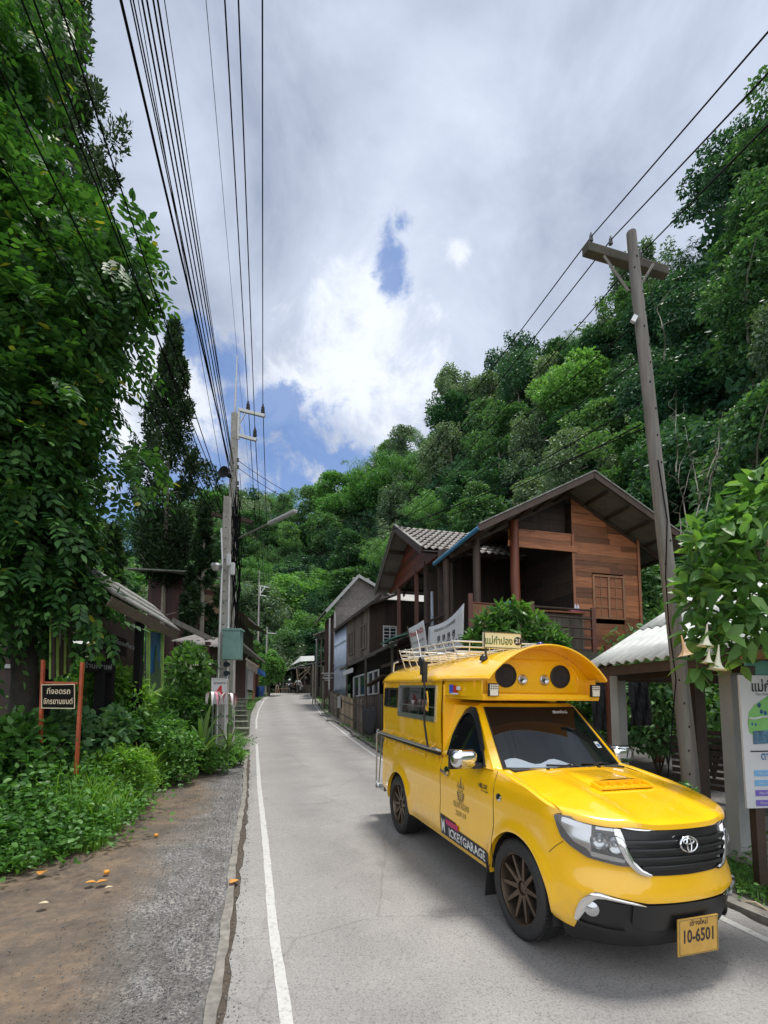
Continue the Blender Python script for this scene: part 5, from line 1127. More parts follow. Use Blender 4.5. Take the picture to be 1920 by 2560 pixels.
# ================================================================ buildings
def frame(O,deg):
    a=R(deg); ex=Vector((math.cos(a),math.sin(a),0)); ey=Vector((-math.sin(a),math.cos(a),0)); O=Vector((O[0],O[1],0))
    return lambda s,t,z:O+ex*s+ey*t+Vector((0,0,z))
def wallboards(mb,f,s0,s1,t0,t1,z0,z1,board=.16,horiz=True,th=.03,proud=.006,seed=0,top=None,holes=()):
    """boards between (s0,t0) and (s1,t1). top(k)->z limit along k 0..1. holes=[(k0,k1,z0,z1)]"""
    rs=np.random.RandomState(seed); a=f(s0,t0,0); b=f(s1,t1,0); L_=(b-a).length; d=(b-a).normalized(); n=Vector((d.y,-d.x,0))
    def q(k0,k1,za,zb,off):
        p0=a+d*(L_*k0); p1=a+d*(L_*k1); mb.add([p0+n*off+Vector((0,0,za)),p1+n*off+Vector((0,0,za)),p1+n*off+Vector((0,0,zb)),p0+n*off+Vector((0,0,zb)),p0+n*(off-th)+Vector((0,0,za)),p1+n*(off-th)+Vector((0,0,za)),p1+n*(off-th)+Vector((0,0,zb)),p0+n*(off-th)+Vector((0,0,zb))],[(0,1,2,3),(7,6,5,4),(0,4,5,1),(1,5,6,2),(2,6,7,3),(3,7,4,0)])
    if horiz:
        z=z0; i=0
        while z<z1-.01:
            zt=min(z1,z+board*rs.uniform(.85,1.15)); ks=[0,1]
            if L_>1.4: ks=sorted({0,1,round(rs.uniform(.2,.8),2)})
            for ka,kb in zip(ks,ks[1:]):
                segs=[(ka,kb)]
                for h in holes:
                    if zt>h[2]+.01 and z<h[3]-.01:
                        ns=[]
                        for x,y in segs:
                            if y<=h[0] or x>=h[1]: ns.append((x,y)); continue
                            if x<h[0]: ns.append((x,h[0]))
                            if y>h[1]: ns.append((h[1],y))
                        segs=ns
                for x,y in segs:
                    if top:   # clip to gable
                        N_=24; xs_=[x+(y-x)*j/N_ for j in range(N_+1)]; ok=[j for j in xs_ if top(j)>z+.03]
                        if not ok: continue
                        x,y=min(ok),max(ok)
                        if y-x<.02: continue
                    q(x+.0015,y-.0015,z+.003,zt-.001,proud*rs.uniform(0,1.6)+ (i%2)*.002)
            z=zt; i+=1
    else:
        x=0.; i=0
        while x<L_-.01:
            xe=min(L_,x+board*rs.uniform(.8,1.2)); k0,k1=x/L_,xe/L_; zt=z1 if not top else min(z1,top((k0+k1)/2)); segs=[(z0-rs.uniform(0,.03),zt)]
            for h in holes:
                if k1>h[0]+.001 and k0<h[1]-.001: segs=[(p,q_) for p,q_ in ((z0,h[2]),(h[3],zt)) if q_-p>.05]
            for za,zb in segs: q(k0+.002/L_,k1-.002/L_,za,zb,proud*rs.uniform(0,1.8)+(i%2)*.002)
            x=xe; i+=1
def window(parent,f,s0,s1,t,z0,z1,fm,pm,panes=2,bars=1,name='window',side=False,depth=.05,slats=0):
    """window in plane t (facing -t), or in plane s=t facing -s when side"""
    P=(lambda a,z,o=0:f(a,t-o,z)) if not side else (lambda a,z,o=0:f(t-o,a,z))
    mb=MB(); 
    for za in (z0,z1): mb.beam(P(s0-.03,za,.02),P(s1+.03,za,.02),.06,.06)
    for k in range(panes+1): x=s0+(s1-s0)*k/panes; mb.beam(P(x,z0,.022),P(x,z1,.022),.055,.05)
    w_=mb.build(name,fm,parent)
    for k in range(panes):
        xa=s0+(s1-s0)*k/panes+.03; xb=s0+(s1-s0)*(k+1)/panes-.03
        mb=MB(); mb.add([P(xa,z0,.005),P(xb,z0,.005),P(xb,z1,.005),P(xa,z1,.005)],[(0,1,2,3)]); pn=mb.build('pane',pm,w_)
        mb=MB()
        for j in range(1,bars+1): z=z0+(z1-z0)*j/(bars+1); mb.beam(P(xa,z,.018),P(xb,z,.018),.025,.03)
        if slats:
            for j in range(slats): z=z0+(z1-z0)*(j+.5)/slats; mb.beam(P(xa,z,.02),P(xb,z,.02),.01,.035)
        else: mb.beam(P((xa+xb)/2,z0,.016),P((xa+xb)/2,z1,.016),.022,.02)
        if mb.v: mb.build('glazing_bar',fm,w_)
    return w_
# ---------------- main wooden house
A=frame((2.35,12),15)
H=thing('wooden_house','two storey brown board house with open balcony and wide gable roof behind the yellow pick-up','house',A(3.3,3,rz(13)))
ZE,ZR_,SR,SE=6.56,8.30,3.31,6.62
mb=MB(); e=(A(SR,0,ZR_)-A(0,0,ZE)); corrug(mb,A(0,-.05,ZE),A(0,1,0)-A(0,0,0),e,3.25,e.length,.022,.18); 
corrug(mb,A(2.2,3.2,ZE+(ZR_-ZE)*2.2/SR),A(0,1,0)-A(0,0,0),e,3.6,e.length*(1-2.2/SR),.022,.18)
e2=(A(SR,0,ZR_)-A(SE,0,ZE)); corrug(mb,A(SE,-.05,ZE),A(0,1,0)-A(0,0,0),e2,6.9,e2.length,.022,.18); rf_=mb.build('roof','roof_grey',H,smooth=True,solid=.02)
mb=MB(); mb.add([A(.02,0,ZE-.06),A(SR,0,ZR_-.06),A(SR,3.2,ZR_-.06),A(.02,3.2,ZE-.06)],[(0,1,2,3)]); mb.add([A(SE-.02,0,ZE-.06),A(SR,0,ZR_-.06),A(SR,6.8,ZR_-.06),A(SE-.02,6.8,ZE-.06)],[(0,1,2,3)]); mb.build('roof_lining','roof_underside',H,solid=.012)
mb=MB()
for t in (1.0,2.0,3.1): mb.beam(A(0.05,t,ZE-.14),A(SR,t,ZR_-.14),.06,.12); mb.beam(A(SE-.05,t,ZE-.14),A(SR,t,ZR_-.14),.06,.12)
for k in range(5): q=k/5+.05; mb.beam(A(SR*q,0.05,ZE+(ZR_-ZE)*q-.12),A(SR*q,3.1,ZE+(ZR_-ZE)*q-.12),.08,.06); mb.beam(A(SE-SR*q,0.05,ZE+(ZR_-ZE)*q-.12),A(SE-SR*q,6.6,ZE+(ZR_-ZE)*q-.12),.08,.06)
mb.build('rafter','dark_timber',H)
for sa,sb in ((-.06,SR),(SE+.06,SR)):
    mb=MB(); z0=ZE-.03 ; mb.beam(A(sa,-.09,z0-.05),A(sb,-.09,ZR_-.04),.035,.15); bb=mb.build('barge_board','dark_timber',H)
    mb=MB(); mb.beam(A(sa,-.09,z0+.06),A(sb,-.09,ZR_+.065),.10,.03); mb.build('barge_cap','roof_lichen',bb)
mb=MB(); mb.tube([A(-.05,-.1,ZE-.06),A(-.05,3.0,ZE-.10)],.055,8); mb.build('gutter','blue_gutter',H,smooth=True)
zroof=lambda s:ZE+(ZR_-ZE)*(s/SR if s<SR else (SE-s)/SR)-.12
# front room wall
s0,s1=3.36,5.57; kf=lambda s:(s-s0)/(s1-s0)
mb=MB(); wallboards(mb,A,s0,s1,1.0,1.0,3.2,8.2,.165,True,.03,.008,1,top=lambda k:zroof(s0+(s1-s0)*k),holes=[(kf(3.98),kf(5.03),4.62,5.9)]); mb.build('wall','brown_boards',H)
mb=MB(); wallboards(mb,A,s1,s1,1.0,7.0,3.2,7.05,.165,True,.03,.008,2); mb.build('wall','brown_boards',H)
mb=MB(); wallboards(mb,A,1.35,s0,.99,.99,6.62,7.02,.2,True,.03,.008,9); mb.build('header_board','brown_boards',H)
mb=MB(); wallboards(mb,A,1.35,s0,1.3,1.3,7.02,8.2,.165,True,.03,.008,3,top=lambda k:zroof(1.35+(s0-1.35)*k)); mb.build('gable_boards','dark_boards',H)  # gable shade below the roof overhang is put into the dark board colour
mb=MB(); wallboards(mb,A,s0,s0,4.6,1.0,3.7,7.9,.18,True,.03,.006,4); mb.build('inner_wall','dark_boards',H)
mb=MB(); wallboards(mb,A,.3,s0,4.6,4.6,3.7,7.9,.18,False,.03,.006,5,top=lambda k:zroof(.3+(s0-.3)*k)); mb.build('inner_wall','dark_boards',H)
window(H,A,4.0,5.01,1.0,4.65,5.87,'frame_wood','brown_boards',panes=2,bars=3)
mb=MB()
for s,zz in ((s0,7.0),(s1,zroof(s1)+.05)): mb.beam(A(s,.965,3.2),A(s,.965,zz),.07,.05)
mb.beam(A(1.3,.94,6.56),A(s0+.1,.94,6.56),.05,.16); mb.build('corner_post','brown_boards',H)
mb=MB(); mb.tube([A(1.485,.9,3.7),A(1.50,.9,4.6),A(1.47,.9,5.6),A(1.485,.9,7.2)],.12,14,rs=[.135,.12,.125,.115]); mb.build('post','red_timber',H,smooth=True)
for s,t in ((.35,.9),(.35,3.0),(.1,2.4)):
    mb=MB(); mb.tube([A(s,t,3.7),A(s,t,6.75)],.10,10); mb.build('post','dark_timber',H,smooth=True)
mb=MB(); mb.beam(A(.2,.5,6.62),A(.2,3.1,6.62),.10,.16); mb.build('wall_plate','dark_timber',H)
mb=MB(); mb.prism([A(-.1,.35,3.50),A(s1,.35,3.50),A(s1,7,3.50),A(-.1,7,3.50)],(0,0,.16)); mb.build('floor','dark_timber',H)
mb=MB(); mb.beam(A(-.12,.32,3.46),A(s1+.05,.32,3.46),.05,.24); mb.beam(A(-.12,.3,3.46),A(-.12,6.5,3.46),.05,.24); mb.build('floor_beam','mossy_timber',H)
mb=MB(); wallboards(mb,A,.55,s0,.62,.62,3.66,4.62,.14,False,.025,.006,6); mb.build('balcony_panel','weathered_boards',H)
mb=MB(); wallboards(mb,A,-.05,.55,.55,.55,3.66,4.75,.3,False,.02,.004,7); mb.build('balcony_panel','frame_wood',H)
mb=MB(); mb.prism([A(.5,.50,4.64),A(s0,.50,4.64),A(s0,.85,4.64),A(.5,.85,4.64)],(0,0,.04)); mb.build('balcony_shelf','brown_boards',H)
for s,zt in ((-.10,4.95),(1.62,4.85),(3.47,4.78)):
    mb=MB(); mb.beam(A(s,.36,3.3),A(s,.36,zt),.11,.11); mb.build('rail_post','red_timber',H,bevel=.01)
for za,zb in ((4.72,4.70),(4.50,4.47),(4.24,4.20),(3.96,3.93)):
    mb=MB(); mb.tube([A(1.62,.34,za),A(3.47,.34,zb)],.028,7); mb.build('rail','dark_timber',H,smooth=True)
for za in (4.72,4.35):
    mb=MB(); mb.tube([A(-.1,.34,za),A(1.62,.34,za-.02)],.028,7); mb.build('rail','red_timber',H,smooth=True)
# ground floor
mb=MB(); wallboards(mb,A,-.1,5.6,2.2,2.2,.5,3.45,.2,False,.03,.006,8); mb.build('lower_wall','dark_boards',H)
for s in (0,1.8,3.5,5.5):
    mb=MB(); mb.beam(A(s,.5,.3),A(s,.5,3.4),.16,.16); mb.build('lower_post','red_timber',H)
# balcony goods (rest on the shelf)
def at_shelf(s,dz=0): return A(s,.62,4.68+dz)
def simple(name,prof,m,p,label,cat,n=14,**k):
    mb=MB(); mb.lathe(prof,p,'z',n); return single(name,mb,m,label,cat,smooth=True,angle=40,**k)
simple('bottle',[(.001,0),(.05,0),(.055,.02),(.05,.14),(.02,.17),(.018,.22),(.001,.22)],'plastic_red',at_shelf(.92),'red plastic bottle on the balcony shelf above the shrub','bottle')
simple('bowl',[(.001,0),(.07,0),(.15,.12),(.155,.17),(.001,.16)],'plastic_teal',at_shelf(1.12),'teal tub beside the red bottle on the balcony shelf','tub')
mb=MB(); mb.box(at_shelf(3.12,.045),(.34,.20,.08)); single('tray',mb,'plastic_pink','pink plastic tray on the balcony shelf next to the boarded wall','tray',bevel=.01)
for k,s in enumerate((3.12,3.2)): simple('bottle',[(.001,0),(.03,0),(.032,.09),(.012,.12),(.012,.15),(.001,.15)],'bottle_white',at_shelf(s,.09),('left' if k==0 else 'right')+' one of two small pale bottles standing in the pink tray','bottle')
# ---------------- pavilion next to it
Pv=thing('veranda_house','tile roofed veranda house on tall red posts beside the brown board house','house',A(2,6,rz(17)))
tE1,tR,tE2,zE,zR_=3.35,6.3,9.2,7.05,8.8
ee=A(0,tR,zR_)-A(0,tE1,zE); mb=MB(); corrug(mb,A(-.3,tE1,zE),A(1,0,0)-A(0,0,0),ee,6.2,ee.length,.035,.24,rows=8,lap=.05); ee2=A(0,tR,zR_)-A(0,tE2,zE); corrug(mb,A(-.3,tE2,zE),A(1,0,0)-A(0,0,0),ee2,6.2,ee2.length,.035,.24,rows=8,lap=.05); mb.build('roof','roof_tile_grey',Pv,smooth=True,solid=.015)
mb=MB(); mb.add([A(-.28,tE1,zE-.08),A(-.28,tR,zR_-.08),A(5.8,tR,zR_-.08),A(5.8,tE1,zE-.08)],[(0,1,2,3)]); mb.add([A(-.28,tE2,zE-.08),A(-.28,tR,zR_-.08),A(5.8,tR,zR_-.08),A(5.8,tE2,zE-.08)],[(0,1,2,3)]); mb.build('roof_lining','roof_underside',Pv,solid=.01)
mb=MB()
for t in (tE1+.25,4.4,5.4,tR,7.2,8.2,8.95):
    z=zE+(zR_-zE)*(1-abs(t-tR)/2.95)-.15; mb.beam(A(-.25,t,z),A(5.6,t,z),.08,.12)
for s in (.9,2.2): mb.beam(A(s,tE1,zE-.16),A(s,tR,zR_-.16),.06,.12); mb.beam(A(s,tE2,zE-.16),A(s,tR,zR_-.16),.06,.12)
mb.build('rafter','dark_timber',Pv)
for ta,m_ in ((tE1-.05,'dark_timber'),(tE2+.05,'mossy_timber')):
    mb=MB(); mb.beam(A(-.34,ta,zE-.09),A(-.34,tR,zR_-.06),.04,.26); bb=mb.build('barge_board',m_,Pv); mb=MB(); mb.beam(A(-.34,ta,zE+.05),A(-.34,tR,zR_+.07),.10,.03); mb.build('barge_cap','roof_lichen',bb)
zpr=lambda t:zE+(zR_-zE)*(1-abs(t-tR)/2.95)-.14
mb=MB(); wallboards(mb,A,.32,.32,tE2-.3,tE1+.5,7.15,8.7,.2,True,.03,.006,11,top=lambda k:zpr(tE2-.3+(tE1+.8-tE2)*k)); mb.build('gable_boards','red_timber',Pv)
mb=MB(); mb.beam(A(.3,tE1+.1,7.0),A(.3,tE2-.1,7.0),.12,.2); mb.build('wall_plate','red_timber',Pv)
for t,m_ in ((7.9,'red_timber'),(5.7,'red_timber'),(4.7,'dark_timber'),(3.4,'dark_timber'),(2.6,'dark_timber')):
    mb=MB(); mb.beam(A(.3,t,3.2),A(.3,t,7.05 if t>3 else 6.4),.15,.15); mb.build('post',m_,Pv,bevel=.015)
mb=MB(); mb.prism([A(-.1,2.6,3.75),A(5,2.6,3.75),A(5,9.2,3.75),A(-.1,9.2,3.75)],(0,0,.14)); mb.build('floor','dark_timber',Pv)
mb=MB(); mb.tube([A(.32,4.2,3.9),A(.32,4.2,5.9)],.05,8); mb.build('downpipe','zinc_blue',Pv,smooth=True)
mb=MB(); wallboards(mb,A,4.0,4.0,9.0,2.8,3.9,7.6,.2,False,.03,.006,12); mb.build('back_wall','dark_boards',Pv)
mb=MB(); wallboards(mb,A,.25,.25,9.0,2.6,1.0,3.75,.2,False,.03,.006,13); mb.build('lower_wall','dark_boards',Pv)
for z in (4.9,4.4):
    mb=MB(); mb.beam(A(.2,2.6,z),A(.2,9.0,z),.05,.06); mb.build('rail','dark_timber',Pv)
# banners
def bn(c,name,label,m,cat='banner',curve=.1,thick=.012):
    """c: four points TL,TR,BR,BL"""
    TL,TR,BR,BL=[Vector(p) for p in c]; n=(TR-TL).cross(BL-TL).normalized(); 
    if n.y>0: n=-n
    def f(x,y,z=0): return TL.lerp(TR,x).lerp(BL.lerp(BR,x),y)+n*(z-curve*math.sin(PI*x)*.4)+Vector((0,0,-curve*math.sin(PI*x)*(1-y)))
    t_=thing(name,label,cat,f(.5,1)); mb=MB(); mb.grid([[f(i/12,j/6) for i in range(13)] for j in range(7)]); b_=mb.build('sheet',m,t_,solid=thick,smooth=True); return t_,b_,f
cb4=[at(1072,1568,14.9),at(1160,1508,13.3),at(1158,1632,13.3),at(1068,1634,14.9)]
t_,b_,f=bn(cb4,'coffee_banner','white banner for a coffee shop hung below the veranda posts','sign_white',curve=.12)
mb=MB(); mb.text('TEDDU COFFEE',lambda x,y,z:f(.46+x/1.75,.20-y/1.1,.02+z),.125,bold=.01,xs=1.2); mb.build('banner_lettering','ink_black',t_)
mb=MB()
for k in range(4):
    x=.28+.14*k
    for a,c in (((x,.42),(x+.05,.42)),((x+.05,.42),(x+.05,.56)),((x+.05,.56),(x,.56)),((x,.56),(x,.42)),((x+.01,.50),(x+.045,.47))): mb.beam(f(a[0],a[1],.02),f(c[0],c[1],.02),.022,.01)
mb.build('banner_icon','ink_black',t_)
mb=MB(); rsb=np.random.RandomState(2)
for k in range(46):
    x=rsb.uniform(.06,.9); y=.68+.25*rsb.rand()-.1*x; mb.beam(f(x,y,.02),f(min(.96,x+rsb.uniform(-.05,.06)),y-rsb.uniform(.02,.12),.02),.016,.008)
mb.build('banner_drawing','insulator_grey',t_)
mb=MB(); mb.tube([f(0,0,-.02),f(.3,-.01,-.02),f(.7,-.01,-.02),f(1,0,-.02)],.02,6); mb.build('banner_pole','dark_timber',t_)
t_,b_,f=bn([at(1021,1572,16.2),at(1059,1550,15.4),at(1072,1640,15.4),at(1036,1650,16.2)],'menu_banner','tilted white board with red Thai heading left of the coffee banner','sign_white','sign',.01)
mb=MB(); mb.text('ร้านตำมั่ว',lambda x,y,z:f(.5+x/.62,.24-y/1.15,.02+z),.20,bold=.02,xs=.72); mb.build('sign_lettering','red_ink',t_)
mb=MB(); mb.text('อาหารตามสั่ง',lambda x,y,z:f(.5+x/.62,.50-y/1.15,.02+z),.11,bold=.01,xs=.86); mb.text('กาแฟสด',lambda x,y,z:f(.36+x/.62,.70-y/1.15,.02+z),.10,bold=.01,xs=.8); mb.build('sign_lettering','insulator_grey',t_)
mb=MB(); mb.sphere(f(.80,.78,.02),.10,10,6,(1,.15,1)); mb.build('sign_mark','ink_black',t_)
mb=MB(); mb.tube([f(-.1,-.1,-.05),f(-.1,1.1,-.05)],.03,6); mb.build('sign_post','mossy_timber',t_)
# ---------------- dark board house with zinc cladding
B=frame((-.1,21),17.4); HB_=thing('board_house','dark weathered two storey board house with long low eaves and white framed lower windows','house',B(2.5,5,rz(25)))
mb=MB(); ee=B(3.6,0,8.35)-B(-.02,0,6.90); corrug(mb,B(-.02,1.6,6.90),B(0,1,0)-B(0,0,0),ee,9.0,ee.length,.02,.16); e3=B(6.6,0,6.9)-B(3.6,0,8.35); corrug(mb,B(3.6,1.6,8.35),B(0,1,0)-B(0,0,0),e3,9.0,e3.length,.02,.16); mb.build('roof','roof_grey',HB_,smooth=True,solid=.02)
mb=MB(); P1,P2,P3,P4=B(.25,0,6.72),B(6.4,0,6.72),B(4.6,1.6,7.6),B(1.9,1.6,7.6); mb.add([P1,P2,P3,P4],[(0,1,2,3)]); mb.build('front_roof','roof_pale',HB_,solid=.03)
mb=MB(); mb.beam(B(-.05,0,6.84),B(-.05,10.6,6.84),.04,.16); mb.build('fascia','dark_timber',HB_)
mb=MB(); mb.beam(B(-.08,1.0,6.91),B(-.08,3.6,6.91),.05,.07); mb.build('fascia_patch','roof_lichen',HB_)
mb=MB(); wallboards(mb,B,.18,.18,7.15,2.56,4.65,6.95,.19,False,.03,.008,21); mb.build('wall','weathered_boards',HB_)
mb=MB(); wallboards(mb,B,.18,5.5,2.56,2.56,4.65,7.2,.19,False,.03,.008,22); mb.build('wall','dark_boards',HB_)
def bs(u,t): # s on plane t for photo column u
    k=(u-960)/FP; p0=B(0,t,0); p1=B(1,t,0); return (k*p0.y-p0.x)/((p1.x-p0.x)-k*(p1.y-p0.y))
def bt_(u,s):
    k=(u-960)/FP; p0=B(s,0,0); p1=B(s,1,0); return (k*p0.y-p0.x)/((p1.x-p0.x)-k*(p1.y-p0.y))
window(HB_,B,bs(959,2.5),bs(991,2.5),2.53,5.02,6.0,'white_paint','glass_window',panes=2,bars=0,slats=6)
for ua,ub in ((872,884),(903,915)):
    t1,t0=bt_(ua,.15),bt_(ub,.15); window(HB_,B,min(t0,t1),max(t0,t1),.15,5.0,6.15,'weathered_boards','glass_window',panes=2,bars=0,side=True,name='shutter_window')
mb=MB(); corrug(mb,B(.16,7.2,6.9),B(0,1,0)-B(0,0,0),Vector((0,0,-1)),3.35,4.9,.018,.15,rows=1,lap=.0); mb.build('zinc_wall','zinc_blue',HB_,smooth=True,solid=.008)
mb=MB()
for z in (5.9,4.55,3.2): mb.beam(B(.11,7.2,z),B(.11,10.55,z),.03,.06)
mb.build('zinc_flashing','zinc_blue',HB_)
pe=lambda Y,z,ds=0:Vector((.45-.2453*(Y-17)+ds,Y+ds*.25,z))
mb=MB(); mb.add([pe(17,4.41),pe(29.8,4.41),pe(29.8,4.85,.95),pe(17,4.85,.95)],[(0,1,2,3)]); pr=mb.build('porch_roof','roof_grey',HB_,solid=.03)
mb=MB(); mb.beam(pe(17,4.36,.02),pe(29.8,4.36,.02),.04,.10); mb.build('porch_fascia','mossy_timber',pr)
mb=MB(); mb.add([pe(16.6,4.45,-.25),pe(18.4,4.45,-.25),pe(18.4,4.62,.3),pe(16.6,4.62,.3)],[(0,1,2,3)]); mb.build('porch_patch','teal_roof',pr,solid=.03)
lw=lambda Y,z,ds=0:Vector((.9-.258*(Y-17)+ds,Y+ds*.25,z))
mb=MB(); 
def boards_line(mb,fn,Y0,Y1,z0,z1,w_,seed,jz=.05,th=.03):
    rs=np.random.RandomState(seed); Y=Y0; i=0
    while Y<Y1:
        Ye=Y+w_*rs.uniform(.8,1.2); zt=z1(Y) if callable(z1) else z1; zb_=z0(Y) if callable(z0) else z0; dz=rs.uniform(-jz,jz); o=-.004*(i%2)-rs.uniform(0,.01)
        mb.add([fn(Y+.003,zb_,o),fn(Ye-.003,zb_,o),fn(Ye-.003,zt+dz,o),fn(Y+.003,zt+dz,o),fn(Y+.003,zb_,o+th),fn(Ye-.003,zb_,o+th),fn(Ye-.003,zt+dz,o+th),fn(Y+.003,zt+dz,o+th)],[(0,1,2,3),(7,6,5,4),(0,4,5,1),(1,5,6,2),(2,6,7,3),(3,7,4,0)]); Y=Ye; i+=1
boards_line(mb,lw,17.5,29.5,lambda Y:rz(Y)-.1,2.68,.17,31,0); mb.build('lower_wall','weathered_boards',HB_)
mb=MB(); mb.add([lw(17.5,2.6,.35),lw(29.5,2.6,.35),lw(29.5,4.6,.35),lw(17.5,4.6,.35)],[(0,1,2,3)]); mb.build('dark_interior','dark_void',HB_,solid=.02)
for Ya,Yb in ((21.3,23.3),(23.9,26.7)):
    mb=MB()
    for z in (2.72,3.72): mb.beam(lw(Ya,z,-.02),lw(Yb,z,-.02),.06,.06)
    for k in range(3): Y=Ya+(Yb-Ya)*k/2; mb.beam(lw(Y,2.72,-.025),lw(Y,3.72,-.025),.06,.055)
    w_=mb.build('window','white_paint',HB_)
    for k in range(2): y0=Ya+(Yb-Ya)*k/2; y1=Ya+(Yb-Ya)*(k+1)/2; mb=MB(); mb.add([lw(y0+.04,2.75,.0),lw(y1-.04,2.75,.0),lw(y1-.04,3.7,.0),lw(y0+.04,3.7,.0)],[(0,1,2,3)]); mb.build('pane','glass_window',w_)
mb=MB(); mb.beam(lw(19.2,3.35,-.3),lw(21.6,3.05,-.4),.25,.06); mb.build('shop_shelf','dark_timber',HB_)
mb=MB(); mb.beam(lw(24.5,3.95,-.5),lw(27.0,3.95,-.5),.05,.22); mb.build('name_board','sign_white',HB_)
for Y in (18,22.3,26.8): mb=MB(); mb.beam(lw(Y,rz(Y),-.35),lw(Y,4.45,-.35),.09,.09); mb.build('porch_post','mossy_timber',HB_)
# fences along the right side
fx=lambda Y,z,ds=0:Vector((xi(RLINE,Y)+.62+ds,Y,z))
def fence(label,Y0,Y1,h,w_,m,seed,cat='fence',group=None,off=0):
    t_=thing('board_fence',label,cat,fx((Y0+Y1)/2,rz((Y0+Y1)/2))); mb=MB(); boards_line(mb,lambda Y,z,o:fx(Y,z,o+off),Y0,Y1,lambda Y:rz(Y)-.1,lambda Y:rz(Y)+h,w_,seed,.05); mb.build('board',m,t_)
    for Y in (Y0+.05,Y1-.05): mb=MB(); mb.beam(fx(Y,rz(Y),-.06+off),fx(Y,rz(Y)+h+.12,-.06+off),.08,.08); mb.build('fence_post','mossy_timber',t_)
    for q in (.3,.8): mb=MB(); mb.beam(fx(Y0,rz(Y0)+h*q,-.03+off),fx(Y1,rz(Y1)+h*q,-.03+off),.03,.06); mb.build('fence_rail','mossy_timber',t_)
    return t_
fence('dark upright board fence farthest up the road, beside the brown direction signs',26.8,31.2,1.30,.26,'weathered_boards',41)
fence('pale tan board fence in front of the white framed windows',21.8,26.6,1.35,.17,'pale_boards',42)
fence('grey narrow board fence between the pale fence and the black cloth',19.6,21.7,1.45,.14,'weathered_boards',43)
mb=MB(); mb.grid([[fx(17.4+2.2*i/10,rz(18)+1.35-(.16*math.sin(PI*i/10))-.95*j/5,.0+.05*math.sin(i*1.7+j)-.08) for i in range(11)] for j in range(6)]); single('shade_cloth',mb,'cloth_black','black shade cloth hung over the roadside wall just behind the pick-up','cloth',smooth=True,solid=.01)
mb=MB(); boards_line(mb,lambda Y,z,o:fx(Y,z,o*.2),14.2,19.5,lambda Y:rz(Y)-.1,lambda Y:rz(Y)+.55,.8,44,.0,.2); single('concrete_wall',mb,'mossy_stone','low mossy concrete retaining wall below the black shade cloth','wall')
mb=MB(); mb.add([fx(25.4,2.35,-.1),fx(26.6,2.35,-.1),fx(26.6,2.95,-.1),fx(25.4,2.95,-.1)],[(0,1,2,3)]); mb.v=[tuple(Vector(p)-Vector((0,0,.25))) for p in mb.v]; single('notice_sheet',mb,'tarp_grey','faded printed sheet pinned on the fence between dark and pale boards','poster',solid=.01)
for k,(u,v,s) in enumerate(((838,1801,.55),(852,1806,.35),(905,1842,.4),(815,1790,.3))):
    p=ground(u,v); mb=MB(); mb.box(p+Vector((0,0,.08*s)),(s*1.5,s*2.2,.16*s),Euler((.1,.05,.3*k)).to_matrix()); single('stone_slab',mb,'kerb_concrete',['large flat stone slab lying by the right road edge below the dark fence','small stone slab leaning beside the large flat slab','broken concrete chunk at the foot of the pale fence','small block at the far end of the dark fence'][k],'stone',bevel=.03)
# ---------------- gable house of grey shingles behind
Gf=frame((-3.9,32.5),15); HG=thing('shingle_house','tall narrow house with grey shingled gable rising behind the dark board house','house',Gf(2,3,rz(34)))
def gs(u,v,t=0):
    k=(u-960)/FP; p0=Gf(0,t,0); p1=Gf(1,t,0); s=(k*p0.y-p0.x)/((p1.x-p0.x)-k*(p1.y-p0.y)); return s,CZ+ray(u,v).z*Gf(s,t,0).y
sa,za=gs(895,1437); sl1,zl1=gs(832,1522); sr1,zr1=gs(962,1475)
zt_=lambda s:float(np.interp(s,[sl1,sa,sr1+4],[zl1,za,zr1-2]))-.05
mb=MB(); s0_=gs(838,1500)[0]; s1_=sr1+3; wallboards(mb,Gf,s0_,s1_,.5,.5,5.0,12,.55,True,.03,.01,51,top=lambda k:zt_(s0_+(s1_-s0_)*k)); mb.build('gable_wall','grey_shingle',HG)
mb=MB(); wallboards(mb,Gf,s0_,s0_,5,.5,3.0,zl1-.1,.2,False,.03,.006,52); mb.build('side_wall','maroon_boards',HG)
sl2,zl2=gs(813,1518); mb=MB(); corrug(mb,Gf(sl2,0,zl2-.2),Gf(0,1,0)-Gf(0,0,0),Gf(sa,0,za)-Gf(sl2,0,zl2-.2),6,(Gf(sa,0,za)-Gf(sl2,0,zl2-.2)).length,.03,.25,rows=6,lap=.05); corrug(mb,Gf(sa,0,za),Gf(0,1,0)-Gf(0,0,0),Gf(sr1,0,zr1)-Gf(sa,0,za),6,5,.03,.25,rows=6,lap=.05); mb.build('roof','roof_lichen',HG,smooth=True,solid=.02)
mb=MB(); mb.beam(Gf(sl2,-.05,zl2-.3),Gf(sa,-.05,za-.08),.05,.18); mb.beam(Gf(sa,-.05,za-.08),Gf(sr1+1,-.05,zr1-.08-(za-zr1)/(sr1-sa)),.05,.18); mb.build('barge_board','white_post',HG)
mb=MB(); mb.beam(Gf(gs(824,1600)[0],.2,3.2),Gf(gs(824,1600)[0],.2,zl1-.6),.10,.10); mb.beam(Gf(s0_,.3,5),Gf(s0_,.3,zl1-.1),.12,.12); mb.build('corner_post','white_post',HG)
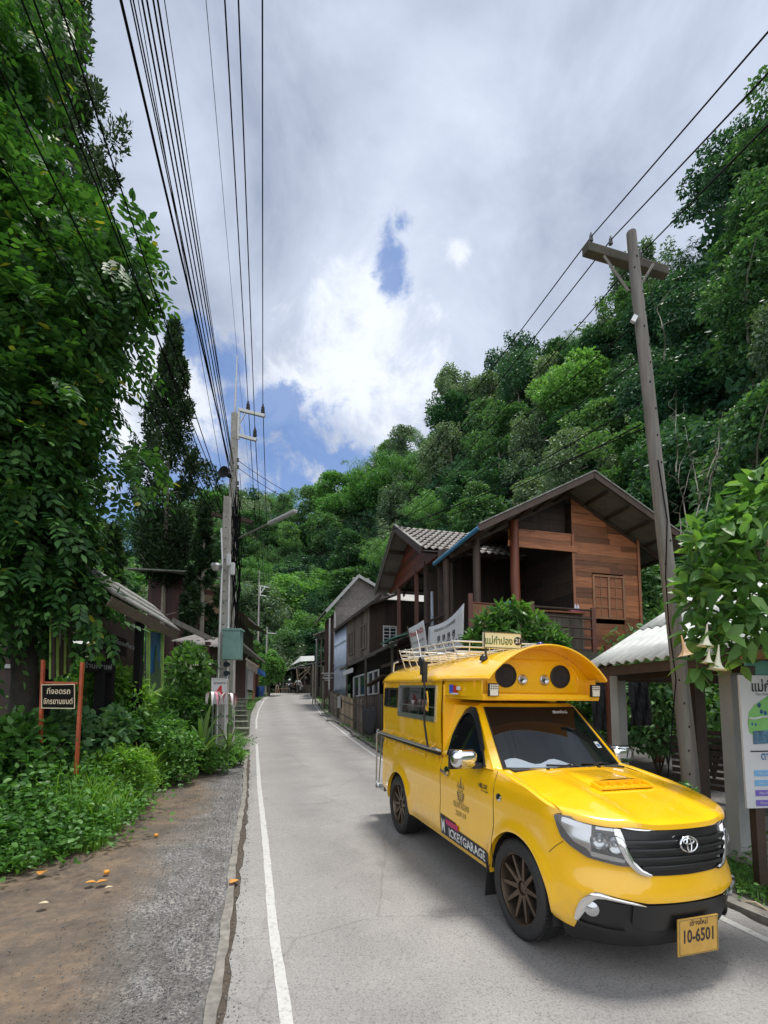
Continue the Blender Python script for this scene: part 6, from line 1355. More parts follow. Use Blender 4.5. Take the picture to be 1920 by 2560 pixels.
# ---------------- far buildings at the top of the road
def farhut(name,label,u0,u1,Y,ztop,v_l,v_r,depth,roofm,seed):
    p0,p1=at(u0,1700,Y),at(u1,1700,Y); g=rz(Y); t_=thing(name,label,'hut',((p0.x+p1.x)/2,Y,g)); zl,zr=at(u0,v_l,Y).z,at(u1,v_r,Y).z
    mb=MB(); mb.add([(p0.x-.3,Y-.6,zl),(p1.x+.3,Y-.6,zr),(p1.x+.3,Y+depth,zr+.4),(p0.x-.3,Y+depth,zl+.4)],[(0,1,2,3)]); mb.build('roof',roofm,t_,solid=.08)
    mb=MB(); mb.add([(p0.x,Y+depth,g-.3),(p1.x,Y+depth,g-.3),(p1.x,Y+depth,zr),(p0.x,Y+depth,zl)],[(0,1,2,3)]); mb.add([(p1.x,Y+.5,g-.3),(p1.x,Y+depth,g-.3),(p1.x,Y+depth,zr),(p1.x,Y+.5,zr)],[(0,1,2,3)]); mb.build('back_wall','dark_boards',t_,solid=.05)
    rs=np.random.RandomState(seed)
    for k in range(4): x=p0.x+(p1.x-p0.x)*k/3; mb=MB(); mb.beam((x,Y,g-.3),(x,Y,zl+(zr-zl)*k/3),.12,.12); mb.build('post','mossy_timber',t_)
    mb=MB(); mb.box(((p0.x+p1.x)/2,Y+.6,g+.45),((p1.x-p0.x)*.6,.6,.9)); mb.build('counter','weathered_boards',t_); return t_
farhut('open_shelter','dark open market shelter with pale roof edge behind the people',690,748,57,0,1688,1664,6,'roof_lichen',1)
farhut('open_shelter','dark timber stall with props right of the people at the road crest',742,800,53,0,1672,1665,5,'roof_grey',2)
farhut('hillside_hut','dark house with lean-to roof just left of the blue zinc wall',792,824,44,0,1590,1572,5,'roof_grey',3)
farhut('hillside_hut','low dark shack with slanting roof between the grey canopy and the zinc wall',778,822,47,0,1662,1650,4,'roof_lichen',4)
rs=np.random.RandomState(6)
cn=thing('grey_canopy','pale grey tarpaulin canopy raised above the stalls at the top of the road','canopy',at(756,1725,50))
q=[at(727,1664,50),at(752,1641,50.6),at(786,1640,51),at(786,1652,50),at(751,1654,49.6)]; mb=MB(); mb.add([q[0],q[1],q[2],q[3],q[4]],[(0,1,4),(1,2,3,4)]); mb.build('sheet','tarp_grey',cn,solid=.04)
for u in (745,786): mb=MB(); a=at(u,1655,50); mb.beam((a.x,a.y,rz(50)),a,.08,.08); mb.build('pole','mossy_timber',cn)
for k,(u0,v0,u1,v1) in enumerate(((745,1690,778,1665),(750,1700,775,1672),(758,1668,780,1690),(741,1672,745,1700))):
    mb=MB(); mb.beam(at(u0,v0,49.5),at(u1,v1,49.5),.07,.07); single('timber_prop',mb,'pale_boards',['lower','middle','crossing','short upright'][k]+' timber prop leaning under the grey canopy','prop')
mb=MB(); a=at(793,1600,46); b=at(793,1640,46); mb.tube([b-Vector((0,0,3)),a],.12,10); mb.lathe([(.2,0),(.001,.2)],a,'z',10); single('chimney_pipe',mb,'zinc_blue','grey metal chimney pipe standing left of the dark hillside house','pipe',smooth=True)
for k,u in enumerate((783,789,808,812,818)):
    mb=MB(); a=at(u,1660+k*3,37+k*.5); mb.beam((a.x,a.y,rz(38)-.1),a,.09,.09); single('fence_pole',mb,'pale_bark','%s of the five weathered poles standing by the road before the zinc wall'%['leftmost','second from left','middle','fourth from left','rightmost'][k],'pole')
# brown direction signs
ds=thing('direction_sign','brown wooden post with two stacked white lettered direction boards by the dark fence','sign',at(813,1790,33))
mb=MB(); a=at(812,1665,33); mb.beam((a.x,a.y,rz(33)),a,.10,.10); mb.build('post','dark_timber',ds)
for k,(u0,u1,v0,v1) in enumerate(((802,833,1679,1690),(803,831,1692,1701))):
    c=[at(u0,v0,32.9),at(u1,v0+1,32.9),at(u1,v1+1,32.9),at(u0,v1,32.9)]; mb=MB(); mb.prism(c,(0,.05,0)); bo=mb.build('board','sign_brown',ds)
    mb=MB(); mb.text(['บ้านแม่กำปอง','ทางไปน้ำตก'][k],lambda x,y,z:c[0].lerp(c[2],.5)+Vector((x+.06,-.012-z,y+.05)),.15,bold=.01); mb.text(['MAE KAMPONG','WATERFALL'][k],lambda x,y,z:c[0].lerp(c[2],.5)+Vector((x+.06,-.012-z,y-.09)),.08,bold=.02); mb.build('sign_lettering','white_ink',bo)
# ---------------- left side: red house, porch, corrugated roofs
RH=thing('red_house','dark red wooden house with flat overhanging roof behind the cypress and poles','house',at(450,1750,23))
def Lp(u,v,Y): return at(u,v,Y)
mb=MB(); c=[Lp(372,1440,22),Lp(515,1452,22)]; z0=rz(22)
wa,wb=Vector((c[0].x,22,0)),Vector((c[1].x,22,0)); fr=frame((wa.x,22),0); Wd=wb.x-wa.x; mb=MB(); wallboards(mb,fr,0,Wd,0,0,z0,7.9,.2,False,.03,.006,61); mb.build('wall','maroon_boards',RH)
mb=MB(); wallboards(mb,fr,Wd,Wd,0,1.8,z0,7.9,.2,False,.03,.006,62); mb.build('wall','maroon_boards',RH)
mb=MB(); mb.prism([fr(-.5,-1.1,8.02),fr(Wd+.2,-1.1,7.86),fr(Wd+.2,1.8,8.3),fr(-.5,1.8,8.4)],(0,0,.05)); mb.build('roof','roof_lichen',RH)
mb=MB()
for k in range(3): mb.prism([fr(Wd-.1+.10*k,-1.0+.0*k,7.45-.50*k),fr(Wd+.95+.05*k,-1.0,7.35-.50*k),fr(Wd+.95+.05*k,-.9,7.10-.50*k),fr(Wd-.1+.10*k,-.9,7.20-.50*k)],(0,.06,0))
mb.build('eave_board','pale_boards',RH)
window(RH,fr,Wd*.55,Wd*.78,0,5.6,6.9,'maroon_boards','glass_window',panes=2,bars=1)
mb=MB(); corrug(mb,at(428,1603,15.5),at(540,1618,15.5)-at(428,1603,15.5),Vector((0,1,.25)),1.5,2.0,.018,.13); mb.build('porch_roof','roof_grey',RH,smooth=True,solid=.01)
mb=MB(); mb.beam(at(432,1552,15.2),at(536,1602,17),.07,.16); mb.build('porch_beam','grey_timber',RH)
for u in (432,520): a=at(u,1605,15.6); mb=MB(); mb.beam((a.x,a.y,rz(15)),a,.14,.14); mb.build('porch_post','maroon_boards',RH)
mb=MB(); mb.add([at(425,1610,16.5),at(545,1610,16.5),(at(545,1610,16.5).x,16.5,rz(16)),(at(425,1610,16.5).x,16.5,rz(16))],[(0,1,2,3)]); mb.build('porch_back','dark_boards',RH,solid=.05)
LH=thing('low_house','low dark house with pale corrugated roofs under the big tree at far left','house',at(60,1760,13))
mb=MB(); a,b=at(-60,1612,12),at(128,1612,12); corrug(mb,a,b-a,Vector((0,1,.16)),(b-a).length,2.6,.03,.17); mb.build('roof','roof_white',LH,smooth=True,solid=.012)
mb=MB(); a,b=at(-60,1568,14.5),at(100,1535,16.5); mb.add([a,b,b+Vector((0,.3,.5)),a+Vector((0,.3,.5))],[(0,1,2,3)]); mb.beam(a,b,.1,.2); mb.build('upper_roof','roof_grey',LH,solid=.04)
mb=MB(); a,b=at(-60,1600,13),at(128,1600,13); mb.add([(a.x,13,rz(13)),(b.x,13,rz(13)),(b.x,13,a.z),(a.x,13,a.z)],[(0,1,2,3)]); a,b=at(-60,1545,16),at(340,1530,16); mb.add([(a.x,16,rz(13)),(b.x,16,rz(13)),(b.x,16,a.z),(a.x,16,a.z)],[(0,1,2,3)]); mb.build('wall','dark_boards',LH,solid=.05)
mb=MB(); mb.add([at(0,1660,12.9),at(62,1662,12.9),at(62,1672,12.9),at(0,1670,12.9)],[(0,1,2,3)]); mb.build('shelf','white_post',LH,solid=.05)
# ---------------- garage house right of the poles
GH=thing('roadside_house','dark red two storey house with white shutter door along the left side of the road','house',(-10.5,36,rz(36)+1))
def gl(Y,z,ds=0): return Vector((-9.25-.125*(Y-29.6)+ds,Y,z))
mb=MB(); boards_line(mb,lambda Y,z,o:gl(Y,z,-o),29.6,36.4,lambda Y:rz(Y)+.2,6.0,.25,71,0); mb.build('wall','maroon_boards',GH); mb=MB(); boards_line(mb,lambda Y,z,o:gl(Y,z,-o),40.4,43,lambda Y:rz(Y)+.2,6.0,.25,72,0); mb.build('wall','maroon_boards',GH)
mb=MB(); boards_line(mb,lambda Y,z,o:gl(Y,z,-o-.5),30,43.5,5.9,8.5,.25,73,0); mb.build('upper_wall','dark_boards',GH)
mb=MB(); mb.add([gl(29.6,rz(30)),gl(29.6,6.0),gl(29.6,6.0,-5),gl(29.6,rz(30),-5)],[(0,1,2,3)]); mb.add([gl(30,6.0,-.5),gl(30,8.5,-.5),gl(30,8.5,-5),gl(30,6.0,-5)],[(0,1,2,3)]); mb.build('end_wall','dark_boards',GH,solid=.04)
mb=MB(); mb.add([gl(36.5,3.5,.03),gl(40.3,3.5,.03),gl(40.3,5.25,.03),gl(36.5,5.25,.03)],[(0,1,2,3)]); mb.build('shutter_door','sign_white',GH,solid=.04)
for Y in (36.4,40.4,43.0): mb=MB(); mb.beam(gl(Y,rz(Y)+.1,.08),gl(Y,5.9,.08),.14,.14); mb.build('door_post','frame_wood' if Y>40 else 'white_post',GH)
le=lambda k,z:Vector((-8.45-1.59*k,29.6+12.4*k,z))
mb=MB(); ue=lambda k,z:Vector((-9.45-.9*k,31+12.8*k,z)); mb.add([le(0,5.98),le(1,5.98),le(1,6.6)-Vector((2,0,0)),le(0,6.6)-Vector((2,0,0))],[(0,1,2,3)]); mb.build('lower_roof','roof_grey',GH,solid=.05)
mb=MB(); mb.add([ue(0,8.5),ue(1,8.66),ue(1,9.6)-Vector((3,0,0)),ue(0,9.6)-Vector((3,0,0))],[(0,1,2,3)]); mb.build('upper_roof','dark_timber',GH,solid=.06)
mb=MB(); mb.beam(le(0,5.92),le(1,5.92),.05,.14); mb.beam(ue(.35,8.52),ue(.60,8.55),.06,.12); mb.build('fascia','grey_timber',GH)
mb=MB(); mb.beam(gl(30.5,5.1,.9),gl(36.5,5.1,.9),.05,.12); 
for k in range(6): mb.beam(gl(31+k*.9,5.1,.9),gl(31+k*.9,4.6-.1*(k%2),.9),.12,.12)
mb.build('hanging_ornament','pale_bark',GH)
for k in range(7):
    Y=20.5+k*1.75; x=xi(LEDGE,Y)-.18-.05*k; mb=MB(); hgt=.22+.10*k; mb.box((x-.55,Y,rz(Y)+hgt/2-.05),(1.3,1.5,hgt+.1),Euler((0,0,.24)).to_matrix()); mb.box((x-.52,Y-.02,rz(Y)+hgt+.02),(1.36,1.54,.06),Euler((0,0,.24)).to_matrix())
    single('stone_step',mb,'mossy_stone',['lowest mossy stone step by the pole, nearest the camera','second mossy stone step above the lowest one','third mossy step up from the pole','middle mossy step of the seven beside the road','fifth mossy step, two below the door landing','sixth mossy step, just below the door landing','top landing slab in front of the white shutter door'][k],'step',bevel=.03)
tag(strip('side_path',lambda Y:xi(LEDGE,Y)-1.5,lambda Y:xi(LEDGE,Y)+.02,16.2,20.2,.006,'kerb_concrete'),'pale concrete apron at the foot of the stone steps',kind='structure')
mb=MB(); a=at(641,1668,43); mb.add([a,at(662,1680,42.4),at(664,1692,42.0),at(641,1684,42.6)],[(0,1,2,3)]); single('awning',mb,'blue_plastic','small blue awning beyond the white shutter door','awning',solid=.05)
simple('barrel',[(.001,0),(.32,0),(.34,.1),(.34,.8),(.30,.9),(.001,.9)],'blue_plastic',Vector((at(650,1720,43).x,43,rz(43)+.2)),'dark blue barrel under the blue awning','barrel')
# trees at the village end
for k,(u,v0,Y,h,w_,leaf,lab) in enumerate(((672,1720,47,4.2,2.6,'leaf_hill_bright','bright yellow green bush overhanging the left road edge at the crest'),(690,1720,60,7.5,6,'leaf_hill','broad light green tree rising behind the market shelter'),(740,1720,66,9,6,'leaf_hill_bright','bright green tree directly behind the grey canopy'),(636,1715,50,6.0,3,'leaf_hill','bushy tree behind the roof of the roadside house'),(775,1700,70,12,7,'leaf_hill_deep','tall deep green tree between canopy and shingle house'))):
    p=at(u,v0,Y); V=[];rs=np.random.RandomState(90+k); np.random.seed(90+k); t_=thing('leafy_tree',lab,'tree',(p.x,Y,gz(p.x,Y)))
    for j in range(26): a=rs.uniform(0,2*PI); q=w_*.5*rs.uniform(.1,.85); z=h*rs.uniform(.3,.95); V.append(ball_leaves((math.cos(a)*q,math.sin(a)*q,z),rs.uniform(.5,.9)*w_/5,260,.26,.13,.6,.4))
    V,F=merge_vf(V); obj('crown',mesh_from('crown',V,F,leaf),t_); mb=MB(); mb.tube([(0,0,-.3),(.05,0,h*.4),(0,.1,h*.85)],.1,7,rs=[.15,.1,.03]); mb.build('trunk','bark',t_,local=True)
# ================================================================ left signs, notice board
ms=thing('parking_sign','black sign with cream Thai lettering on two rusty red posts at the left verge','sign',at(148,1890,7.5))
tl,tr,br,bl=at(105,1712,7.5),at(187,1711,7.5),at(187,1771,7.5),at(105,1770,7.5)
mb=MB(); mb.prism([tl,tr,br,bl],(0,.03,0)); bd=mb.build('board','sign_black',ms,bevel=.004)
mb=MB()
for a,c in ((tl,tr),(tr,br),(br,bl),(bl,tl)): mb.beam(a+Vector((0,-.006,0)),c+Vector((0,-.006,0)),.008,.012)
mb.build('board_edge','cream_ink',bd)
cc=tl.lerp(br,.5)
mb=MB(); mb.text('ที่จอดรถ',lambda x,y,z:cc+Vector((x+.0,-z,y+.075)),.115,bold=.008,xs=.92); mb.text('จักรยานยนต์',lambda x,y,z:cc+Vector((x,-z,y-.075)),.115,bold=.008,xs=.76); mb.build('sign_lettering','cream_ink',bd)
for a,c in (((108,1650),(98,1935)),((206,1656),(190,1935))):
    mb=MB(); mb.beam(at(*a,7.55),at(*c,7.55),.042,.042); mb.build('post','orange_paint',ms)
mb=MB(); mb.beam(at(104,1706,7.56),at(196,1708,7.56),.03,.03); mb.build('cross_bar','orange_paint',ms)
NB=thing('notice_board','roofed notice board with corrugated roof, black post and lime framed poster','notice board',at(350,1860,9.9))
A1,A2=at(281,1484,8),at(449,1578,11.9); up_=Vector((-.9,.2,.80)); mb=MB(); corrug(mb,A1,A2-A1,up_,(A2-A1).length,1.05,.02,.085,rows=3,lap=.02); mb.build('roof','roof_lichen',NB,smooth=True,solid=.012)
mb=MB(); mb.add([A1-Vector((0,0,.05)),A2-Vector((0,0,.05)),A2-Vector((0,0,.20))+Vector((-.1,0,0)),A1-Vector((0,0,.20))+Vector((-.1,0,0))],[(0,1,2,3)]); mb.build('soffit','weathered_boards',NB,solid=.02)
a=at(350,1555,9.9); mb=MB(); mb.beam((a.x,a.y,rz(9.9)-.1),a,.13,.13); mb.build('post','black',NB)
p=at(150,1452,8.6); mb=MB(); mb.beam((p.x-.15,p.y,rz(8)),Vector((p.x-.15,p.y,p.z)),.13,.13); mb.build('post','black',NB)
q=[at(368,1574,10.8),at(403,1580,11.7),at(401,1722,11.7),at(367,1742,10.8)]; mb=MB(); mb.prism(q,(-.04,0,0)); pp=mb.build('poster','poster_blue',NB)
mb=MB(); 
for i in range(4): a,c=q[i],q[(i+1)%4]; mb.beam(a+Vector((.03,-.01,0)),c+Vector((.03,-.01,0)),.07,.05)
mb.build('poster_frame','lime_paint',NB)
def qf(x,y,o=.02): return q[0].lerp(q[1],x).lerp(q[3].lerp(q[2],x),y)+Vector((o,-o*.6,0))
mb=MB(); mb.prism([qf(.45,.52),qf(.60,.22),qf(.68,.50),qf(.80,.54),qf(.70,.75),qf(.48,.74)],(.01,0,0)); mb.prism([qf(.05,.70),qf(.95,.62),qf(.95,.97),qf(.05,.97)],(.006,0,0)); mb.build('poster_picture','leaf_hill_grey',pp)
L1=[at(128,1448,7.9),at(180,1468,8.4),at(176,1680,8.4),at(126,1698,7.9)]
mb=MB(); mb.prism(L1,(-.03,.01,0)); mb.build('side_panel','lime_paint',NB)
mb=MB()
for x in (.12,.5,.86): mb.beam(L1[0].lerp(L1[1],x)+Vector((.03,-.03,0)),L1[3].lerp(L1[2],x)+Vector((.03,-.03,0)),.05,.04)
mb.build('panel_batten','dark_boards',NB)
mb=MB(); mb.prism([L1[0].lerp(L1[2],.35)+Vector((.06,-.06,.35)),L1[0].lerp(L1[2],.8)+Vector((.0,-.06,.42)),L1[0].lerp(L1[2],.75)+Vector((.0,-.06,-.40)),L1[0].lerp(L1[2],.35)+Vector((.06,-.06,-.3))],(0,.02,0)); mb.build('panel_sheet','tarp_grey',NB)
def darksign(c,lines,label):
    t_=thing('name_board',label,'sign',Vector(c[2])); mb=MB(); mb.prism(c,(0,.05,0)); bo=mb.build('board','sign_black',t_); C0=Vector(c[0]).lerp(Vector(c[2]),.5); ux=(Vector(c[1])-Vector(c[0])).normalized()
    mb=MB()
    for txt,dy,s in lines: mb.text(txt,lambda x,y,z:C0+ux*x+Vector((0,-.012-z,y+dy)),s,bold=.015,xs=.9)
    mb.build('sign_lettering','insulator_grey',bo); a=C0+Vector((0,.05,0)); mb=MB(); mb.beam((a.x,a.y,rz(9)),a,.14,.10); mb.build('post','black',t_)
MAT['insulator_grey'].node_tree.nodes['Principled BSDF'].inputs['Base Color'].default_value=(.3,.3,.3,1)
darksign([at(238,1570,9.0),at(314,1598,9.4),at(312,1642,9.4),at(240,1622,9.0)],[('ศูนย์บริการนักท่องเที่ยว',.06,.11),('บ้านแม่กำปอง',-.08,.08)],'upper black board with grey Thai lettering half hidden by drooping leaves')
darksign([at(212,1650,8.8),at(284,1656,9.1),at(282,1682,9.1),at(212,1680,8.8)],[('ร้านกาแฟ',.0,.13)],'lower narrow black board left of the notice board post')
# number sign with lily in front
ns=thing('number_sign','white framed enamel sign with red figure at the foot of the concrete pole','sign',at(548,1800,12.4))
c=[at(530,1696,12.4),at(566,1698,12.4),at(566,1760,12.4),at(530,1758,12.4)]; mb=MB(); mb.prism(c,(0,.03,0)); bo=mb.build('board','sign_white',ns)
mb=MB()
for i in range(4): mb.beam(c[i]+Vector((0,-.01,0)),c[(i+1)%4]+Vector((0,-.01,0)),.02,.03)
for u in (532,564): a=at(u,1760,12.42); mb.beam((a.x,a.y,rz(12)),a,.03,.03)
mb.build('frame','white_steel',ns)
C0=c[0].lerp(c[2],.5); mb=MB(); mb.text('จุดจอดรถ',lambda x,y,z:C0+Vector((x+.03,-z-.002,y+.20)),.085,bold=.02); mb.build('sign_lettering','ink_black',bo)
mb=MB(); mb.text('4',lambda x,y,z:C0+Vector((x,-z-.002,y-.04)),.40,bold=.06,xs=.8); mb.build('sign_figure','red_ribbon',bo)
def lily(label,u,v,Y,seed):
    rs=np.random.RandomState(seed); c=at(u,v,Y); g=rz(Y); t_=thing('spider_lily_bloom',label,'flower',(c.x,c.y+.05,g)); mb=MB(); mb.tube([(c.x,c.y+.05,g),(c.x,c.y+.02,(g+c.z)/2),c],.013,6); mb.build('stalk','leaf_lily',t_)
    for k in range(15):
        a=rs.uniform(0,2*PI); l=rs.uniform(.22,.34); P=[]
        for i in range(7):
            q=i/6; r=l*.75*math.sin(q*PI*.55); z=.06*math.sin(q*PI)-l*.95*q**2.2; w_=.034*math.sin(PI*min(.97,q*.9+.08)); p=c+Vector((math.cos(a)*r,math.sin(a)*r,z)); s_=Vector((-math.sin(a),math.cos(a),0)); P.append([p-s_*w_,p,p+s_*w_])
        mb=MB(); mb.grid(P); mb.build('petal','white_ribbon' if k%3 else 'pink_ribbon',t_,smooth=True)
lily('left pink striped spider lily bloom in front of the number sign',532,1732,12.0,1); lily('right pink striped spider lily bloom beside the pole foot',573,1736,12.0,2)
# ================================================================ poles
def holes(mb,f,n): pass
CP=thing('concrete_pole','shorter square concrete pole in front with green meter cabinet','utility pole',Vector((at(562,1700,13).x-.05,13,rz(13))))
b0,b1=at(553,1860,13),at(569,1243,13); b0.z=rz(13)-.1; mb=MB(); mb.beam(b0,b1,.30,.24,up=(0,1,0),w2=.17,h2=.15); sh=mb.build('shaft','concrete',CP,bevel=.012)
mb=MB()
for k in range(22):
    c=b0.lerp(b1,.08+.04*k); w_=.30-.13*(.08+.04*k); mb.lathe([(.018,-.004),(.001,-.004)],c+Vector((0,-.12+.045*(.08+.04*k)-.003,0)),'y',8)
mb.build('bolt_hole','black',sh)
mb=MB(); mb.tube([at(541,1860,12.8),at(549,1600,12.8),at(556,1400,12.8),at(553,1320,12.8)],.022,6); mb.build('conduit','white_steel',CP,smooth=True)
mb=MB(); mb.tube([at(568,1700,12.8),at(574,1400,12.8)],.02,6); mb.build('conduit','white_steel',CP,smooth=True)
for k,(u,v0,v1) in enumerate(((572,1385,1415),(582,1407,1437))): mb=MB(); mb.box(at(u,(v0+v1)/2,12.75),(.10,.10,.32)); mb.build('cable_sleeve','sign_white',CP,bevel=.025)
for z in (1.9,2.9,4.9): mb=MB(); mb.box(b0.lerp(b1,(z-b0.z)/(b1.z-b0.z)),(.33-.02*z,.27-.015*z,.04)); mb.build('steel_band','steel',CP)
mb=MB(); c=at(582,1613,12.7); mb.box(c,(.44,.30,.74)); bx=mb.build('meter_cabinet','green_box',CP,bevel=.012)
mb=MB(); mb.box(c+Vector((0,0,.385)),(.50,.36,.05)); mb.box(c+Vector((-.02,-.155,0)),(.34,.012,.60)); mb.box(c+Vector((.12,-.165,.05)),(.02,.02,.10)); mb.build('cabinet_door','green_box',bx,bevel=.006)
for z in (0,1): mb=MB(); mb.lathe([(.001,-.10),(.07,-.10),(.075,.02),(.001,.03)],at(568,1662+z*22,12.8),'y',14); mb.build('meter','glass_window',CP,smooth=True)
mb=MB(); mb.lathe([(.001,0),(.10,0),(.15,.10),(.13,.16),(.001,.18)],at(541,1425,12.7),'z',14); mb.build('flood_lamp','steel',CP,smooth=True)
TP_=thing('power_pole','taller concrete power pole with white bracket, loudspeaker and street lamp arm','utility pole',Vector((at(578,1700,14.5).x,14.5,rz(14.5))))
t0,t1=at(571,1850,14.5),at(587,1034,14.5); t0.z=rz(14.5)-.1; mb=MB(); mb.beam(t0,t1,.30,.26,up=(0,1,0),w2=.17,h2=.16); sh=mb.build('shaft','concrete',TP_,bevel=.012)
mb=MB()
for k in range(20): c=t0.lerp(t1,.35+.03*k); mb.lathe([(.016,-.003),(.001,-.003)],c+Vector((0,-.095,0)),'y',8)
mb.build('bolt_hole','black',sh)
mb=MB(); mb.tube([t1-Vector((0,0,.3)),at(590,960,14.5),at(593,886,14.5)],.028,7,rs=[.04,.03,.014]); mb.build('lightning_rod','steel',TP_)
mb=MB(); P=lambda u,v:at(u,v,14.4)
for a,c,w_ in ((P(596,1098),P(598,1024),.06),(P(596,1024),P(662,1040),.09),(P(596,1088),P(641,1100),.09),(P(597,1062),P(615,1030),.03),(P(600,1062),P(610,1092),.03)): mb.beam(a,c,w_,w_)
mb.build('bracket','white_steel',TP_)
def insul(c,parent,s=1.0,m='insulator'):
    mb=MB(); prof=[(.02,0)]+sum([[(.065-.004*k,.02+.055*k),(.065-.004*k,.045+.055*k),(.04,.052+.055*k)] for k in range(4)],[])+[(.03,.26),(.03,.30),(.001,.31)]
    mb.lathe([(r*s,h*s) for r,h in prof],c,'z',14); mb.build('insulator',m,parent,smooth=True,angle=30)
for u,v in ((620,1026),(657,1034),(637,1092)): insul(P(u,v),TP_,.95)
for v in (1150,1168,1208,1222,1238,1252,1266): mb=MB(); a=P(595,v); mb.lathe([(.001,-.05),(.035,-.05),(.022,0),(.035,.05),(.001,.05)],a,'z',10); mb.build('spool_insulator','insulator',TP_,smooth=True,angle=30)
mb=MB(); mb.beam(P(530,1285),P(560,1293),.14,.10); mb.beam(P(585,1294),P(632,1306),.14,.10); mb.beam(P(555,1291),P(590,1296),.13,.09); mb.build('crossarm','dark_timber',TP_)
mb=MB(); a=at(564,1183,14.1); ax=Vector((-.25,-.95,-.05)).normalized(); qx=ax.to_track_quat('Z','Y').to_matrix(); 
mb.grid([[a+qx@Vector((r*math.cos(t),r*math.sin(t),h)) for t in np.linspace(0,2*PI,25)] for r,h in ((.001,-.25),(.06,-.24),(.07,-.1),(.10,0),(.17,.10),(.175,.10),(.15,.08),(.06,.0),(.001,.02))]); mb.build('loudspeaker','cloth_black',TP_,smooth=True,angle=40)
mb=MB(); mb.tube([a,P(583,1172)],.02,6); mb.build('speaker_arm','steel',TP_)
a,c=at(584,1352,14.3),at(690,1300,13.0); d=at(739,1277,12.4); mb=MB(); mb.tube([a,c,d],.024,8); la=mb.build('lamp_arm','grey_timber',TP_,smooth=True)
mb=MB(); m0,m1=at(672,1308,13.2),at(739,1276,12.4); mb.beam(m0,m1,.11,.055); mb.build('lamp_head','white_steel',la,bevel=.02)
mb=MB(); mb.beam(m0-Vector((0,0,.045)),m1-Vector((0,0,.045)),.10,.02); mb.build('lamp_glass','tarp_grey',la)
# tangled service cables dropping along the pole
rs=np.random.RandomState(4)
mb=MB()
for k in range(26):
    x0=rs.uniform(578,600); x1=rs.uniform(578,606); va=rs.uniform(1170,1330); vb=va+rs.uniform(150,420); pts=[at(x0+(x1-x0)*q+6*math.sin(q*7+k),va+(min(vb,1640)-va)*q,14.15+.1*math.sin(k+q*4)) for q in np.linspace(0,1,9)]; mb.tube(pts,rs.uniform(.006,.014),5)
tag(mb.build('cable_tangle','cable',None),'tangle of black service cables hanging down the taller concrete pole','cables',kind='stuff')
# far poles
def farpole(label,u,v0,v1,Y,br_=True):
    a,b=at(u-3,v0,Y),at(u+1,v1,Y); a.z=rz(min(Y,60)); t_=thing('concrete_pole',label,'utility pole',a); mb=MB(); mb.beam(a,b,.17,.15,up=(0,1,0),w2=.10,h2=.10); mb.build('shaft','concrete',t_)
    if br_:
        mb=MB(); s=1250/Y/1250*Y
        for p,q in (((u+1,v1+38),(u+26,v1+43)),((u+1,v1+62),(u+18,v1+64)),((u+3,v1+38),(u+3,v1+62)),((u+5,v1+56),(u+14,v1+42))): mb.beam(at(*p,Y-.2),at(*q,Y-.2),.08,.08)
        mb.build('bracket','white_steel',t_)
    else:
        mb=MB(); mb.beam(at(u,v1+14,Y),at(u+24,v1+16,Y),.07,.07); mb.build('lamp_arm','white_steel',t_)
farpole('slim pale concrete pole with square bracket against the far forest',648,1620,1426,52); farpole('farthest small pole with short lamp arm near the crest',667,1700,1568,48,False)
# right wooden pole
WP=thing('wooden_pole','tall leaning weathered timber pole with crossarm standing beside the right shelter','utility pole',Vector((3.62,5.8,rz(5.8))))
w0=Vector((at(1736,2000,5.8).x,5.8,rz(5.8)-.1)); w1=at(1578,582,6.05); pts=[w0]+[at(u,v,Y) for u,v,Y in ((1722,1900,5.8),(1690,1600,5.85),(1655,1300,5.9),(1618,950,5.95),(1592,720,6.0))]+[w1]
mb=MB(); mb.tube(pts,.09,12,rs=[.097,.092,.085,.079,.074,.069,.060]); sh=mb.build('shaft','grey_timber',WP,smooth=True)
mb=MB(); rs=np.random.RandomState(9)
for k in range(30):
    q=.02+.96*k/30; i=min(5,int(q*6)); c=pts[i].lerp(pts[i+1],q*6-i); r=.1-.035*q; a=-PI/2+rs.uniform(-.8,.9); d=Vector((math.cos(a),math.sin(a),0)); m_=d.to_track_quat('Z','Y').to_matrix(); mb.box(c+d*(r*.95),(.014,.024,.012),m_)
mb.build('bolt_hole','black',sh)
mb=MB(); mb.tube([at(1668,1960,5.68),at(1690,1700,5.72),at(1672,1560,5.76),at(1664,1440,5.8),at(1668,1300,5.8),at(1645,1150,5.84)],.007,5); mb.build('stay_wire','cable',WP)
ca,cb_=at(1462,622,6.2),at(1664,683,6.55); mb=MB(); mb.beam(ca,cb_,.12,.13); mb.build('crossarm','mossy_timber',WP,bevel=.015)
for u,v,Y,k in ((1478,604,6.22,.62),(1527,612,6.3,.62),(1603,646,6.42,.62)): insul(at(u,v,Y),WP,.42,'insulator_grey')
for a,c in (((1510,640),(1572,728)),((1634,660),(1600,715))): mb=MB(); mb.beam(at(*a,6.15),at(*c,6.0),.018,.028); mb.build('brace','grey_timber',WP)
mb=MB(); mb.beam(at(1580,795,5.9),at(1590,800,5.9),.04,.09); mb.build('clamp','steel',WP)
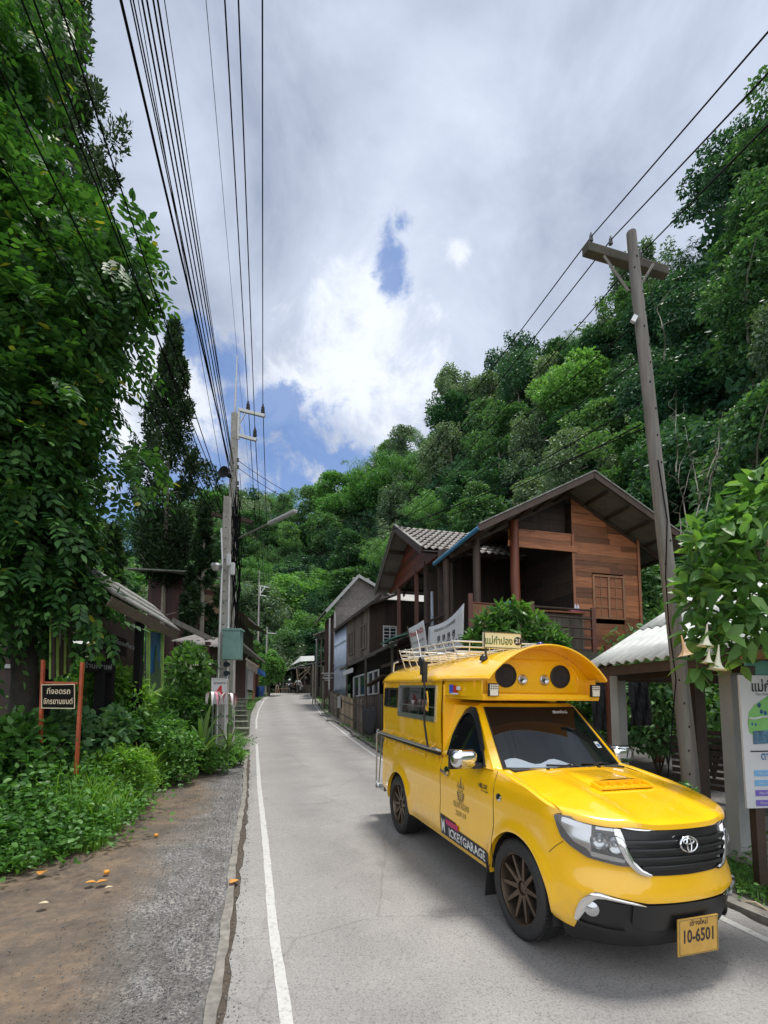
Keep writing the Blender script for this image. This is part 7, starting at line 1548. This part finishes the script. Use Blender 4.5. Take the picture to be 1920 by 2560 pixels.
# dead vines beside the pole
rs=np.random.RandomState(17); dv=thing('bare_creeper','pale leafless creeper stems tangled on the slope right of the timber pole','dead vine',at(1745,1500,11))
mb=MB(); 
for (u0,v0) in ((1750,1260),(1748,1250),(1740,1290),(1765,1280),(1700,1380),(1720,1330),(1660,900),(1690,1180)):
    u,v=u0,v0; pts=[]; du=rs.uniform(-3,3)
    for k in range(14): pts.append(at(u,v,11+.3*math.sin(k*.8+u0))); du+=rs.uniform(-3.2,3.2); du=max(-8,min(8,du)); u+=du; v-=rs.uniform(8,24)
    mb.tube(pts,.012,5,rs=[.015-.0009*i for i in range(14)])
    for j in range(2):
        i=rs.randint(2,9); uu,vv=u0,v0; p=pts[i]; q=[p]; 
        for k in range(6): p=p+Vector((rs.uniform(-.16,.16),rs.uniform(-.05,.05),rs.uniform(-.02,.16))); q.append(p)
        mb.tube(q,.006,4,rs=[.010-.0012*i_ for i_ in range(7)])
mb.build('stem','vine_bark',dv)
# ================================================================ wires
def wire(label,a,b,r=.012,sag=.0,ext=1.0,group=None,name='overhead_cable'):
    a,b=Vector(a),Vector(b); d=b-a; b=a+d*ext; n=16 if sag else 2; pts=[a.lerp(b,i/n)-Vector((0,0,sag*4*(i/n)*(1-i/n))) for i in range(n+1)]; mb=MB(); mb.tube(pts,r,6); return single(name,mb,'cable',label,'cable',group)
G1='bundle of dark cables running overhead to the tall concrete pole'
bund=[(302,575,1165,.016),(326,577,1190,.008),(333,578,1200,.008),(355,579,1205,.010),(367,581,1180,.010),(383,583,1170,.010),(394,584,1160,.010)]
for i,(ut,ub,vb,r) in enumerate(bund):
    wire('thick leftmost cable of the overhead bundle ending at the tall concrete pole' if i==0 else 'one of the thin dark cables in the overhead bundle ending at the tall concrete pole',at(ub,vb,14.35),at(ut,0,4.3),r,0,2.4,G1)
wire('hair thin wire at the right edge of the cable bundle',at(586,1190,14.3),at(411,0,4.3),.005,0,2.4); wire('hair thin wire left below the bundle reaching the short pole',at(565,1243,13),at(345,0,4.3),.005,0,2.4)
for k,(ut,ub,vb) in enumerate(((562,620,1002),(596,637,1064),(656,657,1008))):
    wire('%s of the three high wires on ribbed black insulators'%['leftmost','middle','rightmost'][k],at(ub,vb,14.4),at(ut,0,5.2),.010,0,2.4)
    wire('%s high wire running on beyond the tall pole to the far forest pole'%['left','middle','right'][k],at(ub,vb,14.4),at((650,660,672)[k],1462,36),.012,.15)
wire('hair thin wire from the top of the lightning rod',at(593,888,14.5),at(515,0,5.0),.004,0,2.2); wire('hair thin earth wire running from the rod towards the far pole',at(593,888,14.5),at(650,1430,36),.004,.1)
LW=[((147,0),(408,1010),(560,1252),'upper left cable passing across the tall cypress'),((54,0),(400,935),(562,1262),'second cable crossing the big tree from the top left corner'),((84,0),(390,870),(556,1290),'third cable passing over the big tree crown')]
for (u0,v0),(um,vm),(ub,vb),lab in LW: wire(lab,at(ub,vb,13.2),at(u0,v0,4.6),.011,0,2.2)
wire('cable entering at the left edge high over the big tree',at(540,1286,14),at(0,176,4.9),.012,0,2.2); wire('lower cable entering at the left edge across the tree trunk',at(535,1290,14),at(0,402,5.4),.011,0,2.2)
for k,(uo,vo,ui,vi,lab) in enumerate(((1478,598,1920,80,'leftmost'),(1527,606,1920,183,'middle'),(1603,640,1920,312,'rightmost'))):
    Y0=(6.22,6.3,6.42)[k]; wire('%s of three wires rising right from the crossarm of the timber pole'%lab,at(uo,vo-6,Y0),at(ui,vi,3.2),.008,0,2.0)
    e_=[(820,1437),(846,1437),(890,1425)][k]; 
    wire('%s of three wires descending left from the timber pole crossarm'%lab,at(uo,vo-6,Y0),at(e_[0],e_[1]-10,26),.009,.25)
for k,((ua,va),(ub,vb)) in enumerate((((1586,812),(940,1300)),((1592,905),(930,1322)),((1600,1010),(920,1338)),((1604,1060),(960,1322)),((1612,1070),(700,1400)))):
    wire('%s low service wire strung left from the timber pole before the forest'%['highest','second','third','fourth','lowest'][k],at(ua,va,5.95),at(ub,vb,[22,22,23,20,30][k]),.008,.35)
wire('upper thin wire from the tall pole to the veranda house',P(596,1152),at(985,1305,17.8),.008,.5); wire('lower thin wire from the tall pole to the veranda house',P(596,1170),at(1000,1320,17.5),.008,.55)
for k,(u,v,Y) in enumerate(((830,1440,33),(690,1490,36),(720,1405,36),(668,1575,46),(600,1600,30),(870,1480,30))):
    wire('service wire sagging from the cable rack, %s of six'%['first','second','third','fourth','fifth','sixth'][k],P(598,1240+10*k),at(u,v,Y),.007,.6)
# ================================================================ right shelter
E_=frame((4.40,6.36),17); SH=thing('roadside_shelter','open shelter with white corrugated roof and square white posts right of the pick-up','shelter',E_(1,0,rz(6.5)))
ee=E_(1.6,0,4.05)-E_(-.66,0,2.75); mb=MB(); corrug(mb,E_(-.66,-3.2,2.75),E_(0,1,0)-E_(0,0,0),ee,5.1,ee.length,.028,.175,rows=2,lap=.02); ee2=E_(3.9,0,2.75)-E_(1.6,0,4.05); corrug(mb,E_(1.6,-3.2,4.05),E_(0,1,0)-E_(0,0,0),ee2,5.1,ee2.length,.028,.175,rows=2,lap=.02); mb.build('roof','roof_white',SH,smooth=True,solid=.01)
mb=MB(); mb.beam(E_(-.55,-3.1,2.66),E_(-.55,1.85,2.66),.04,.14); mb.beam(E_(-.55,1.83,2.66),E_(1.6,1.83,3.92),.05,.14); mb.beam(E_(3.8,1.83,2.66),E_(1.6,1.83,3.92),.05,.14); mb.build('fascia','dark_timber',SH)
mb=MB()
for s in (0,1.1,2.2,3.3): z=2.72+.577*(s+.66) if s<1.6 else 2.72+.577*(3.9-s); mb.beam(E_(s,-3.1,z-.12),E_(s,1.8,z-.12),.06,.10)
mb.beam(E_(0,-3,2.62),E_(0,1.95,2.62),.12,.16); mb.beam(E_(3.2,-3,2.62),E_(3.2,1.95,2.62),.12,.16); mb.beam(E_(0,1.93,2.6),E_(3.2,1.93,2.6),.1,.14); mb.beam(E_(0,0,2.6),E_(3.2,0,2.6),.1,.14); mb.build('rafter','dark_timber',SH)
for s,t,m_ in ((0,0,'white_post'),(0,1.93,'white_post'),(0,-2.3,'white_post'),(3.2,0,'grey_timber'),(3.2,1.93,'white_post'),(3.2,-2.3,'white_post')):
    mb=MB(); g=rz(E_(s,t,0).y)-.05; p=E_(s,t,g); mb.box(Vector((p.x,p.y,(g+2.62)/2)),(.17,.17,2.62-g),Euler((0,0,R(17))).to_matrix()); mb.build('post',m_,SH,bevel=.008)
mb=MB(); g=E_(1.6,-.5,0); mb.box((g.x,g.y,rz(g.y)+.03),(3.8,5,.06),Euler((0,0,R(17))).to_matrix()); mb.build('floor','concrete',SH)
# slatted dark bench fence inside
SF=thing('slatted_fence','dark horizontal slat fence across the back of the shelter','fence',E_(2.6,1,rz(8)))
for k in range(9):
    z=.62+.125*k; mb=MB(); mb.beam(E_(2.75,-2.6,z),E_(2.4,3.2,z+.02),.02,.085); mb.build('slat','dark_boards',SF)
for t in (-1.5,.6,2.6): mb=MB(); mb.beam(E_(2.7-.05*t,t,.3),E_(2.7-.05*t,t,1.72),.06,.06); mb.build('fence_post','dark_timber',SF)
pt=E_(.55,.95,0); mb=MB(); mb.beam((pt.x,pt.y,rz(pt.y)),(pt.x,pt.y,3.2),.15,.13); mb.beam((pt.x,pt.y,rz(pt.y)),(pt.x,pt.y,.5),.3,.3); single('timber_post',mb,'dark_timber','dark square timber post just right of the leaning pole inside the shelter','post')
a=at(1521,1700,9.6); mb=MB(); mb.beam((a.x,a.y,rz(9.6)),(a.x,a.y,3.3),.09,.09); single('red_post',mb,'red_timber','red painted post left of the first white shelter post','post')
mb=MB(); c=at(1500,1760,9.8); mb.grid([[c+Vector((-.16+.32*i/6,.04*math.sin(i*2.1+j),.45-.95*j/6)) for i in range(7)] for j in range(7)]); single('hanging_cloth',mb,'cloth_black','dark cloth hanging between the pick-up hood and the red post','cloth',solid=.02)
mb=MB(); c=at(1600,1755,9.2); mb.grid([[c+Vector((-.18+.36*i/6,.05*math.sin(i*2.1+j),.42-.85*j/6)) for i in range(7)] for j in range(7)]); single('hanging_cloth',mb,'cloth_black','dark bag like cloth hanging behind the first white shelter post','cloth',solid=.03)
shrub('leafy_shrub','leafy bush seen through the shelter between white post and timber pole',1640,1760,11.5,3.2,3.0,'leaf_hill',101,.15,.075,5200)
shrub('leafy_shrub','leafy bush seen through the shelter right of the timber pole',1775,1760,11.2,3.2,2.4,'leaf_weed',102,.15,.075,4200)
shrub('leafy_shrub','bush behind the red post and hanging cloth',1495,1780,12,2.7,1.6,'leaf_weed',103,.13,.07,2600)
shrub('banana_like_plant','broad leafed plant standing between the brown house wall and the shelter roof',1652,1560,13.4,4.5,.9,'leaf_trumpet',105,.34,.13,260,cat='plant')
shrub('leafy_shrub','small weedy bush growing at the foot of the leaning pole',1716,1950,5.7,1.05,.5,'leaf_weed',104,.06,.03,1500)
# tall glossy shrub behind the pick-up roof
p=at(1285,1900,10.2); g=rz(10.2); t_=thing('glossy_shrub','tall glossy leafed shrub below the balcony, just above the pick-up roof','shrub',(p.x,10.2,g)); V=[]; np.random.seed(55); rs=np.random.RandomState(55)
for u,v,Y,r in ((1188,1600,10,.17),(1215,1560,10,.20),(1252,1540,10,.22),(1290,1528,10,.22),(1335,1562,10,.24),(1375,1592,10,.22),(1250,1585,9.9,.30),(1320,1605,9.9,.30),(1210,1615,9.9,.22),(1395,1615,10,.18),(1290,1570,10.3,.28)):
    V.append(ball_leaves(np.array(at(u,v,Y))-np.array((p.x,10.2,g)),r,190,.19,.06,.8,.3,fold=.15,outw=1.1))
V,F=merge_vf(V); obj('foliage',mesh_from('foliage',V,F,'leaf_trumpet'),t_)
for k in range(9): a=k*.7; mb=MB(); mb.tube([(0,0,0),(math.cos(a)*.2,math.sin(a)*.15,1.6),(math.cos(a)*.7,math.sin(a)*.3,3.3)],.02,6,rs=[.04,.03,.012]); mb.build('stem','bark',t_,local=True)
# map sign
SG=thing('map_sign','white village map sign with Thai heading and green map on dark posts at far right','sign',at(1890,2240,5.2))
def mb_(x,y,z=0): return Vector((3.70+x*.985,5.2+x*.10-z,2.44-y))
def mf(x,y,z=0): return mb_(x*.74,y*.74,z)
def mf_old(x,y,z=0):  # x right from left edge, y down from top (m)
    return Vector((3.70+x*.985,5.2+x*.10-z,2.44-y))
mb=MB(); mb.prism([mb_(0,0),mb_(1.25,0),mb_(1.25,1.36),mb_(0,1.36)],(0,.03,0)); bo=mb.build('board','sign_white',SG,bevel=.004)
mb=MB(); mb.text('แม่กำปอง',lambda x,y,z:mf(.165+x,.165-y,.003+z),.20,align='LEFT',bold=.02,xs=.85); mb.build('sign_lettering','ink_black',bo)
mb=MB(); mb.text('Mae Kampong village map',lambda x,y,z:mf(.23+x,.265-y,.003+z),.055,align='LEFT',xs=.95); mb.build('sign_lettering','insulator_grey',bo)
mb=MB(); pts=[(.10,.80),(.085,.66),(.11,.52),(.20,.42),(.30,.36),(.42,.29),(.60,.27),(.80,.34),(.95,.5),(.98,.7),(.85,.84),(.6,.86),(.3,.84),(.16,.84)]; mb.prism([mf(x,y,.003) for x,y in pts],(0,-.002,0)); mp=mb.build('map','map_green',bo)
mb=MB(); mb.tube([mf(x,y,.007) for x,y in ((.1,.60),(.2,.61),(.3,.585),(.42,.58),(.6,.62),(.9,.6))],.011,5); mb.build('map_path','sign_white',mp)
mb=MB()
for x,y,r in ((.27,.42,.022),(.30,.51,.02),(.15,.68,.012),(.20,.69,.012),(.42,.72,.02),(.36,.53,.02),(.7,.5,.02)): mb.sphere(mf(x,y,.006),r,8,5,(1,.2,1.2))
mb.build('map_mark','poster_blue',mp)
mb=MB(); mb.prism([mf(x,y,.008) for x,y in ((.15,.78),(.39,.77),(.39,.95),(.15,.96))],(0,-.003,0)); mb.build('picture','photo_blue',bo)
mb=MB(); mb.prism([mf(x,y,.008) for x,y in ((.41,.77),(.65,.77),(.65,.95),(.41,.95))],(0,-.003,0)); mb.build('picture','photo_blue',bo)
mb=MB(); mb.beam(mf(.10,1.06,.006),mf(1.15,1.06,.006),.006,.012); mb.build('divider','ink_black',bo)
mb=MB(); mb.text('ตารางเวลา',lambda x,y,z:mf(.25+x,1.13-y,.003+z),.15,align='LEFT',bold=.02,xs=.85); mb.build('sign_lettering','ink_blue',bo)
# bars fill the lower part of the board
for k,(m_,txt) in enumerate((('button_blue','Mae Lai'),('button_blue','Baan Suan'),('button_purple','Mae Kampong'),('button_purple','Waterfall'))):
    y=1.32+.135*k; mb=MB(); mb.prism([mf(.135,y,.003),mf(1.1,y,.003),mf(1.1,y+.082,.003),mf(.135,y+.082,.003)],(0,-.003,0)); bb=mb.build('list_bar',m_,bo); mb=MB(); mb.text(txt,lambda x,yy,z:mf(.19+x,y+.041-yy,.0065+z),.05,align='LEFT',xs=1.0); mb.build('bar_lettering','sign_white',bb)
for x in (.16,1.1): mb=MB(); mb.beam(mb_(x,-.1,-.07),Vector((mb_(x,0,-.07).x,mb_(x,0,-.07).y,rz(5.2))),.09,.09); mb.build('post','dark_timber',SG)
mb=MB(); mb.beam(mb_(.1,-.22,-.05),mb_(1.3,-.22,-.05),.10,.10); mb.build('top_beam','frame_wood',SG)
mb=MB(); mb.prism([mb_(.12,-.16,-.05),mb_(1.25,-.16,-.05),mb_(1.25,0,-.05),mb_(.12,0,-.05)],(0,.02,0)); mb.build('back_panel','teal_roof',SG)
# trumpet flower bush
BG=thing('trumpet_flower_bush','right trumpet flower bush with big leaves and hanging white blooms over the shelter roof','flowering bush',(4.9,4.3,rz(4.3)))
o_=np.array(BG.location); np.random.seed(66); V=[]
for u,v,Y,r in ((1900,1210,4.5,.16),(1860,1290,4.5,.2),(1800,1300,4.6,.16),(1760,1360,4.6,.17),(1800,1380,4.6,.22),(1880,1380,4.4,.28),(1740,1430,4.7,.10),(1760,1460,4.6,.2),(1830,1470,4.5,.26),(1900,1480,4.4,.28),(1725,1500,4.7,.09),(1740,1520,4.6,.17),(1800,1550,4.5,.22),(1870,1570,4.4,.24),(1735,1570,4.6,.09),(1760,1600,4.6,.10),(1840,1640,4.6,.10),(1745,1660,4.6,.09),(1930,1300,4.5,.3),(1960,1450,4.4,.35),(1960,1250,4.5,.3),(1940,1560,4.4,.25),(2000,1350,4.4,.4),(2050,1500,4.4,.4),(2100,1300,4.4,.4),(1780,1420,4.7,.2),(1850,1340,4.7,.2),(2150,1550,4.4,.4)):
    V.append(ball_leaves(np.array(at(u,v,Y))-o_,r,int(430*r*r+17),.175,.09,.9,.3,fold=.16,hang=.25,outw=.9))
V,F=merge_vf(V); obj('foliage',mesh_from('foliage',V,F,'leaf_trumpet'),BG)
for u,v,m_,s in ((1768,1560,'flower_white',1.05),(1703,1588,'flower_peach',.95),(1797,1612,'flower_white',1.15),(1773,1615,'flower_white',.8),(1915,1340,'flower_peach',.8)): 
    trumpet(BG,at(u,v,4.4),.8*s,m_,.12 if m_=='flower_white' else -.2)
for pts in ([(4.9,4.3,rz(4.3)),(4.8,4.3,1.8),at(1980,1560,4.4),at(1860,1500,4.5),at(1760,1470,4.6),at(1705,1530,4.6)],[(4.9,4.3,rz(4.3)),(4.95,4.3,2.0),at(2050,1400,4.4),at(1900,1400,4.4),at(1860,1290,4.5)],[at(1980,1600,4.4),at(1880,1620,4.5),at(1810,1625,4.5),at(1765,1560,4.5)]):
    mb=MB(); mb.tube(pts,.014,6,rs=[.035,.028,.02,.013,.008,.006][:len(pts)]); mb.build('branch','bark',BG,smooth=True)
mb=MB(); mb.tube([ground(1860,2262)+Vector((0,0,.03)),ground(1890,2275)+Vector((0,0,.06)),ground(1925,2290)+Vector((0,0,.03))],.012,6); single('dry_branch',mb,'pale_litter','dry pale stick lying on the right verge below the map sign','branch')
# ================================================================ people on the road crest
def person(label,u,Y,h,top,legs,helmet=False,lean=0.0,arm=.25,face=1,shorts=False,stride=.12,parts_=None):
    p=at(u,1730,Y); g=rz(Y); t_=thing('person',label,'person',(p.x,Y,g)); k=h/1.7
    sk={'pel':(0,0,.92),'ch':(lean*.25,0,1.28),'nk':(lean*.35,0,1.47),'hd':(lean*.4,-.01,1.60),'ht':(lean*.42,-.01,1.70),'ls':(-.19,0,1.40),'le':(-.25-arm*.3,-.05,1.15),'lw':(-.22-arm*.5,-.2*face,.95),'lh':(-.21-arm*.5,-.24*face,.87),'rs':(.19,0,1.40),'re':(.25+arm*.3,-.05,1.15),'rw':(.22+arm*.5,-.2*face,.95),'rh':(.21+arm*.5,-.24*face,.87),'lp':(-.10,0,.88),'lk':(-.11-stride*.3,-.04,.48),'la':(-.12-stride,.02,.08),'lt':(-.12-stride,-.13,.03),'rp':(.10,0,.88),'rk':(.11+stride*.3,-.02,.48),'ra':(.12+stride,.02,.08),'rt':(.12+stride,-.13,.03)}
    rad={'pel':.15,'ch':.155,'nk':.055,'hd':.095,'ht':.07,'ls':.07,'le':.042,'lw':.03,'lh':.035,'rs':.07,'re':.042,'rw':.03,'rh':.035,'lp':.09,'lk':.06,'la':.042,'lt':.04,'rp':.09,'rk':.06,'ra':.042,'rt':.04}
    ed=[('pel','ch'),('ch','nk'),('nk','hd'),('hd','ht'),('ch','ls'),('ls','le'),('le','lw'),('lw','lh'),('ch','rs'),('rs','re'),('re','rw'),('rw','rh'),('pel','lp'),('lp','lk'),('lk','la'),('la','lt'),('pel','rp'),('rp','rk'),('rk','ra'),('ra','rt')]
    ks=list(sk); me=bpy.data.meshes.new('body'); me.from_pydata([[c*k for c in sk[q]] for q in ks],[(ks.index(a),ks.index(b)) for a,b in ed],[]); ob=bpy.data.objects.new('body',me); col.objects.link(ob)
    md=ob.modifiers.new('s','SKIN'); me.skin_vertices.new() if not me.skin_vertices else None
    for i,q in enumerate(ks): me.skin_vertices[0].data[i].radius=(rad[q]*k,rad[q]*k*.8)
    me.skin_vertices[0].data[0].use_root=True; sd=ob.modifiers.new('d','SUBSURF'); sd.levels=1; sd.render_levels=1
    dg=bpy.context.evaluated_depsgraph_get(); nm=bpy.data.meshes.new_from_object(ob.evaluated_get(dg)); bpy.data.objects.remove(ob); nm.name='body'
    for q in ('skin',top,legs,'hair'): nm.materials.append(MAT[q])
    for f in nm.polygons:
        z=f.center.z/k; x=abs(f.center.x/k); f.material_index=1 if (z>.93 and z<1.46 and not(x>.24 and z<1.18)) else (2 if z<=.93 and (z>.5 or not shorts) and x<.3 else 0)
        f.use_smooth=True
        if z>1.62 or (z>1.54 and f.center.y>.03): f.material_index=3
    b=bpy.data.objects.new('body',nm); col.objects.link(b); b.parent=t_; WM[b.name]=WM[t_.name]
    if helmet: mb=MB(); mb.sphere(Vector((lean*.41*k,0,1.66*k)),.15*k,14,10,(1,1.05,.95)); mb.build('helmet','helmet',t_,local=True,smooth=True)
    return t_
person('person in dark top and pale shorts standing at the left of the road crest',693,54,1.62,'cloth_dark','cloth_khaki',shorts=True)
person('person with white helmet and dark jacket on the left motorbike',723.5,53,1.45,'cloth_dark','cloth_dark',helmet=True,arm=.3)
person('person in pale shirt and dark trousers seen from behind at the crest',745,52,1.6,'cloth_white','cloth_dark',arm=.35)
person('person in white helmet bending forward right of the pale shirt',756,54,1.72,'cloth_dark','cloth_dark',helmet=True,lean=.9)
def motorbike(label,u,Y,rot):
    p=at(u,1730,Y); t_=thing('motorbike',label,'motorbike',(p.x,Y,rz(Y)),(0,0,rot))
    for x in (-.6,.6):
        mb=MB(); mb.lathe([(.20,-.04),(.28,-.04),(.29,0),(.28,.04),(.20,.04),(.20,-.04)],(0,x,.29),'x',18); mb.build('wheel','rubber',t_,local=True,smooth=True)
    mb=MB(); mb.beam((0,-.5,.45),(0,.35,.5),.2,.25); mb.beam((0,.35,.4),(0,.55,.95),.12,.12); mb.beam((0,-.6,.65),(0,-.9,.75),.15,.08); mb.build('body','sticker_white' if rot<.5 else 'ink_black',t_,local=True,bevel=.03)
    mb=MB(); mb.beam((0,-.7,.78),(0,.1,.76),.24,.10); mb.build('seat','trim_black',t_,local=True,bevel=.03); mb=MB(); mb.tube([(-.33,.42,1.02),(0,.52,.98),(.33,.42,1.02)],.018,6); mb.build('handlebar','steel',t_,local=True); mb=MB(); mb.sphere((0,.62,.86),.08,8,6); mb.build('headlight','reflector',t_,local=True)
motorbike('pale motorbike facing the camera between standing people',722,52.4,PI+.2); motorbike('dark parked motorbike beside the bench at the crest',733,53.5,PI-.5); motorbike('dark motorbike next to the bending helmeted person',752,53,.3)
bn_=thing('bench','long low wooden bench between the standing person and the motorbikes','bench',(at(707,1728,55).x,55,rz(55)))
mb=MB(); mb.box((0,0,.48),(1.4,.4,.06)); mb.build('seat','pale_boards',bn_,local=True)
for x in (-.6,.6): mb=MB(); mb.box((x,0,.23),(.08,.36,.46)); mb.build('leg','pale_boards',bn_,local=True)
